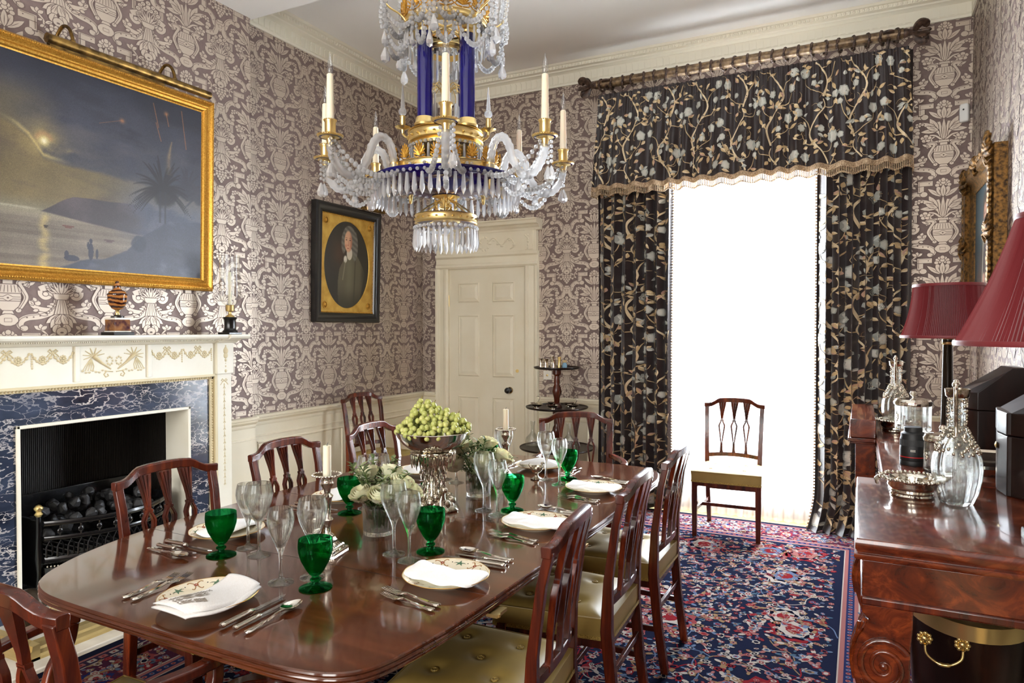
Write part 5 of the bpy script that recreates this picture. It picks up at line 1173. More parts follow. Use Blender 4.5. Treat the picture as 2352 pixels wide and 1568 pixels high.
put(ch, -1.000, 1.790, 96, 'mahogany dining chair on the sideboard side, nearest the viewer, buttoned olive seat', G)
put(ch, -.990, 2.425, 92, 'mahogany dining chair on the sideboard side, between two other chairs', G)
put(ch, -.990, 3.055, 90, 'mahogany dining chair on the sideboard side, last one toward the window', G)
put(ch, -.825, 5.090, 180+2, 'mahogany chair with olive seat standing alone before the bright window', 'spare chairs by the walls')
put(ch, -3.43, 4.50, -99, 'mahogany chair with olive seat against the panelled wall under the oval portrait', 'spare chairs by the walls')
ac = make_chair('', True, W=1.06, K=1.25)
put(ac, -1.625, 1.055, 2, 'mahogany armchair in the near corner, its back to the viewer', 'armchairs at the table ends', True)
put(ac, -1.475, 3.755, -158, 'mahogany armchair at the far table end before the tiered stand', 'armchairs at the table ends')

# ================================================================== DUMB WAITER with its silver and decanters
DWX, DWY = -2.265, 5.32
dw = thing('dumb_waiter', 'three-tier mahogany stand with round trays between the door and the dark curtain', 'stand', (DWX, DWY, 0))
for r, z in ((.195, 1.140), (.262, .808), (.315, .468)):
    m = M(); m.lathe([(.0, z-.004), (r-.03, z-.004), (r-.008, z), (r, z+.008), (r, z+.016), (r-.006, z+.017), (r-.010, z+.010), (r-.02, z+.008), (0, z+.008)], 48, caps=False); m.build('tray', MAHOGD, dw, smooth=40)
m = M()
for z0, z1 in ((.476, .806), (.816, 1.138)):
    h = z1-z0; m.lathe([(.045, z0), (.04, z0+.02), (.022, z0+.04), (.026, z0+.08), (.042, z0+.13*1), (.034, z0+.17), (.024, z0+.19), (.026, z0+.21), (.022, z1-.06), (.036, z1-.045), (.036, z1-.01), (.05, z1)], 24)
m.lathe([(.028, .20), (.05, .22), (.055, .28), (.03, .33), (.026, .40), (.05, .46)], 24)
m.build('column', MAHOG, dw, smooth=40)
for k in range(3):
    a = radians(-90+120*k+20); m = M(); m.bar([(r*cos(a), r*sin(a), z) for r, z in cr([(.02, .25), (.10, .26), (.19, .14), (.26, .045), (.31, .02)], 4)], .032, [.05-.001*i for i in range(17)]); m.build('leg', MAHOG, dw, bevel=.005)
tz = 1.149
PEWT = mat('silver_plate', (216, 210, 198), .14, metal=1.0)
def lath_thing(name, label, cat, loc, prof, mt, seg=20, group=None, smooth=45):
    m = M(); m.lathe(prof, seg); o = m.build(name, mt, smooth=smooth); o.location = loc; tag(o, label, cat, group); return o
def cup(dx, dy, label, h=.075, r=.019, mt=None): 
    lath_thing('silver_beaker', label, 'beaker', (DWX+dx, DWY+dy, tz), [(r, 0), (r*1.02, .006), (r*.8, h*.35), (r*.72, h*.6), (r*.95, h*.92), (r, h), (r*.9, h), (r*.6, h*.4), (0, h*.35)], mt or PEWT, 20, 'small silver pots on the top tray')
cup(-.125, -.05, 'flared silver pot standing apart at the door end of the top tray', .078)
cup(-.07, -.07, 'wide pale silver pot, second along the top tray from the door', .075, .024)
cup(-.035, -.02, 'silver caster standing behind between the pots on the top tray', .095, .017)
cup(.005, -.08, 'plain tapered silver pot in the centre of the top tray', .072, .021)
cup(.035, -.03, 'gilt pepper mill standing on the top tray beside the blue jar', .09, .015, BRASS)
bj = thing('blue_jar', 'small pale blue glass jar with cork stopper on the top tray', 'jar', (DWX+.095, DWY-.06, tz))
m = M(); m.lathe([(.018, 0), (.021, .008), (.020, .03), (.013, .042), (.013, .048), (0, .048)], 18); m.build('body', mat('pale_blue_glaze', (120, 156, 176), .3), bj, smooth=60)
m = M(); m.lathe([(.013, .046), (.017, .05), (.017, .066), (0, .068)], 16); m.build('cork', mat('cork', (196, 168, 120), .8), bj)
tz2 = .817
for i, (dx, dy, lab) in enumerate(((-.17, -.05, 'silver sauce dish with ladle, on the middle tray nearest the door'), (-.12, -.14, 'low silver dish at the front of the middle tray, near the door'), (-.07, .08, 'silver dish at the back of the middle tray beside the column'), (.03, -.16, 'round silver bowl at the front centre of the middle tray'), (.07, .09, 'small silver dish behind the round bowl on the middle tray'), (.165, -.05, 'silver sauce dish with ladle, on the middle tray nearest the curtain'))):
    d = thing('silver_dish', lab, 'dish', (DWX+dx, DWY+dy, tz2), group='silver dishes on the middle tray')
    m = M(); m.lathe([(.024, 0), (.022, .005), (.016, .009), (.036, .018), (.044, .030), (.050, .033), (.049, .034), (.042, .031), (.03, .020), (0, .016)], 24, wob=lambda a, z: 1+.05*cos(8*a)*(z > .02)); m.build('bowl', PEWT, d, smooth=60)
    if i in (0, 5): m = M(); m.tube(cr([(.0, 0, .03), (.02, 0, .045), (.035, 0, .075), (.02, 0, .09), (.005, 0, .085)], 4), .0025, 6); m.build('ladle', PEWT, d, smooth=60)
for dx, dy, lab in ((-.20, -.05, 'round glass carafe on the lowest tray, nearest the door'), (-.03, -.12, 'round glass carafe on the lowest tray, behind the armchair splats'), (.13, -.05, 'tall necked glass decanter on the lowest tray, beside the dark curtain')):
    m = M(); m.lathe([(.048, 0), (.060, .01), (.066, .045), (.058, .08), (.03, .105), (.018, .125), (.016, .17), (.022, .215), (.020, .215), (.0135, .17), (.015, .125), (.027, .103), (.054, .078), (.062, .045), (.056, .014), (0, .012)], 28, caps=False)
    o = m.build('carafe', CHIM, smooth=60); o.location = (DWX+dx, DWY+dy, .477); tag(o, lab, 'carafe', 'glass carafes on the lowest tray')
# ================================================================== TABLEWARE
TZ = .7353
PL = {'near': (-1.560, 1.275, 0), 'r1': (-1.075, 1.700, 90), 'r2': (-1.075, 2.322, 90), 'r3': (-1.075, 2.950, 90), 'l1': (-2.015, 1.728, -90), 'l2': (-1.990, 2.310, -90), 'l3': (-1.990, 2.915, -90), 'far': (-1.500, 3.300, 180)}
WHERE = {'near': 'at the table end nearest the viewer', 'r1': 'sideboard side, place nearest the viewer', 'r2': 'sideboard side, middle place', 'r3': 'sideboard side, place nearest the window', 'l1': 'fireplace side, place by the grate', 'l2': 'fireplace side, middle place', 'l3': 'fireplace side, place nearest the door', 'far': 'at the far table end before the armchair'}
GOLD = mat('gold_line', (196, 150, 70), .3, metal=.7)
DECO = attr_mat('plate_enamel', .2, coat=.4)
def rimz(r): return .0062 if r < .07 else .0062+(r-.07)/.015*.004 if r < .085 else .0102+(r-.085)/.042*.0125
def make_plate():
    t = thing('dinner_plate', '', 'plate')
    m = M(); m.lathe([(.0, .0), (.075, .0), (.078, .003), (.125, .0205), (.1275, .0222), (.1268, .0232), (.085, .0102), (.07, .0062), (0, .006)], 64, caps=False, wob=lambda a, z: 1+.006*cos(12*a)*(z > .015)); m.build('china', CHINA, t, smooth=30)
    m = M(); m.tube([(.1272*(1+.006*cos(12*k*2*pi/72))*cos(k*2*pi/72), .1272*(1+.006*cos(12*k*2*pi/72))*sin(k*2*pi/72), .0228) for k in range(72)], .0011, 5, closed=True); m.build('gold_rim', GOLD, t, smooth=60)
    m = CM()
    def pp(r, a, o=.0006): return (r*cos(a), r*sin(a), rimz(r)+o)
    def loc(r0, a0, dr, dt, o=.0006): return pp(r0+dr, a0+dt/r0, o)
    def blob(r0, a0, r, c, n=7, el=1.0): m.col([loc(r0, a0, r*cos(2*pi*k/n), el*r*sin(2*pi*k/n)) for k in range(n)], [tuple(range(n))], c)
    def scroll(r0, a0, pts, w, c):
        q = cr(pts, 4); vs = []
        for i in range(len(q)):
            a, b = q[max(i-1, 0)], q[min(i+1, len(q)-1)]; dx, dy = b[0]-a[0], b[1]-a[1]; d = math.hypot(dx, dy) or 1
            vs += [loc(r0, a0, q[i][0]-dy/d*w/2, q[i][1]+dx/d*w/2), loc(r0, a0, q[i][0]+dy/d*w/2, q[i][1]-dx/d*w/2)]
        m.col(vs, [(2*i, 2*i+1, 2*i+3, 2*i+2) for i in range(len(q)-1)], c)
    for k in range(6):
        a0 = k*pi/3+pi/2-.0
        for s in (-1, 1):
            scroll(.106, a0, [(.010, s*.020), (.013, s*.014), (.008, s*.007), (.0, s*.003), (-.012, s*.006), (-.018, s*.013), (-.014, s*.018)], .0032, (160, 112, 60)); blob(.106, a0, .0, (0, 0, 0)) if 0 else None
            blob(.108, a0+s*.030/.106, .0022, (40, 36, 40))
        for dr, dt in ((.004, 0), (-.003, 0), (0, .004), (0, -.004)): blob(.106+dr, a0+dt/.106, .0026, (150, 44, 36))
        a1 = a0+pi/6; n = 10; m.col([loc(.104, a1, (.006+.008*(1 if j % 2 == 0 else -.25))*cos(2*pi*j/n), (.010+.009*(1 if j % 2 == 0 else -.3))*sin(2*pi*j/n)) for j in range(n)], [tuple(range(n))], (86, 118, 92)); scroll(.104, a1, [(0, -.02), (.002, 0), (0, .02)], .0016, (110, 90, 60))
    m.col([pp(.121, 2*pi*k/72) for k in range(72)]+[pp(.1222, 2*pi*k/72) for k in range(72)], [(k, (k+1) % 72, 72+(k+1) % 72, 72+k) for k in range(72)], (206, 172, 104))
    m.cbuild('painted_border', DECO, t)
    return t
p0 = make_plate(); first = True
for k, (x, y, a) in PL.items():
    o = p0 if first else clone(p0); first = False
    o.location = (x, y, TZ); o.rotation_euler = (0, 0, radians(a+8)); o['label'] = 'cream china plate with ivy border, '+WHERE[k]; o['group'] = 'dinner plates on the table'
def napkin(k, outline, lab, hump=.012, seed=1):
    x, y, a = PL[k]; q = cr(outline, 4, True); n = len(q); m = M(); rd = random.Random(seed)
    cx = sum(p[0] for p in q)/n; cy = sum(p[1] for p in q)/n; rings = []
    ph = rd.random()*6
    for s, z in ((1.0, .0235), (1.0, .0265), (.98, .029), (.7, .031+hump*.4), (.4, .032+hump*.7), (.15, .033+hump)):
        rings.append([(cx+(p[0]-cx)*s, cy+(p[1]-cy)*s, z+.0035*s*sin(p[0]*38+ph)+.003*s*sin(p[1]*61+ph)) for p in q])
    m.loft(rings, True, True)
    o = m.build('napkin', LINEN, smooth=50); o.location = (x, y, TZ); o.rotation_euler = (0, 0, radians(a)); tag(o, lab, 'napkin', 'napkins on the plates')
    return o
NR = [(-.060, .108), (-.01, .112), (.04, .103), (.020, .03), (.018, -.05), (.041, -.112), (.014, -.125), (-.071, -.112), (-.082, -.067), (-.091, -.039), (-.089, .011), (-.076, .07)]
for k, lab in (('r1', 'white napkin folded across the plate, sideboard side, nearest the viewer'), ('r2', 'white napkin folded across the plate, sideboard side, middle place'), ('r3', 'white napkin folded across the plate, sideboard side, nearest the window')): napkin(k, NR, lab, .006, len(lab))
NL = [(-.10, -.06), (-.03, -.075), (.06, -.07), (.11, -.02), (.10, .04), (.03, .05), (-.05, .06), (-.11, .03)]
for k, lab in (('l1', 'white napkin on the plate beside the coal grate'), ('l2', 'white peaked napkin on the plate behind the silver candlestick'), ('l3', 'white napkin on the plate behind the grape bowl stem'), ('far', 'white square folded napkin on the plate before the far armchair')): napkin(k, NL, lab, .022 if k != 'l1' else .008, len(lab)+3)
# the viewer's own napkin, a long fold with a stitched ear of wheat
x, y, a = PL['near']
nk = thing('napkin', 'long ivory napkin with a grey wheat ear stitched on it, nearest plate', 'napkin', (x, y, TZ), group='napkins on the plates')
def nap_long(u, v):      # u along the fold, v across
    top = [(-.061, -.120), (-.018, -.050), (-.035, .035), (-.052, .112)]; bot = [(.078, -.128), (.110, -.09), (.114, .0), (.085, .098)]
    f = lambda P, t: np.array(cr(P, 8))[int(round(t*24))]
    p = f(top, u)*(1-v)+f(bot, u)*v; z = .027+.016*sin(pi*v)**.7*(0.5+.5*sin(pi*min(1, u*1.2)))+.006*sin(u*7)
    return (p[0], p[1], z)
m = M(); m.grid(nap_long, 24, 10); o = m.build('top_fold', LINEN, nk, smooth=60, solid=.004)
def nap_under(u, v): p = nap_long(u, v); return (p[0]+.010, p[1]-.008*(1-u)-.004, .0235+.3*(p[2]-.027)+.002*sin(u*9))
m = M(); m.grid(nap_under, 24, 10); m.build('under_fold', LINEN, nk, smooth=60, solid=.004)
m = M()
def on(u, v): p = nap_long(min(max(u, 0), 1), min(max(v, 0), 1)); return (p[0], p[1], p[2]+.0032)
for br, (v0, v1, u0, u1) in enumerate(((.30, .34, .10, .52), (.46, .50, .08, .44), (.62, .74, .08, .36))):
    for k in range(12):
        t = k/11; u = u0+(u1-u0)*t; v = v0+(v1-v0)*t
        for s in (-1, 1):
            a1, a2 = on(u, v), on(u+.035, v+s*.07); a3 = on(u+.02, v+s*.02); a4 = on(u+.012, v+s*.065); m.add([a1, a3, a2, a4], [(0, 1, 2, 3)])
    m.tube([on(u0+(u1-u0)*t/8, v0+(v1-v0)*t/8) for t in range(9)], .0007, 4)
m.build('wheat_embroidery', mat('grey_thread', (150, 141, 130), .6), nk, smooth=0)
# ---- cutlery
def hbar(m, st_): m.loft([[(-w/2, yy, z-.0011), (w/2, yy, z-.0011), (w/2*.7, yy, z+th), (-w/2*.7, yy, z+th)] for yy, w, z, th in st_])
def make_fork():
    m = M(); hbar(m, [(-.100, .010, .006, .002), (-.097, .019, .006, .0024), (-.085, .021, .0055, .0024), (-.06, .013, .0045, .0026), (-.02, .007, .006, .003), (.015, .0065, .010, .0026), (.028, .016, .009, .002), (.040, .024, .0065, .0018), (.050, .025, .0045, .0016)])
    for k in range(4):
        xx = -.0095+k*.00633; m.bar([(xx, .050, .0045), (xx, .072, .0042), (xx, .095, .0075), (xx, .103, .0095)], [.0042, .0034, .003, .0015], .0018)
    return m.build('fork', SILVER, smooth=50)
def make_knife():
    t = thing('table_knife', '', 'knife')
    m = M(); m.lathe([(.0, -.11), (.006, -.109), (.0085, -.104), (.0085, -.10), (.0075, -.094), (.0072, -.03), (.0062, -.018), (.0074, -.016), (.0074, -.011), (.005, -.009), (.005, -.004), (0, -.003)], 12); o = m.build('handle', SILVER, t, smooth=50); o.rotation_euler = (radians(-90), 0, 0); o.location = (0, 0, .0088); o.scale = (1.05, 1, .8)
    o.rotation_euler = (radians(-90), 0, 0); o.scale = (1.15, .8, 1)
    m = M(); m.prism([(-.0065, -.006), (.005, -.006), (.0085, .01), (.0085, .08), (.006, .10), (.0, .113), (-.006, .105), (-.0065, .0)], .006, .0075); m.build('blade', mat('steel_blade', (176, 176, 178), .14, metal=1.0), t, smooth=0)
    return t
def make_spoon():
    m = M(); hbar(m, [(-.100, .010, .006, .002), (-.097, .017, .006, .0024), (-.085, .019, .0055, .0024), (-.06, .012, .0045, .0026), (-.02, .0065, .006, .003), (.015, .006, .011, .0026), (.034, .012, .010, .002)])
    def bowl(u, v): 
        a = 2*pi*u; r = v; return (.0215*r*cos(a)*(1-.12*sin(a)), .066+.036*r*sin(a), .003+.0095*r*r)
    m.grid(bowl, 24, 8); m.grid(lambda u, v: (lambda p: (p[0], p[1], p[2]-.0012))(bowl(u, 1-v)), 24, 8)
    return m.build('spoon', SILVER, smooth=60)
fk, kn, sp = make_fork(), make_knife(), make_spoon()
used = set()
def lay(o, k, lx, ly, dd, sc, label, cat, grp):
    if o.name in used: o = clone(o)
    used.add(o.name); x, y, a = PL[k]; dx, dy = rot2(lx, ly, radians(a)); o.location = (x+dx, y+dy, TZ+.0005); o.rotation_euler = (0, 0, radians(a+dd)); o.scale = (sc, sc, sc); tag(o, label, cat, grp)
for k in PL:
    w_ = WHERE[k]; f = -.03 if k == 'near' else 0; dd = 8 if k in ('near',) else (-9 if k[0] == 'r' else (5 if k[0] == 'l' else 0)); kd = 3 if k == 'near' else (0 if k[0] == 'l' else 2)
    lay(fk, k, -.160+f*1.4, .01, dd, 1.02, 'larger silver fork beside the plate, '+w_, 'fork', 'forks on the table'); lay(fk, k, -.192+f*1.5, .0, dd, .94, 'outer smaller silver fork, '+w_, 'fork', 'forks on the table')
    lay(kn, k, .165, .005, kd, 1.02, 'larger silver knife beside the plate, '+w_, 'knife', 'knives on the table'); lay(kn, k, .203, -.005, kd, .86, 'second smaller silver knife, '+w_, 'knife', 'knives on the table'); lay(sp, k, .240, .0, -3 if k != 'near' else 5, 1.0, 'silver spoon outermost in the setting, '+w_, 'spoon', 'spoons on the table')
# ---- glasses
def goblet(H, rb, name='wine_glass', mt=CLEAR):
    b = H*.43
    out = [(0, .0), (.036, .0), (.0365, .0022), (.030, .0045), (.012, .0085), (.0062, .016), (.0046, .035), (.0045, b*.7), (.0062, b*.9), (.012, b*1.08), (rb*.62, b*1.38), (rb*.90, b*1.68), (rb, b*1.92), (rb*.97, b*2.1), (rb*.87, H-.002), (rb*.855, H)]
    inn = [(rb*.83, H-.001), (rb*.94, b*2.1), (rb*.965, b*1.92), (rb*.87, b*1.69), (rb*.58, b*1.40), (.009, b*1.14), (0, b*1.10)]
    fac = lambda a, z: 1-.022*abs(sin(10*a))*(b*.9 < z < b*1.62)
    m = M(); m.lathe(out+inn, 40, caps=False, wob=fac); return m.build(name, mt, smooth=55)
def rummer():
    H = .141; m = M()
    m.lathe([(0, 0), (.046, 0), (.0465, .002), (.040, .005), (.016, .010), (.010, .014), (.010, .020), (.0155, .023), (.0155, .028), (.0095, .031), (.0095, .035), (.016, .040), (.025, .052), (.040, .080), (.0475, .105), (.0488, .122), (.0475, H), (.0462, H), (.0472, .122), (.0458, .105), (.038, .080), (.022, .052), (0, .042)], 40, caps=False)
    return m.build('green_goblet', GREEN, smooth=60)
gA, gB, gG = goblet(.236, .044), goblet(.217, .0385, 'port_glass'), rummer()
def glass_at(o, x, y, label, cat, grp):
    if o.name in used: o = o.copy(); COL.objects.link(o)
    used.add(o.name); o.location = (x, y, TZ); o.rotation_euler = (0, 0, R.random()); tag(o, label, cat, grp)
GL = {'near': ((-1.374, 1.482), (-1.443, 1.544), (-1.495, 1.470)), 'r1': ((-1.260, 1.898), (-1.354, 1.824), (-1.272, 1.794)), 'r2': ((-1.252, 2.482), (-1.354, 2.43), (-1.271, 2.391)), 'r3': ((-1.273, 3.126), (-1.36, 3.06), (-1.261, 2.994)), 'l1': ((-1.848, 1.560), (-1.738, 1.615), (-1.83, 1.654)), 'l2': ((-1.815, 2.152), (-1.705, 2.20), (-1.80, 2.24)), 'l3': ((-1.82, 2.74), (-1.72, 2.814), (-1.81, 2.854)), 'far': ((-1.70, 3.10), (-1.607, 3.10), (-1.660, 3.165))}
for k, (g, a, b) in GL.items():
    w_ = WHERE[k]
    glass_at(gG, *g, 'dark green goblet on a knopped stem, '+w_, 'goblet', 'green goblets on the table'); glass_at(gA, *a, 'taller cut crystal wine glass, '+w_, 'wine glass', 'crystal glasses on the table'); glass_at(gB, *b, 'smaller cut crystal glass, '+w_, 'wine glass', 'crystal glasses on the table')
# ---- candlesticks
def candlestick(x, y, rz, lab):
    t = thing('candlestick', lab, 'candlestick', (x, y, TZ), radians(rz))
    m = M()
    def sq(h, z): return [(-h, -h, z), (h, -h, z), (h, h, z), (-h, h, z)]
    m.loft([sq(.050, 0), sq(.050, .010), sq(.044, .013), sq(.040, .022), sq(.030, .030), sq(.022, .040), sq(.018, .05)])
    for i in range(14):
        s = -.046+.092*i/13
        for q in (((s, -.050)), ((s, .050))): m.ball((q[0], q[1], .008), .0042, 6, 4)
        for q in ((-.050, s), (.050, s)): m.ball((q[0], q[1], .008), .0042, 6, 4)
    for i in range(6):
        s = -.03+.012*i
        for sg in (-1, 1): m.tube([(s, sg*.043, .015), (s*.7, sg*.026, .034)], .003, 5); m.tube([(sg*.043, s, .015), (sg*.026, s*.7, .034)], .003, 5)
    m.build('square_foot', SILVER, t, smooth=40)
    m = M(); m.lathe([(.016, .05), (.022, .056), (.012, .064), (.010, .085), (.016, .10), (.019, .108), (.011, .118), (.012, .15), (.015, .175), (.020, .185), (.010, .195), (.012, .21), (.020, .222), (.022, .228), (.018, .232), (.019, .245), (.022, .250), (.014, .253)], 24, wob=lambda a, z: 1+.05*cos(8*a)); m.build('stem', SILVER, t, smooth=50)
    m = M(); m.lathe([(.014, .249), (.03, .250), (.046, .256), (.046, .258), (.03, .253), (.0, .252)], 36, wob=lambda a, z: 1+.05*cos(14*a)*(z > .2545))
    for i in range(28): m.ball((.0465*cos(i*2*pi/28), .0465*sin(i*2*pi/28), .257), .004, 6, 4)
    m.build('drip_pan', SILVER, t, smooth=50)
    m = M(); m.lathe([(.0135, .252), (.0130, .352), (.009, .353), (0, .351)], 20); c = m.build('candle', WAX, t, smooth=40)
    m = M(); m.tube([(0, 0, .350), (.001, 0, .356), (.003, .001, .362)], .0011, 5); m.build('wick', BLACK, c)
candlestick(-1.562, 1.741, 12, 'silver candlestick with half-burnt white candle, nearer one, before the rose vase')
candlestick(-1.509, 2.920, 5, 'silver candlestick with white candle near the door end of the table')
# ---- roses in clear vases
def bloom(m, c, r, tilt, seed):
    rd = random.Random(seed); q = Matrix.Rotation(tilt[0], 3, 'X') @ Matrix.Rotation(tilt[1], 3, 'Y'); C = Vector(c)
    m.ball(c, r*.42, 10, 7, (1, 1, 1.15), q)
    for ring, (n, rr, hh, op) in enumerate(((3, .42, .86, .0), (4, .58, .84, .03), (5, .74, .78, .10), (6, .90, .70, .20), (6, 1.0, .52, .45))):
        for k in range(n):
            a0 = 2*pi*k/n+ring*.7+rd.uniform(-.15, .15); sp_ = 2*pi/n*.72
            def pet(u, v, a0=a0, sp_=sp_, rr=rr, hh=hh, op=op):
                a = a0+(u-.5)*2*sp_*sin(pi*(.18+.82*v)*.62); bulge = rr*(.45+.60*sin(v*1.75)+op*max(0, v-.65)*1.3)
                z = -.55+v*(hh+.55)-.22*(2*u-1)**2*v-op*.55*max(0, v-.7)
                p = q @ Vector((r*bulge*cos(a), r*bulge*sin(a), r*z)); return tuple(C+p)
            m.grid(pet, 6, 6)
def vase(x, y, roses, sprigs, lab, who):
    t = thing('glass_vase', lab, 'vase', (x, y, TZ))
    m = M(); m.lathe([(0, 0), (.053, 0), (.055, .003), (.058, .108), (.0575, .110), (.0555, .110), (.0535, .018), (.050, .015), (0, .014)], 40, caps=False); m.build('glass', CLEAR, t, smooth=50)
    rt = Vector((.8926, .4509, 0)); fw = Vector((-.4509, .8926, 0)); rd = random.Random(int(x*-100))
    for i, (l, d, z, r, lb) in enumerate(roses):
        p = rt*l+fw*d; o = thing('rose', lb, 'rose', (x, y, TZ), group='ivory roses in the table vases')
        m = M(); bloom(m, (p.x, p.y, z), r, (-p.y*5.5, p.x*5.5), i+3); m.build('bloom', ROSE, o, smooth=180)
        m = M(); s = Vector((p.x*.25, p.y*.25, .02)); m.tube(cr([tuple(s), (p.x*.35, p.y*.35, .09), (p.x*.7, p.y*.7, .14), (p.x*.95, p.y*.95, z-r*.4)], 4), .0028, 6); m.build('stem', STEM, o, smooth=60)
        m = M()
        for k in range(3):
            a = rd.random()*6.28; b = Vector((p.x*.4, p.y*.4, .05+.03*k)); e = b+Vector((.022*cos(a), .022*sin(a), .018)); n = Vector((-sin(a), cos(a), 0))*.011; m.add([tuple(b), tuple((b+e)/2+n), tuple(e), tuple((b+e)/2-n)], [(0, 1, 2, 3)])
        for k in range(5):
            a = k*1.257; m.tube([(p.x, p.y, z-r*.45), (p.x+r*.5*cos(a), p.y+r*.5*sin(a), z-r*.35), (p.x+r*.75*cos(a), p.y+r*.75*sin(a), z-r*.55)], [.004, .003, .001], 4)
        m.build('leaves', STEM, o, smooth=0)
    sprigs += 10
    for i in range(sprigs):
        a = 2*pi*i/sprigs+rd.uniform(-.3, .3); rr = rd.uniform(.05, .155); zt = (rd.uniform(.185, .27) if i % 5 else rd.uniform(.14, .18))-.55*max(0, rr-.08); p = Vector((rr*cos(a), rr*sin(a), zt))
        o = thing('foliage_sprig', 'variegated leafy sprig among the ivory roses in the '+who, 'foliage', (x, y, TZ), group='leafy sprigs in the '+who)
        path = cr([(p.x*.15, p.y*.15, .025), (p.x*.3, p.y*.3, .09), (p.x*.65, p.y*.65, .09+(zt-.09)*.7), tuple(p)], 5)
        m = M(); m.tube(path, .0016, 5); m.build('stem', STEM, o, smooth=60)
        m = M()
        for k in range(22):
            b = Vector(path[5+k*(len(path)-6)//22]); az = rd.random()*6.28; el = rd.uniform(-.2, .8); d = Vector((cos(az)*cos(el), sin(az)*cos(el), sin(el))); ln = rd.uniform(.022, .036); w_ = ln*.26; n = d.cross(Vector((0, 0, 1))).normalized(); up = n.cross(d)
            vs = []
            for tt, ww in ((0, .1), (.3, .8), (.6, 1), (.85, .6), (1, .05)):
                c = b+d*ln*tt+up*(.004*sin(tt*3)); vs += [tuple(c-n*w_*ww+up*.002), tuple(c), tuple(c+n*w_*ww+up*.002)]
            m.add(vs, [(3*j+q, 3*j+q+1, 3*j+q+4, 3*j+q+3) for j in range(4) for q in (0, 1)])
        m.build('leaves', LEAF, o, smooth=180)
vase(-1.545, 1.990, [(-.045, .03, .205, .039, 'ivory rose at the top of the nearer vase, fireplace side'), (.035, .06, .205, .037, 'ivory rose at the back of the nearer vase'), (-.045, -.06, .150, .038, 'ivory rose low at the front of the nearer vase, fireplace side of a pair'), (.018, -.066, .148, .039, 'ivory rose low at the front centre of the nearer vase'), (.085, -.02, .178, .042, 'large ivory rose on the window side of the nearer vase'), (.118, -.005, .150, .036, 'ivory rose drooping at the outer window side of the nearer vase')], 15, 'clear glass vase of ivory roses before the silver grape bowl', 'nearer vase')
vase(-1.506, 2.650, [(-.075, .0, .205, .044, 'ivory rose at the fireplace side of the farther vase'), (-.098, -.02, .135, .044, 'ivory rose low beside the silver bowl in the farther vase'), (.04, .02, .225, .038, 'ivory rose at the top of the farther vase'), (.015, -.06, .160, .042, 'ivory rose at the front of the farther vase, behind a flute glass'), (.105, .0, .165, .042, 'ivory rose at the window side of the farther vase')], 15, 'clear glass vase of ivory roses beyond the silver grape bowl', 'farther vase')
# ---- silver centrepiece and grapes
EX, EY = -1.548, 2.352
ep = thing('centrepiece', 'tall silver palm-trunk centrepiece with wide bowl in the middle of the table', 'centrepiece', (EX, EY, TZ))
m = M(); m.lathe([(.0, 0), (.098, 0), (.10, .006), (.092, .016), (.075, .026), (.055, .040), (.045, .05)], 40, wob=lambda a, z: 1+.06*sin(5*a+z*60)+.03*sin(11*a)); 
for k in range(14):
    a = k*.449+.2; m.ball((.072*cos(a), .072*sin(a), .022+.012*(k % 3)), .018+.005*(k % 2), 8, 6, (1, 1, .9))
m.build('rocky_base', SILVERR, ep, smooth=60)
for k, (a, h) in enumerate(((-.5, .085), (-.9, .06), (2.2, .07), (3.4, .08))):
    m = M(); d = Vector((cos(a), sin(a), 0)); b = d*.068; m.tube(cr([tuple(b+Vector((0, 0, .02))), tuple(b+Vector((0, 0, .05))), tuple(b+d*.012+Vector((0, 0, h)))], 4), [.022, .024, .024, .022, .02, .017, .014, .012, .012], 10); m.ball(tuple(b+d*.018+Vector((0, 0, h+.010))), .014, 8, 6, (1.3, 1, 1)); m.tube([tuple(b+d*.01+Vector((0, 0, .03))), tuple(b+d*.04+Vector((.01, 0, .012)))], [.011, .006], 6); m.build('figure', SILVERR, ep, smooth=60)
m = M(); m.lathe([(.046, .04), (.040, .075), (.036, .11), (.038, .15), (.046, .185), (.062, .212), (.084, .226), (.090, .234), (.088, .240), (.07, .242)], 72, wob=lambda a, z: 1+.055*sin(17*a+z*90)+.04*sin(29*a-z*160)*(z < .22)); m.build('palm_trunk', SILVERR, ep, smooth=60)
m = M()
for k in range(46):
    a = 2*pi*k/46; r0 = .086+.004*(k % 2); ln = .035+.030*((k*7) % 5)/5; m.tube([(r0*cos(a), r0*sin(a), .228), (r0*.99*cos(a), r0*.99*sin(a), .228-ln*.6), ((r0-.004)*cos(a), (r0-.004)*sin(a), .228-ln)], [.0045, .0038, .0012], 5)
for k in range(90):
    a = R.random()*6.28; z = R.uniform(.06, .19); r0 = float(np.interp(z, [.04, .11, .19], [.046, .038, .05])); m.tube([(r0*cos(a), r0*sin(a), z), ((r0+.008)*cos(a), (r0+.008)*sin(a), z-.018), ((r0+.006)*cos(a), (r0+.006)*sin(a), z-.034)], [.004, .0035, .001], 5)
m.build('hanging_fronds', SILVER, ep, smooth=60)
m = M(); m.lathe([(0, .240), (.075, .241), (.082, .244), (.098, .252), (.124, .272), (.144, .298), (.153, .318), (.1555, .321), (.154, .323), (.150, .320), (.140, .299), (.120, .275), (.09, .256), (0, .250)], 64, caps=False); m.build('bowl', SILVER, ep, smooth=50)
GC = []
tries = 0
def mound(x, y):
    r = math.hypot(x, y); base = .327+.035*(1-(r/.155)**2)
    return base+.085*math.exp(-((x+.040)**2+(y+.015)**2)/.0030)+.035*math.exp(-((x-.045)**2+(y+.02)**2)/.004)+.02*math.exp(-((x-.10)**2+(y)**2)/.003)
rg = random.Random(5)
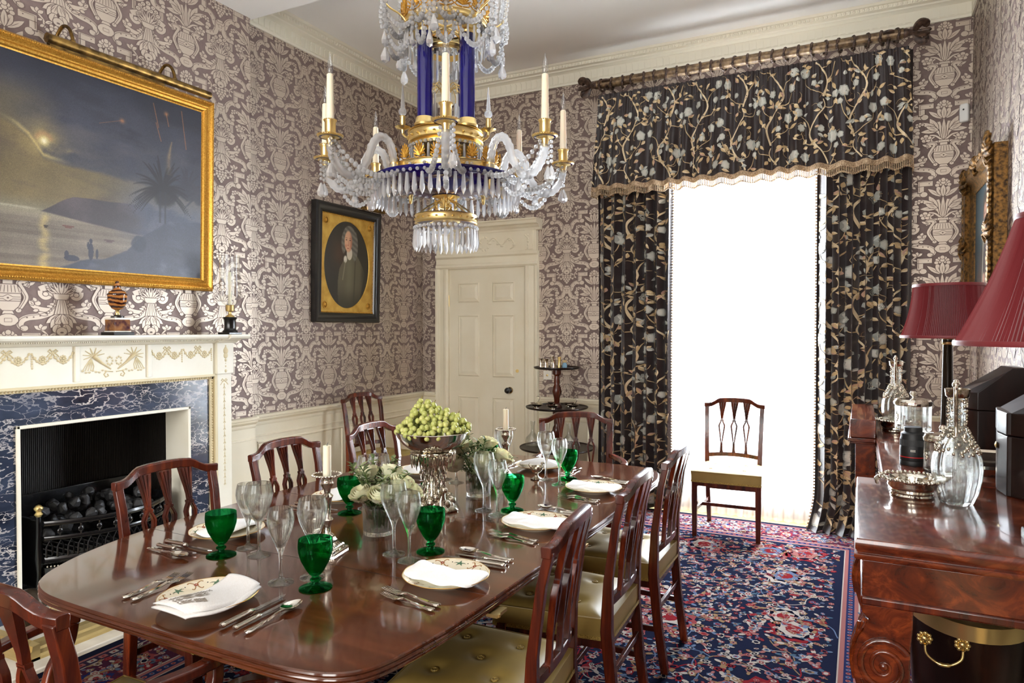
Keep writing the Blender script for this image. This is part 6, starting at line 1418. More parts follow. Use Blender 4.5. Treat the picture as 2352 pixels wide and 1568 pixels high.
while len(GC) < 190 and tries < 60000:
    tries += 1; r = .148*sqrt(rg.random()); a = rg.random()*6.28; l, d = r*cos(a), r*sin(a); zt = mound(l, d)
    z = zt-rg.choice((.0, .0, .0, .012, .02)); p = Vector((l*.8926-d*.4509, l*.4509+d*.8926, z))
    if all((p-q[0]).length > .0172 for q in GC): GC.append((p, l))
bl = [('tallest bunch of green grapes at the peak of the silver bowl', lambda l: -.075 < l <= 0), ('bunch of green grapes hanging over the fireplace side rim of the silver bowl', lambda l: l <= -.075), ('bunch of green grapes in the window side half of the silver bowl', lambda l: 0 < l <= .07), ('bunch of green grapes at the window side rim of the silver bowl', lambda l: l > .07)]
gm = M(); gm.ball((0, 0, 0), .0112, 12, 8, (1, 1, 1.16)); gme = gm.mesh('grape', GRAPE, 180)
for lab, fn in bl:
    t = thing('grape_bunch', lab, 'grapes', (EX, EY, TZ), group='bunches of grapes in the silver bowl'); mine = [p for p, l in GC if fn(l)]
    m = M(); c = sum(mine, Vector())/len(mine); cz = max(p.z for p in mine)
    tp = max(mine, key=lambda p: p.z); m.tube([(c.x, c.y, c.z-.01), (tp.x, tp.y, tp.z+.002), (tp.x+.008, tp.y, tp.z+.020)], .0018, 5)
    for p in mine[::2]: m.tube([tuple(c), tuple(p)], .0009, 4)
    m.build('stalk', mat('grape_stalk', (136, 122, 62), .6) if 'grape_stalk' not in MATS else MATS['grape_stalk'], t, smooth=60)
    for p in mine[:98]:
        o = bpy.data.objects.new('grape', gme); COL.objects.link(o); o.parent = t; o.location = p; s = rg.uniform(.88, 1.1); o.scale = (s, s, s); o.rotation_euler = (rg.uniform(-1, 1), rg.uniform(-1, 1), rg.random()*6)
# ---- bird-shaped salt near the far end
sl = thing('salt_cellar', 'small silver bird-shaped salt on a round foot near the far plate', 'salt', (-1.410, 3.057, TZ), radians(20))
m = M(); m.lathe([(0, 0), (.028, 0), (.030, .004), (.024, .008), (.010, .014), (.008, .026), (.012, .03)], 20, wob=lambda a, z: 1+.06*cos(7*a)); m.build('foot', SILVERR, sl, smooth=60)
m = M(); m.lathe([(.010, .028), (.022, .036), (.028, .05), (.027, .064), (.025, .064), (.025, .05), (.018, .04), (0, .036)], 20, caps=False, wob=lambda a, z: 1+.18*max(0, cos(a))*(z > .04)); m.tube(cr([(.022, 0, .05), (.030, 0, .064), (.026, 0, .078), (.034, 0, .080), (.042, 0, .076)], 4), [.007]*5+[.006]*6+[.005]*4+[.002]*2, 6); m.tube([(-.024, 0, .055), (-.036, 0, .07), (-.034, .006, .078)], [.006, .005, .002], 6); m.build('bird_bowl', SILVERR, sl, smooth=60)
# ================================================================== CHANDELIER
HX, HY = -1.61, 2.55
chd = thing('chandelier', 'gilt brass, cobalt and cut-crystal chandelier hanging over the dining table', 'chandelier', (HX, HY, 0))
ANG0 = math.atan2(-HY, -HX)     # towards the viewer
def pol(r, a, z): return (r*cos(a), r*sin(a), z)
def gp(name, m, mt, par=None, **k): return m.build(name, mt, par or chd, **k)
# prism and drop meshes
pm = M(); pm.lathe([(0, 0), (.0060, -.004), (.0060, -.010), (.0100, -.060), (.0092, -.068), (0, -.088)], 6); PRISM = pm.mesh('prism', CRYS, 25)
dm = M(); dm.lathe([(0, 0), (.004, -.004), (.012, -.022), (.0165, -.036), (.014, -.048), (0, -.056)], 8); DROP = dm.mesh('pendant_drop', CRYS, 20)
def hang(me, name, pos, par, rz=0.0, sc=1.0, sy=1.0):
    o = bpy.data.objects.new(name, me); COL.objects.link(o); o.parent = par; o.location = pos; o.rotation_euler = (0, 0, rz); o.scale = (sc, sc*sy, sc); return o
def beads(m, pts, r, seg=7):
    for p in pts: m.ball(p, r, seg, 5)
def swag(m, p0, p1, sag, n, r):
    P0, P1 = Vector(p0), Vector(p1); L_ = []
    for i in range(n+1):
        t = i/n; p = P0.lerp(P1, t); p.z -= sag*4*t*(1-t); L_.append(p); 
    big = lambda i: 1.2*r*(.75+.45*sin(pi*i/n))
    for i, p in enumerate(L_): m.ball(p, big(i), 7, 5)
    m.tube(L_, .0009, 4)
def band(m, r, z0, z1, t=.004, seg=72):
    m.lathe([(r-t, z0), (r, z0), (r+.003, z0+.004), (r, z0+.008), (r, z1-.008), (r+.003, z1-.004), (r, z1), (r-t, z1), (r-t, z0)], seg, caps=False)
def anthemion(m, r, a, z, h):
    c = Vector(pol(r, a, z)); t = Vector((-sin(a), cos(a), 0)); o = Vector((cos(a), sin(a), 0))
    for k in range(-4, 5):
        g = k*.33; l = h*(1-.055*abs(k)**1.3); e = c+t*(l*.62*sin(g))+Vector((0, 0, l*(.18+.82*cos(g)))); b = c+Vector((0, 0, h*.12))
        m.tube([b, (b+e)/2+o*.003, e+o*.006], [.0028, .0048, .0028], 5)
    for s in (-1, 1): m.tube([c+t*(s*.002), c+t*(s*h*.28)+Vector((0, 0, .002)), c+t*(s*h*.42)+Vector((0, 0, h*.12)), c+t*(s*h*.32)+Vector((0, 0, h*.2))], .003, 5)
# bottom tier
m = M(); band(m, .133, 1.925, 1.965)
for k in range(24): m.ball(pol(.134, k*pi/12, 1.945), .006, 6, 4, (1, 1, .7))
for k in range(6): a = k*pi/3; m.tube(cr([pol(.131, a, 1.96), pol(.10, a, 1.985), pol(.045, a, 2.02), pol(.02, a, 2.03)], 4), .0035, 6)
lowr = gp('lower_ring', m, BRASS, smooth=50)
m = M(); beads(m, [pol(.135, 2*pi*k/36, 1.908) for k in range(36)], .0085); gp('bead_row', m, CRYS, lowr, smooth=60)
for k in range(34): hang(PRISM, 'prism', pol(.135, 2*pi*(k+.5)/34, 1.900), lowr, 2*pi*k/34, 1.03, 1.0)
m = M(); m.lathe([(0, 1.905), (.06, 1.91), (.125, 1.93)], 40, caps=False); m.ball((0, 0, 1.90), .018, 10, 8); gp('lower_bowl', m, CRYS, lowr, smooth=60)
# main dish and ring
m = M(); m.lathe([(0, 2.045), (.10, 2.05), (.20, 2.07), (.285, 2.095), (.312, 2.112), (.312, 2.118), (.283, 2.103), (.20, 2.08), (.10, 2.06), (0, 2.055)], 64, caps=False); gp('cobalt_dish', m, BLUE, smooth=60)
m = M(); band(m, .232, 2.118, 2.165, .006); m.lathe([(.222, 2.110), (.245, 2.110), (.248, 2.118), (.225, 2.120)], 72, caps=False)
for k in range(36): m.ball(pol(.234, k*pi/18, 2.142), .006, 6, 4, (1, 1, .6))
mr = gp('main_ring', m, BRASS, smooth=50)
for k in range(20): m = M(); anthemion(m, .230, ANG0+2*pi*(k+.5)/20, 2.165, .062); gp('anthemion', m, GILT, mr, smooth=60)
m = M(); beads(m, [pol(.311, 2*pi*k/64, 2.100) for k in range(64)], .0075); gp('bead_row', m, CRYS, mr, smooth=60)
for k in range(60): hang(PRISM, 'prism', pol(.311, 2*pi*(k+.5)/60, 2.090), mr, 2*pi*k/60, 1.06)
m = M(); m.lathe([(.0, 1.99), (.014, 1.99), (.018, 2.0), (.010, 2.01), (.012, 2.03), (.05, 2.04), (.06, 2.045), (.05, 2.05), (0, 2.05)], 24); m.tube([(0, 0, 1.93), (0, 0, 2.4)], .008, 8)
for k in range(4): anthemion(m, .04, k*pi/2+.4, 1.985, .05)
gp('centre_stem', m, BRASS, smooth=60)
# upper drum
m = M(); band(m, .160, 2.272, 2.312, .160); m.lathe([(0, 2.312), (.150, 2.312), (.165, 2.318), (.150, 2.324), (0, 2.324)], 64, caps=False); m.lathe([(.13, 2.245), (.15, 2.25), (.154, 2.262), (.145, 2.272)], 64, caps=False)
for k in range(24): m.ball(pol(.162, k*pi/12, 2.292), .007, 6, 4, (1, 1, .7))
ud = gp('upper_drum', m, BRASS, smooth=50)
m = M(); beads(m, [pol(.158, 2*pi*k/40, 2.252) for k in range(40)], .0072); gp('bead_row', m, CRYS, ud, smooth=60)
bigp = M()
for k in range(38): bigp.lathe([(0, 0), (.0045, -.004), (.0068, -.055), (.006, -.062), (0, -.08)], 6, pol(.156, 2*pi*k/38, 2.244))
# four fluted cobalt columns
for k in range(4):
    a = ANG0+pi/4+k*pi/2+.02; x, y, _ = pol(.125, a, 0)
    m = M(); m.lathe([(.033, 2.352), (.033, 2.715)], 48, (x, y, 0), wob=lambda b, z: 1-.05*abs(sin(10*b))); col = gp('cobalt_column', m, BLUE, smooth=50)
    m = M(); m.lathe([(.043, 2.322), (.046, 2.33), (.040, 2.34), (.038, 2.352), (.036, 2.358), (.0, 2.358)], 28, (x, y, 0)); gp('column_base', m, BRASS, col, smooth=50)
    m = M(); m.lathe([(.0, 2.712), (.035, 2.712), (.038, 2.72), (.034, 2.727), (.026, 2.735), (.030, 2.765), (.034, 2.775), (0, 2.775)], 28, (x, y, 0)); gp('column_cap', m, BRASS, col, smooth=50)
# spray of wires and drops between the columns, obelisk in the middle
m = M(); m.lathe([(.06, 2.324), (.055, 2.34), (.03, 2.352), (.016, 2.38), (.022, 2.40), (.014, 2.42), (.012, 2.46), (.018, 2.475), (.010, 2.49), (.012, 2.515)], 20)
for k in range(16):
    a = k*pi/8; m.tube(cr([pol(.012, a, 2.42), pol(.022, a, 2.50), pol(.050, a, 2.525), pol(.078, a, 2.505), pol(.084, a, 2.475)], 4), .002, 5)
fs_ = gp('wire_fountain', m, BRASS, smooth=60)
for k in range(16): bigp.lathe([(0, 0), (.005, -.004), (.006, -.07), (.0075, -.085), (0, -.105)], 6, pol(.084, k*pi/8, 2.470)); bigp.lathe([(0, 0), (.0045, -.004), (.006, -.06), (0, -.09)], 6, pol(.055, k*pi/8+.2, 2.44))
def obelisk(m, x, y, z, h, r): m.lathe([(r*.85, z), (r*1.0, z+.004), (r*.25, z+h), (0, z+h+.008)], 4, (x, y, 0), a0=.4)
m = M(); obelisk(m, 0, 0, 2.52, .13, .012); gp('centre_obelisk', m, BLUE, fs_, smooth=20)
for k in range(4):
    a = ANG0+pi/2*k+.02+(0); 
    if k in (0, 2): a += pi/2*0
    x, y, _ = pol(.182, a+pi/2*.0+(.0), 0)
for k in range(4):
    a = ANG0+k*pi/2+pi/2*0+ (pi/2 if False else 0); x, y, _ = pol(.185, a, 0)
    if k == 0: continue
    m = M(); m.tube(cr([pol(.15, a, 2.30), pol(.17, a, 2.30), pol(.185, a, 2.315)], 4), .006, 6); m.lathe([(.004, 2.312), (.008, 2.33), (.03, 2.338), (.034, 2.342), (.012, 2.345), (.010, 2.352), (.013, 2.358), (.011, 2.382), (.014, 2.388), (0, 2.388)], 20, (x, y, 0), wob=lambda b, z: 1+.06*cos(8*b)); f = gp('finial_cup', m, BRASS, smooth=50)
    m = M(); m.ball((x, y, 2.408), .018, 10, 7); obelisk(m, x, y, 2.424, .095, .010); gp('spire', m, CRYS, f, smooth=20)
# crown
m = M(); band(m, .178, 2.762, 2.790, .006); m.lathe([(.10, 2.765), (.178, 2.765), (.178, 2.772), (.10, 2.772)], 56, caps=False)
for k in range(4): a = ANG0+pi/4+k*pi/2; m.tube([pol(.178, a, 2.77), pol(.12, a, 2.772), (0, 0, 2.775)], .006, 6)
cw = gp('crown_ring', m, BRASS, smooth=50)
for k in range(16): m = M(); anthemion(m, .182, ANG0+2*pi*k/16, 2.790, .085); gp('anthemion', m, GILT, cw, smooth=60)
m = M(); band(m, .085, 2.66, 2.685, .004, 48); gp('inner_ring', m, BRASS, cw, smooth=50)
for k in range(34): bigp.lathe([(0, 0), (.0045, -.004), (.0064, -.055), (.0058, -.062), (0, -.082)], 6, pol(.176, 2*pi*(k+.5)/34, 2.735))
for k in range(22): bigp.lathe([(0, 0), (.0045, -.004), (.0062, -.06), (0, -.085)], 6, pol(.086, 2*pi*k/22, 2.645))
o = gp('small_prisms', bigp, CRYS, smooth=25); o['kind'] = 'stuff'
# wire brackets over the crown with long strings of beads and drops
m = M(); m.tube([(0, 0, 2.77), (0, 0, 3.36)], .010, 10); m.lathe([(.0, 3.30), (.03, 3.31), (.035, 3.33), (.012, 3.35), (0, 3.36)], 20)
for k in range(9):
    z = 3.36+.032*k; m.tube([(.010*cos(t*pi/5)*(1 if k % 2 else .0)+0, .010*cos(t*pi/5)*(0 if k % 2 else 1), z+.019*sin(t*pi/5)) for t in range(10)], .003, 5, closed=True)
m.lathe([(.0, 3.585), (.05, 3.60), (.06, 3.628), (0, 3.628)], 24); gp('hanging_rod', m, BRASS, smooth=60)
for k in range(6):
    a = ANG0+pi/6+k*pi/3+.28; m = M(); m.tube(cr([pol(.176, a, 2.775), pol(.20, a, 2.80), pol(.255, a, 2.83), pol(.285, a, 2.90), pol(.275, a, 2.96), pol(.25, a, 2.97)], 5), .004, 6); br = gp('wire_bracket', m, BRASS, cw, smooth=60)
    m = M()
    for j, (da, rr, n, z0) in enumerate(((0, .262, 15, 2.965), (.07, .268, 12, 2.96), (-.07, .275, 11, 2.95))):
        for i in range(n): m.ball(pol(rr+.004*sin(i), a+da, z0-.0205*i), .0102, 7, 5)
    for s in (-1, 1):
        swag(m, pol(.26, a+s*.05, 2.80), pol(.180, a+s*pi/6, 2.768), .055, 11, .0085); swag(m, pol(.265, a+s*.03, 2.74), pol(.178, a+s*pi/6, 2.745), .11, 15, .008)
    gp('bead_string', m, CRYS, br, smooth=60); hang(DROP, 'pendant_drop', pol(.262, a, 2.655), br, a, 1.25, .7); hang(DROP, 'pendant_drop', pol(.268, a+.07, 2.715), br, a+1, 1.25, .7)
for k in range(8):
    a = ANG0+2*pi*(k+.5)/8; m = M(); swag(m, pol(.186, a-.39, 2.835), pol(.186, a+.39, 2.835), .10, 13, .0085)
    for i in range(7): m.ball(pol(.192, a-.39, 2.835-.021*i), .009, 7, 5)
    gp('bead_string', m, CRYS, cw, smooth=60); hang(DROP, 'pendant_drop', pol(.192, a-.39, 2.69), cw, a, 1.0, .7)
# arms with candles
RA = .53
for i, deg in enumerate((0, 46, -57, 97, -98, 137, -140, 178)):
    a = ANG0+radians(deg); ca, sa = cos(a), sin(a); dz = 0
    def W(r, z, t=0.0): return (r*ca-t*sa, r*sa+t*ca, z)
    m = M(); path = cr([W(.252, 2.115), W(.255, 2.17), W(.275, 2.235), W(.315, 2.252), W(.350, 2.215), W(.375, 2.145), W(.42, 2.085), W(.475, 2.085), W(.515, 2.13), W(RA, 2.185)], 7)
    n = len(path); m.tube(path, [.0165*(1+.12*sin(k*2.2)) for k in range(n)], 12)
    ar = gp('glass_arm', m, CRYS, smooth=70)
    m = M(); m.lathe([(0, 2.045), (.006, 2.05), (.010, 2.075), (.008, 2.09), (.013, 2.10), (.015, 2.13), (.012, 2.14), (.016, 2.15), (.016, 2.165), (.012, 2.17)], 16, W(.252, 0)); m.tube([W(.225, 2.14), W(.25, 2.14)], .007, 6); gp('arm_socket', m, BRASS, ar, smooth=50)
    x, y, _ = W(RA, 0)
    m = M(); m.lathe([(.010, 2.175), (.013, 2.19), (.016, 2.205), (.046, 2.214), (.047, 2.218), (.015, 2.215), (.013, 2.222), (.021, 2.228), (.021, 2.268), (.024, 2.272), (.024, 2.277), (.0, 2.275)], 28, (x, y, 0)); m.lathe([(.044, 2.211), (.050, 2.215), (.044, 2.219)], 36, (x, y, 0), caps=False)
    for k in range(32): m.ball((x+.0485*cos(k*pi/16), y+.0485*sin(k*pi/16), 2.218), .0032, 5, 3)
    for k in range(18): m.ball((x+.0235*cos(k*pi/9), y+.0235*sin(k*pi/9), 2.277), .0032, 5, 3)
    pn = gp('candle_socket', m, BRASS, ar, smooth=50)
    m = M(); m.lathe([(.016, 2.2065), (.043, 2.2125)], 32, (x, y, 0), caps=False); gp('blue_enamel', m, BLUE, pn, smooth=60)
    m = M(); lean = .006 if deg in (46, -57) else 0; m.lathe([(.0155, 2.27), (.0125, 2.452), (.008, 2.456), (0, 2.456)], 18, (x, y, 0)); cd = gp('candle_tube', m, WAX, ar, smooth=40)
    m = M(); m.lathe([(.006, 2.455), (.0095, 2.462), (.0125, 2.478), (.010, 2.496), (.005, 2.515), (.0015, 2.535), (0, 2.537)], 16, (x, y, 0)); m.tube([(x, y, 2.455), (x, y, 2.485)], .0018, 5); gp('flame_bulb', m, BULBG, cd, smooth=60)
    m = M(); s1 = W(RA, 2.20)
    for sg in (-1, 1): swag(m, W(RA-.01, 2.195, sg*.02), pol(.243, a+sg*.36, 2.14), .085, 19, .0085)
    swag(m, W(RA-.02, 2.19), W(.30, 2.10), .13, 16, .0075); swag(m, W(RA-.02, 2.19, .015), W(.315, 2.105, .01), .085, 14, .0075)
    for k in range(5): m.ball((x+.030*cos(a+1.2), y+.030*sin(a+1.2), 2.20-.019*k), .0075, 7, 5); m.ball((x-.02*sa, y+.02*ca, 2.195-.019*k), .0075, 7, 5)
    gp('bead_string', m, CRYS, ar, smooth=60)
    hang(DROP, 'pendant_drop', (x+.030*cos(a+1.2), y+.030*sin(a+1.2), 2.108), ar, a, 1.15, .7); hang(DROP, 'pendant_drop', (x-.02*sa, y+.02*ca, 2.105), ar, a, 1.1, .7); hang(DROP, 'pendant_drop', W(.40, 2.07), ar, a, 1.0, .7)

# ================================================================== SIDEBOARD and what stands on it
SZ = .90
sb = thing('sideboard', 'figured mahogany sideboard with scrolled legs along the side wall, near its lit end', 'sideboard', (0, 0, 0))
def slab(name, x0, x1, y0, y1, z1, mt=MAHOGS):
    m = M(); rings = []
    for d, z in ((.012, z1), (.004, z1-.002), (0, z1-.010), (0, z1-.030), (.005, z1-.038), (.006, z1-.041), (-.002, z1-.044), (-.003, z1-.052), (.002, z1-.060), (.012, z1-.0625)):
        rings.append([(x0+d, y0+d, z), (x1, y0+d, z), (x1, y1-d, z), (x0+d, y1-d, z)])
    m.loft(list(reversed(rings))); return m.build(name, mt, sb, smooth=40)
slab('top', -.006, XR-.012, 2.10, 2.985, SZ); slab('top', .083, XR-.012, 2.987, 4.98, SZ)
m = M(); m.box(.012, XR-.014, 2.118, 2.97, .735, .8375); m.box(.10, XR-.014, 2.972, 4.96, .735, .8375); m.build('frieze', MAHOGS, sb, bevel=.003)
m = M(); m.box(.008, XR-.014, 2.113, 2.975, .712, .737); m.box(.096, XR-.014, 2.975, 4.965, .712, .737); m.build('lower_bead', MAHOG, sb, bevel=.006)
m = M(); m.box(-.04, .083, 4.15, 5.0, .885, .985); m.box(-.052, .083, 4.14, 5.0, .862, .884); m.box(-.045, .083, 4.146, 5.0, .852, .863); m.box(-.015, .083, 4.18, 4.97, .06, .853); m.build('end_pedestal', MAHOGS, sb, bevel=.004)
def scroll_leg(y0, xo=0.0):
    m = M()
    out = [(.010, .712), (.012, .70), (.012, .685), (.030, .668), (.022, .655), (.016, .635), (.004, .615), (-.006, .585), (-.010, .55), (-.006, .50), (.006, .455), (.024, .41), (.040, .36), (.046, .30), (.046, .20), (.036, .12), (.016, .08), (.010, .04), (.014, 0), (.13, 0), (.135, .05), (.118, .12), (.120, .30), (.118, .40), (.125, .455), (.130, .52), (.130, .60), (.135, .66), (.136, .712)]
    m.prism([(x+xo, z) for x, z in out], y0, y0+.10, lambda a, b, c: (a, c, b)); lg = m.build('leg', MAHOGS, sb, bevel=.004, smooth=30)
    cx, cz = .066+xo, .545     # carved volute on both faces
    for yy in (y0, y0+.10):
        m = M(); sp_ = []
        for t in range(60):
            a = .6+t*.235; r = .064*(1-t/62.0)+.004; sp_.append((cx+r*cos(a), yy, cz+r*sin(a)*1.12))
        m.tube(sp_, [.0105*(1-t/85.0) for t in range(60)], 8); m.ball((cx, yy, cz), .012, 8, 6, (1, .8, 1))
        m.tube(cr([(.012+xo, yy, .50), (.028+xo, yy, .45), (.046+xo, yy, .425), (.07+xo, yy, .415), (.10+xo, yy, .40)], 5), [.003+.0004*k for k in range(21)], 7)
        for k in range(4): m.tube(cr([(.06+.012*k+xo, yy, .41), (.055+.016*k+xo, yy, .36), (.075+.01*k+xo, yy, .30)], 4), [.008, .009, .010, .010, .009, .008, .006, .004, .003], 6)
        m.build('volute', MAHOGS, lg, smooth=60)
    m = M()
    for k in range(4): m.tube(cr([(.030-.010*k+xo+.006, y0+.012, .655), (.004-.003*k+xo, y0+.012, .628-.012*k), (-.010+xo, y0+.012, .59-.012*k)], 3), .005, 6)
    for k in range(4):
        yy = y0+.02+.02*k; m.tube(cr([(.022+xo, yy, .665), (.006+xo, yy, .625), (-.008+xo, yy, .58), (-.012+xo, yy, .54), (-.004+xo, yy, .49)], 4), .0075, 6)
    m.build('reeding', MAHOGS, lg, smooth=60)
scroll_leg(2.13); scroll_leg(2.84); scroll_leg(2.13, .50)
m = M(); m.box(.56, .66, 4.7, 4.8, 0, .72); m.box(.56, .66, 2.84, 2.94, 0, .72); m.build('leg', MAHOGD, sb, bevel=.01)
# wine cooler beneath
wc = thing('wine_cooler', 'brass-bound oval mahogany wine cooler with drop handle under the sideboard', 'wine cooler', (.335, 2.82, .075))
def ov(m, prof): m.lathe(prof, 40); m.v = [(x, y*1.25, z) for x, y, z in m.v]
m = M(); ov(m, [(.15, .07), (.155, .09), (.185, .52), (.187, .64), (.17, .64), (.165, .3), (0, .28)]); m.build('body', MAHOGD, wc, smooth=40)
m = M(); ov(m, [(.178, .425), (.1895, .428), (.1925, .478), (.180, .482)]); ov(m, [(.183, .585), (.192, .588), (.193, .63), (.18, .632)]); m.build('brass_band', BRASS, wc, smooth=40)
m = M(); ov(m, [(.16, -.075), (.17, -.03), (.15, .0), (.20, .0), (.205, .03), (.19, .05), (.175, .07), (.17, .085), (.15, .09)]); m.build('plinth', MAHOGD, wc, smooth=40)
m = M(); yy = -.232
for s in (-1, 1):
    c = (-.085+s*.052, yy+.014, .385)
    for k in range(9): m.ball((c[0]+.017*cos(k*.698), c[1], c[2]+.017*sin(k*.698)), .007, 7, 5, (1, .6, 1))
    m.ball(c, .013, 9, 6, (1, .8, 1)); m.tube([c, (c[0], c[1]-.016, c[2]-.012)], .006, 6)
m.tube(cr([(-.137, yy-.004, .370), (-.133, yy-.008, .345), (-.11, yy-.010, .325), (-.085, yy-.010, .318), (-.06, yy-.010, .325), (-.037, yy-.008, .345), (-.033, yy-.004, .370)], 4), [.004+.003*(abs(k-12) < 3) for k in range(25)], 8); m.build('handle', BRASS, wc, smooth=60)
# silver coaster and decanter pairs
def coaster(x, y, lab, grp='silver wine coasters'):
    t = thing('wine_coaster', lab, 'coaster', (x, y, SZ), group=grp)
    m = M(); m.lathe([(.0, 0), (.066, 0), (.068, .004), (.064, .010), (.068, .016), (.064, .020), (.070, .026), (.076, .036), (.074, .048), (.078, .054), (.098, .060), (.100, .062), (.076, .060), (.068, .050), (.070, .036), (.062, .02), (0, .016)], 48, caps=False, wob=lambda a, z: 1+.05*cos(11*a)*(z > .0575)); m.build('silver_body', SILVER, t, smooth=45)
    m = M(); m.lathe([(0, .0165), (.062, .0195)], 32, caps=False); m.build('wooden_base', MAHOG, t, smooth=30)
    m = M()
    for k in range(44): a = k*2*pi/44; m.ball((.098*(1+.05*cos(11*a))*cos(a), .098*(1+.05*cos(11*a))*sin(a), .062), .006, 6, 4)
    for k in range(6):
        a = 2.9+.1*k; m.tube([(.10*cos(a), .10*sin(a), .058), (.112*cos(a), .112*sin(a), .048), (.108*cos(a), .108*sin(a), .036)], .005, 5)
    m.build('leaf_rim', SILVERR, t, smooth=60); return t
coaster(.165, 2.72, 'round silver wine coaster with leafy rim, beside the nearer decanter'); coaster(.185, 4.40, 'round silver wine coaster under the farther decanter'); 
def decanter(x, y, z, lab, rz=0.0):
    t = thing('decanter', lab, 'decanter', (x, y, z), radians(rz), group='silver-mounted decanters on the sideboard')
    m = M(); m.lathe([(0, 0), (.056, 0), (.060, .004), (.074, .035), (.086, .08), (.090, .115), (.086, .15), (.070, .19), (.05, .215), (.036, .24), (.030, .26), (.028, .33), (.030, .355), (.026, .355), (.024, .33), (.026, .26), (.045, .212), (.064, .188), (.080, .15), (.084, .115), (.080, .08), (.066, .035), (.05, .012), (0, .010)], 48, caps=False, wob=lambda a, z_: .80*(1+.028*cos(12*a)*(.01 < z_ < .19))); m.build('cut_glass_body', CLEAR, t, smooth=40)
    m = M(); rg2 = random.Random(3)
    for k in range(170):
        a = rg2.random()*6.28; zz = rg2.uniform(.165, .245); dens = .5+.5*cos(a*3+zz*40)
        if rg2.random() > dens+.35: continue
        r = float(np.interp(zz, [.15, .19, .215, .24, .26], [.072, .059, .043, .032, .0275])); m.ball((r*cos(a), r*sin(a), zz), rg2.uniform(.004, .008), 6, 4)
    for k in range(120):
        a = rg2.random()*6.28; zz = rg2.uniform(.24, .345); m.ball((.027*cos(a), .027*sin(a), zz), rg2.uniform(.003, .006), 6, 4)
    m.lathe([(.027, .345), (.034, .352), (.037, .375), (.033, .376), (.029, .356)], 24, caps=False, wob=lambda a, z_: 1+.25*max(0, cos(a))**6); m.build('vine_mount', SILVERR, t, smooth=60)
    m = M(); m.tube(cr([(-.042, 0, .375), (-.062, 0, .385), (-.068, 0, .36), (-.058, 0, .31), (-.045, 0, .26), (-.05, 0, .225)], 6), [.006]*31, 8); m.ball((-.052, 0, .392), .012, 8, 6); m.ball((-.046, 0, .402), .008, 8, 6); m.build('handle', SILVERR, t, smooth=60)
    return t
decanter(.288, 2.665, SZ, 'nearer silver-mounted claret jug of cut glass on the sideboard', 80); decanter(.185, 4.40, SZ+.0165, 'farther silver-mounted claret jug standing in its coaster by the dark curtain', 84)
def jar(x, y, z, r, h, lab, knob=True, foot=False):
    t = thing('glass_jar', lab, 'jar', (x, y, z), group='silver-lidded glass jars')
    b0 = .108 if foot else 0
    if foot: m = M(); m.lathe([(0, 0), (.046, 0), (.046, .006), (.018, .016), (.014, .05), (.018, .095), (.04, .108), (0, .109)], 28); m.build('silver_foot', SILVER, t, smooth=40)
    m = M(); m.lathe([(0, b0), (r*.92, b0), (r, b0+.006), (r, h), (r*.95, h), (r*.95, b0+.01), (0, b0+.008)], 36, caps=False, wob=lambda a, zz: 1+.012*cos(18*a)*(.01 < zz < h*.5)); m.build('cut_glass', CLEAR, t, smooth=40)
    m = M(); m.lathe([(r*.97, h-.004), (r*1.05, h), (r*1.07, h+.012), (r*1.0, h+.02), (r*.95, h+.026), (r*.5, h+.030), (0, h+.031)], 40, wob=lambda a, zz: 1+.012*cos(24*a)); 
    if knob: m.lathe([(.005, h+.03), (.004, h+.038), (.012, h+.045), (.014, h+.052), (.009, h+.062), (0, h+.065)], 16)
    m.build('silver_lid', SILVER, t, smooth=40)
    m = M()
    for k in range(8): m.ball((-(r+.001)*cos(-.6+.02*k), (r+.001)*sin(-.6+.05*k), (h+b0)*.5+.012*sin(k*1.3)), .008, 6, 4, (.5, 1, 1))
    m.build('silver_badge', SILVERR, t, smooth=60)
    return t
jar(.222, 3.64, SZ, .074, .225, 'silver-lidded cut glass jar on a foot, standing behind the camera lens', True, True); 
jar(.300, 3.22, SZ, .066, .125, 'silver-lidded cut glass jar half hidden behind the nearer claret jug')
ln_ = thing('camera_lens', 'black camera lens standing upright on the sideboard behind the coaster', 'camera lens', (.205, 3.34, SZ+.0005))
RUB = mat('black_rubber', (18, 18, 19), .5)
m = M(); m.lathe([(0, 0), (.049, 0), (.050, .003), (.050, .018), (.049, .020), (.050, .022), (.050, .075), (.0485, .078), (.0485, .112), (.046, .118), (.046, .132), (.040, .138), (.034, .140), (.034, .158), (.030, .160), (0, .158)], 48); m.build('barrel', RUB, ln_, smooth=30)
m = M(); m.lathe([(.0503, .034), (.0506, .036), (.0503, .038)], 48, caps=False)
m.build('red_ring', mat('red_enamel', (170, 24, 26), .4), ln_, smooth=30)
m = M()
for k in range(60): a = k*pi/30; m.box(.0486*cos(a)-.0012, .0486*cos(a)+.0012, .0486*sin(a)-.0012, .0486*sin(a)+.0012, .082, .108)
m.build('focus_ring', RUB, ln_, smooth=0)
m = M(); 
for k in range(5):
    a = atan2(-1, -.06)+.0+(k-2)*.075; c, s = cos(a), sin(a); r = .0504
    for z0, z1, d0, d1 in ((.060, .0625, -.0012, .0012), (.0655, .068, -.0012, .0012), (.060, .068, -.0016, -.0008)): m.add([(r*c-d0*s, r*s+d0*c, z0), (r*c-d1*s, r*s+d1*c, z0), (r*c-d1*s, r*s+d1*c, z1), (r*c-d0*s, r*s+d0*c, z1)], [(0, 1, 2, 3)])
m.build('white_markings', WHITEM, ln_, smooth=0)
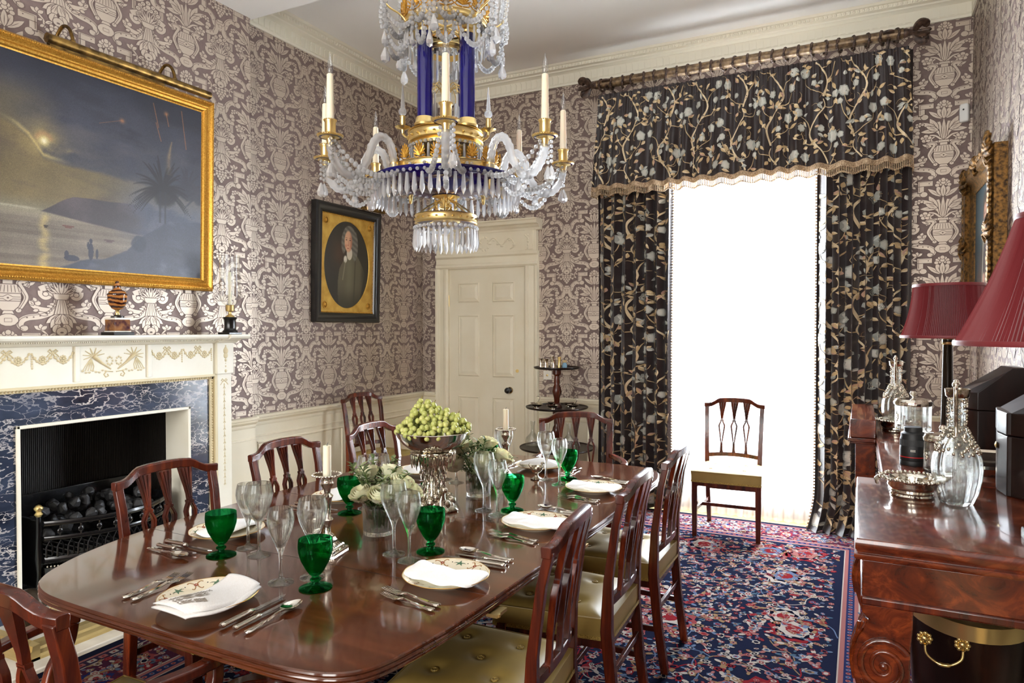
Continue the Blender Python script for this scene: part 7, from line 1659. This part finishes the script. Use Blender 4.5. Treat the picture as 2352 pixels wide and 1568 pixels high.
def kbox(x0, y0, y1, lab):
    t = thing('knife_box', lab, 'box', (0, 0, SZ), group='knife boxes on the sideboard')
    ym = (y0+y1)/2; pl_ = [(x0+.055, y0), (x0+.012, y0+.045), (x0, y0+.05), (x0-.012, ym), (x0, y1-.05), (x0+.012, y1-.045), (x0+.055, y1), (XR-.03, y1), (XR-.03, y0)]
    pl_ = [(p[0], p[1]) for p in pl_]; zt = lambda x: .215+.135*min(1, max(0, (x-x0)/.20))
    zl = lambda x: .205+.0*x
    m = M(); n = len(pl_); m.loft([[(x, y, 0) for x, y in pl_], [(x, y, .205) for x, y in pl_]]); m.build('case', MAHOGD, t, smooth=0, bevel=.003)
    m = M(); q = [(x-.002, y) for x, y in pl_[:7]]+[(x0+.18, y1)]+pl_[7:]+[(x0+.18, y0)]
    m.loft([[(x, y, .208) for x, y in q], [(x, y, .285 if x < x0+.06 else (.285+.115*min(1, (x-x0)/.18))) for x, y in q]]); m.build('lid', MAHOGD, t, smooth=0, bevel=.004)
    m = M(); m.lathe([(.010, 0), (.012, .003), (.004, .006), (0, .007)], 12); o = m.build('escutcheon', BRASS, t); o.rotation_euler = (0, radians(-90), 0); o.location = (x0-.013, ym, .16)
    return t
kbox(.452, 2.80, 3.11, 'nearer dark mahogany knife box with sloping lid against the side wall'); kbox(.420, 3.68, 3.955, 'farther dark mahogany knife box behind the silver tray')
tr_ = thing('silver_tray', 'oblong silver tray lying between the two knife boxes', 'tray', (.535, 3.40, SZ))
m = M(); m.prism([(-.10, -.20), (.10, -.20), (.10, .20), (-.10, .20)], .012, .016); m.build('plate', SILVER, tr_, smooth=0)
m = profile_frame([(-.10, -.20), (.10, -.20), (.10, .20), (-.10, .20)], [(0, 0), (.0, .034), (.012, .044), (.022, .042), (.024, .030), (.012, 0)], lambda a, b, c: (a, b, c)); m.build('gallery', SILVER, tr_, smooth=30)
sd = thing('silver_saucer', 'small silver dish edge beside the nearer knife box', 'dish', (.575, 2.62, SZ)); m = M(); m.lathe([(0, 0), (.03, 0), (.034, .006), (.05, .018), (.052, .022), (.048, .021), (.03, .009), (0, .006)], 32, caps=False); m.build('bowl', SILVER, sd, smooth=50)
def lamp(x, y, zb, rb, rt, h, lab):
    t = thing('table_lamp', lab, 'lamp', (x, y, SZ), group='burgundy shaded lamps on the sideboard')
    m = M(); m.box(-.07, .07, -.07, .07, 0, .03); m.box(-.058, .058, -.058, .058, .03, .045); m.build('base', NICKEL, t, bevel=.004)
    m = M(); hs = zb-SZ; m.lathe([(.034, .045), (.036, .06), (.030, .07), (.029, .08), (.022, hs-.03), (.026, hs-.024), (.026, hs-.012), (.012, hs-.01), (.010, hs+.06), (0, hs+.06)], 28); m.build('column', NICKEL, t, smooth=40)
    m = M(); m.lathe([(.031, .068), (.035, .074), (.031, .08)], 24); m.lathe([(.020, hs-.04), (.027, hs-.034), (.022, hs-.01), (.03, hs-.005), (.0, hs)], 24); 
    for s in range(3): a = s*2.094; m.tube([(.01*cos(a), .01*sin(a), hs+.05), (rt*.97*cos(a), rt*.97*sin(a), hs+h-.01)], .002, 5)
    m.build('brass_fittings', BRASS, t, smooth=40)
    m = M(); nf = 150 if rt < .2 else 130; rings = []
    for v in range(13):
        tt = v/12; r = rb+(rt-rb)*tt-.010*sin(pi*tt); rings.append([((r+.0035*(1 if k % 2 else -1)*(.75+.25*sin(k*.7)))*cos(2*pi*k/(2*nf)), (r+.0035*(1 if k % 2 else -1))*sin(2*pi*k/(2*nf)), hs+h*tt) for k in range(2*nf)])
    m.loft(rings, True, False); sh_ = m.build('pleated_shade', SHADE, t, smooth=30)
    m = M(); 
    for r, z in ((rb, hs), (rt, hs+h)): m.lathe([(r+.005, z-.006), (r+.007, z), (r+.005, z+.008), (r-.003, z+.008), (r-.003, z-.006), (r+.005, z-.006)], 72, caps=False)
    m.build('shade_trim', SHADE, sh_, smooth=40)
    m = M(); m.ball((0, 0, hs+.10), .028, 12, 8, (1, 1, 1.2)); m.build('bulb', CHIM, t, smooth=60)
lamp(.394, 4.04, 1.432, .205, .152, .255, 'bronze column lamp with pleated burgundy drum shade, beyond the knife boxes'); lamp(.47, 2.24, 1.432, .235, .098, .335, 'nearer lamp with tall conical burgundy shade at the lit end of the sideboard')
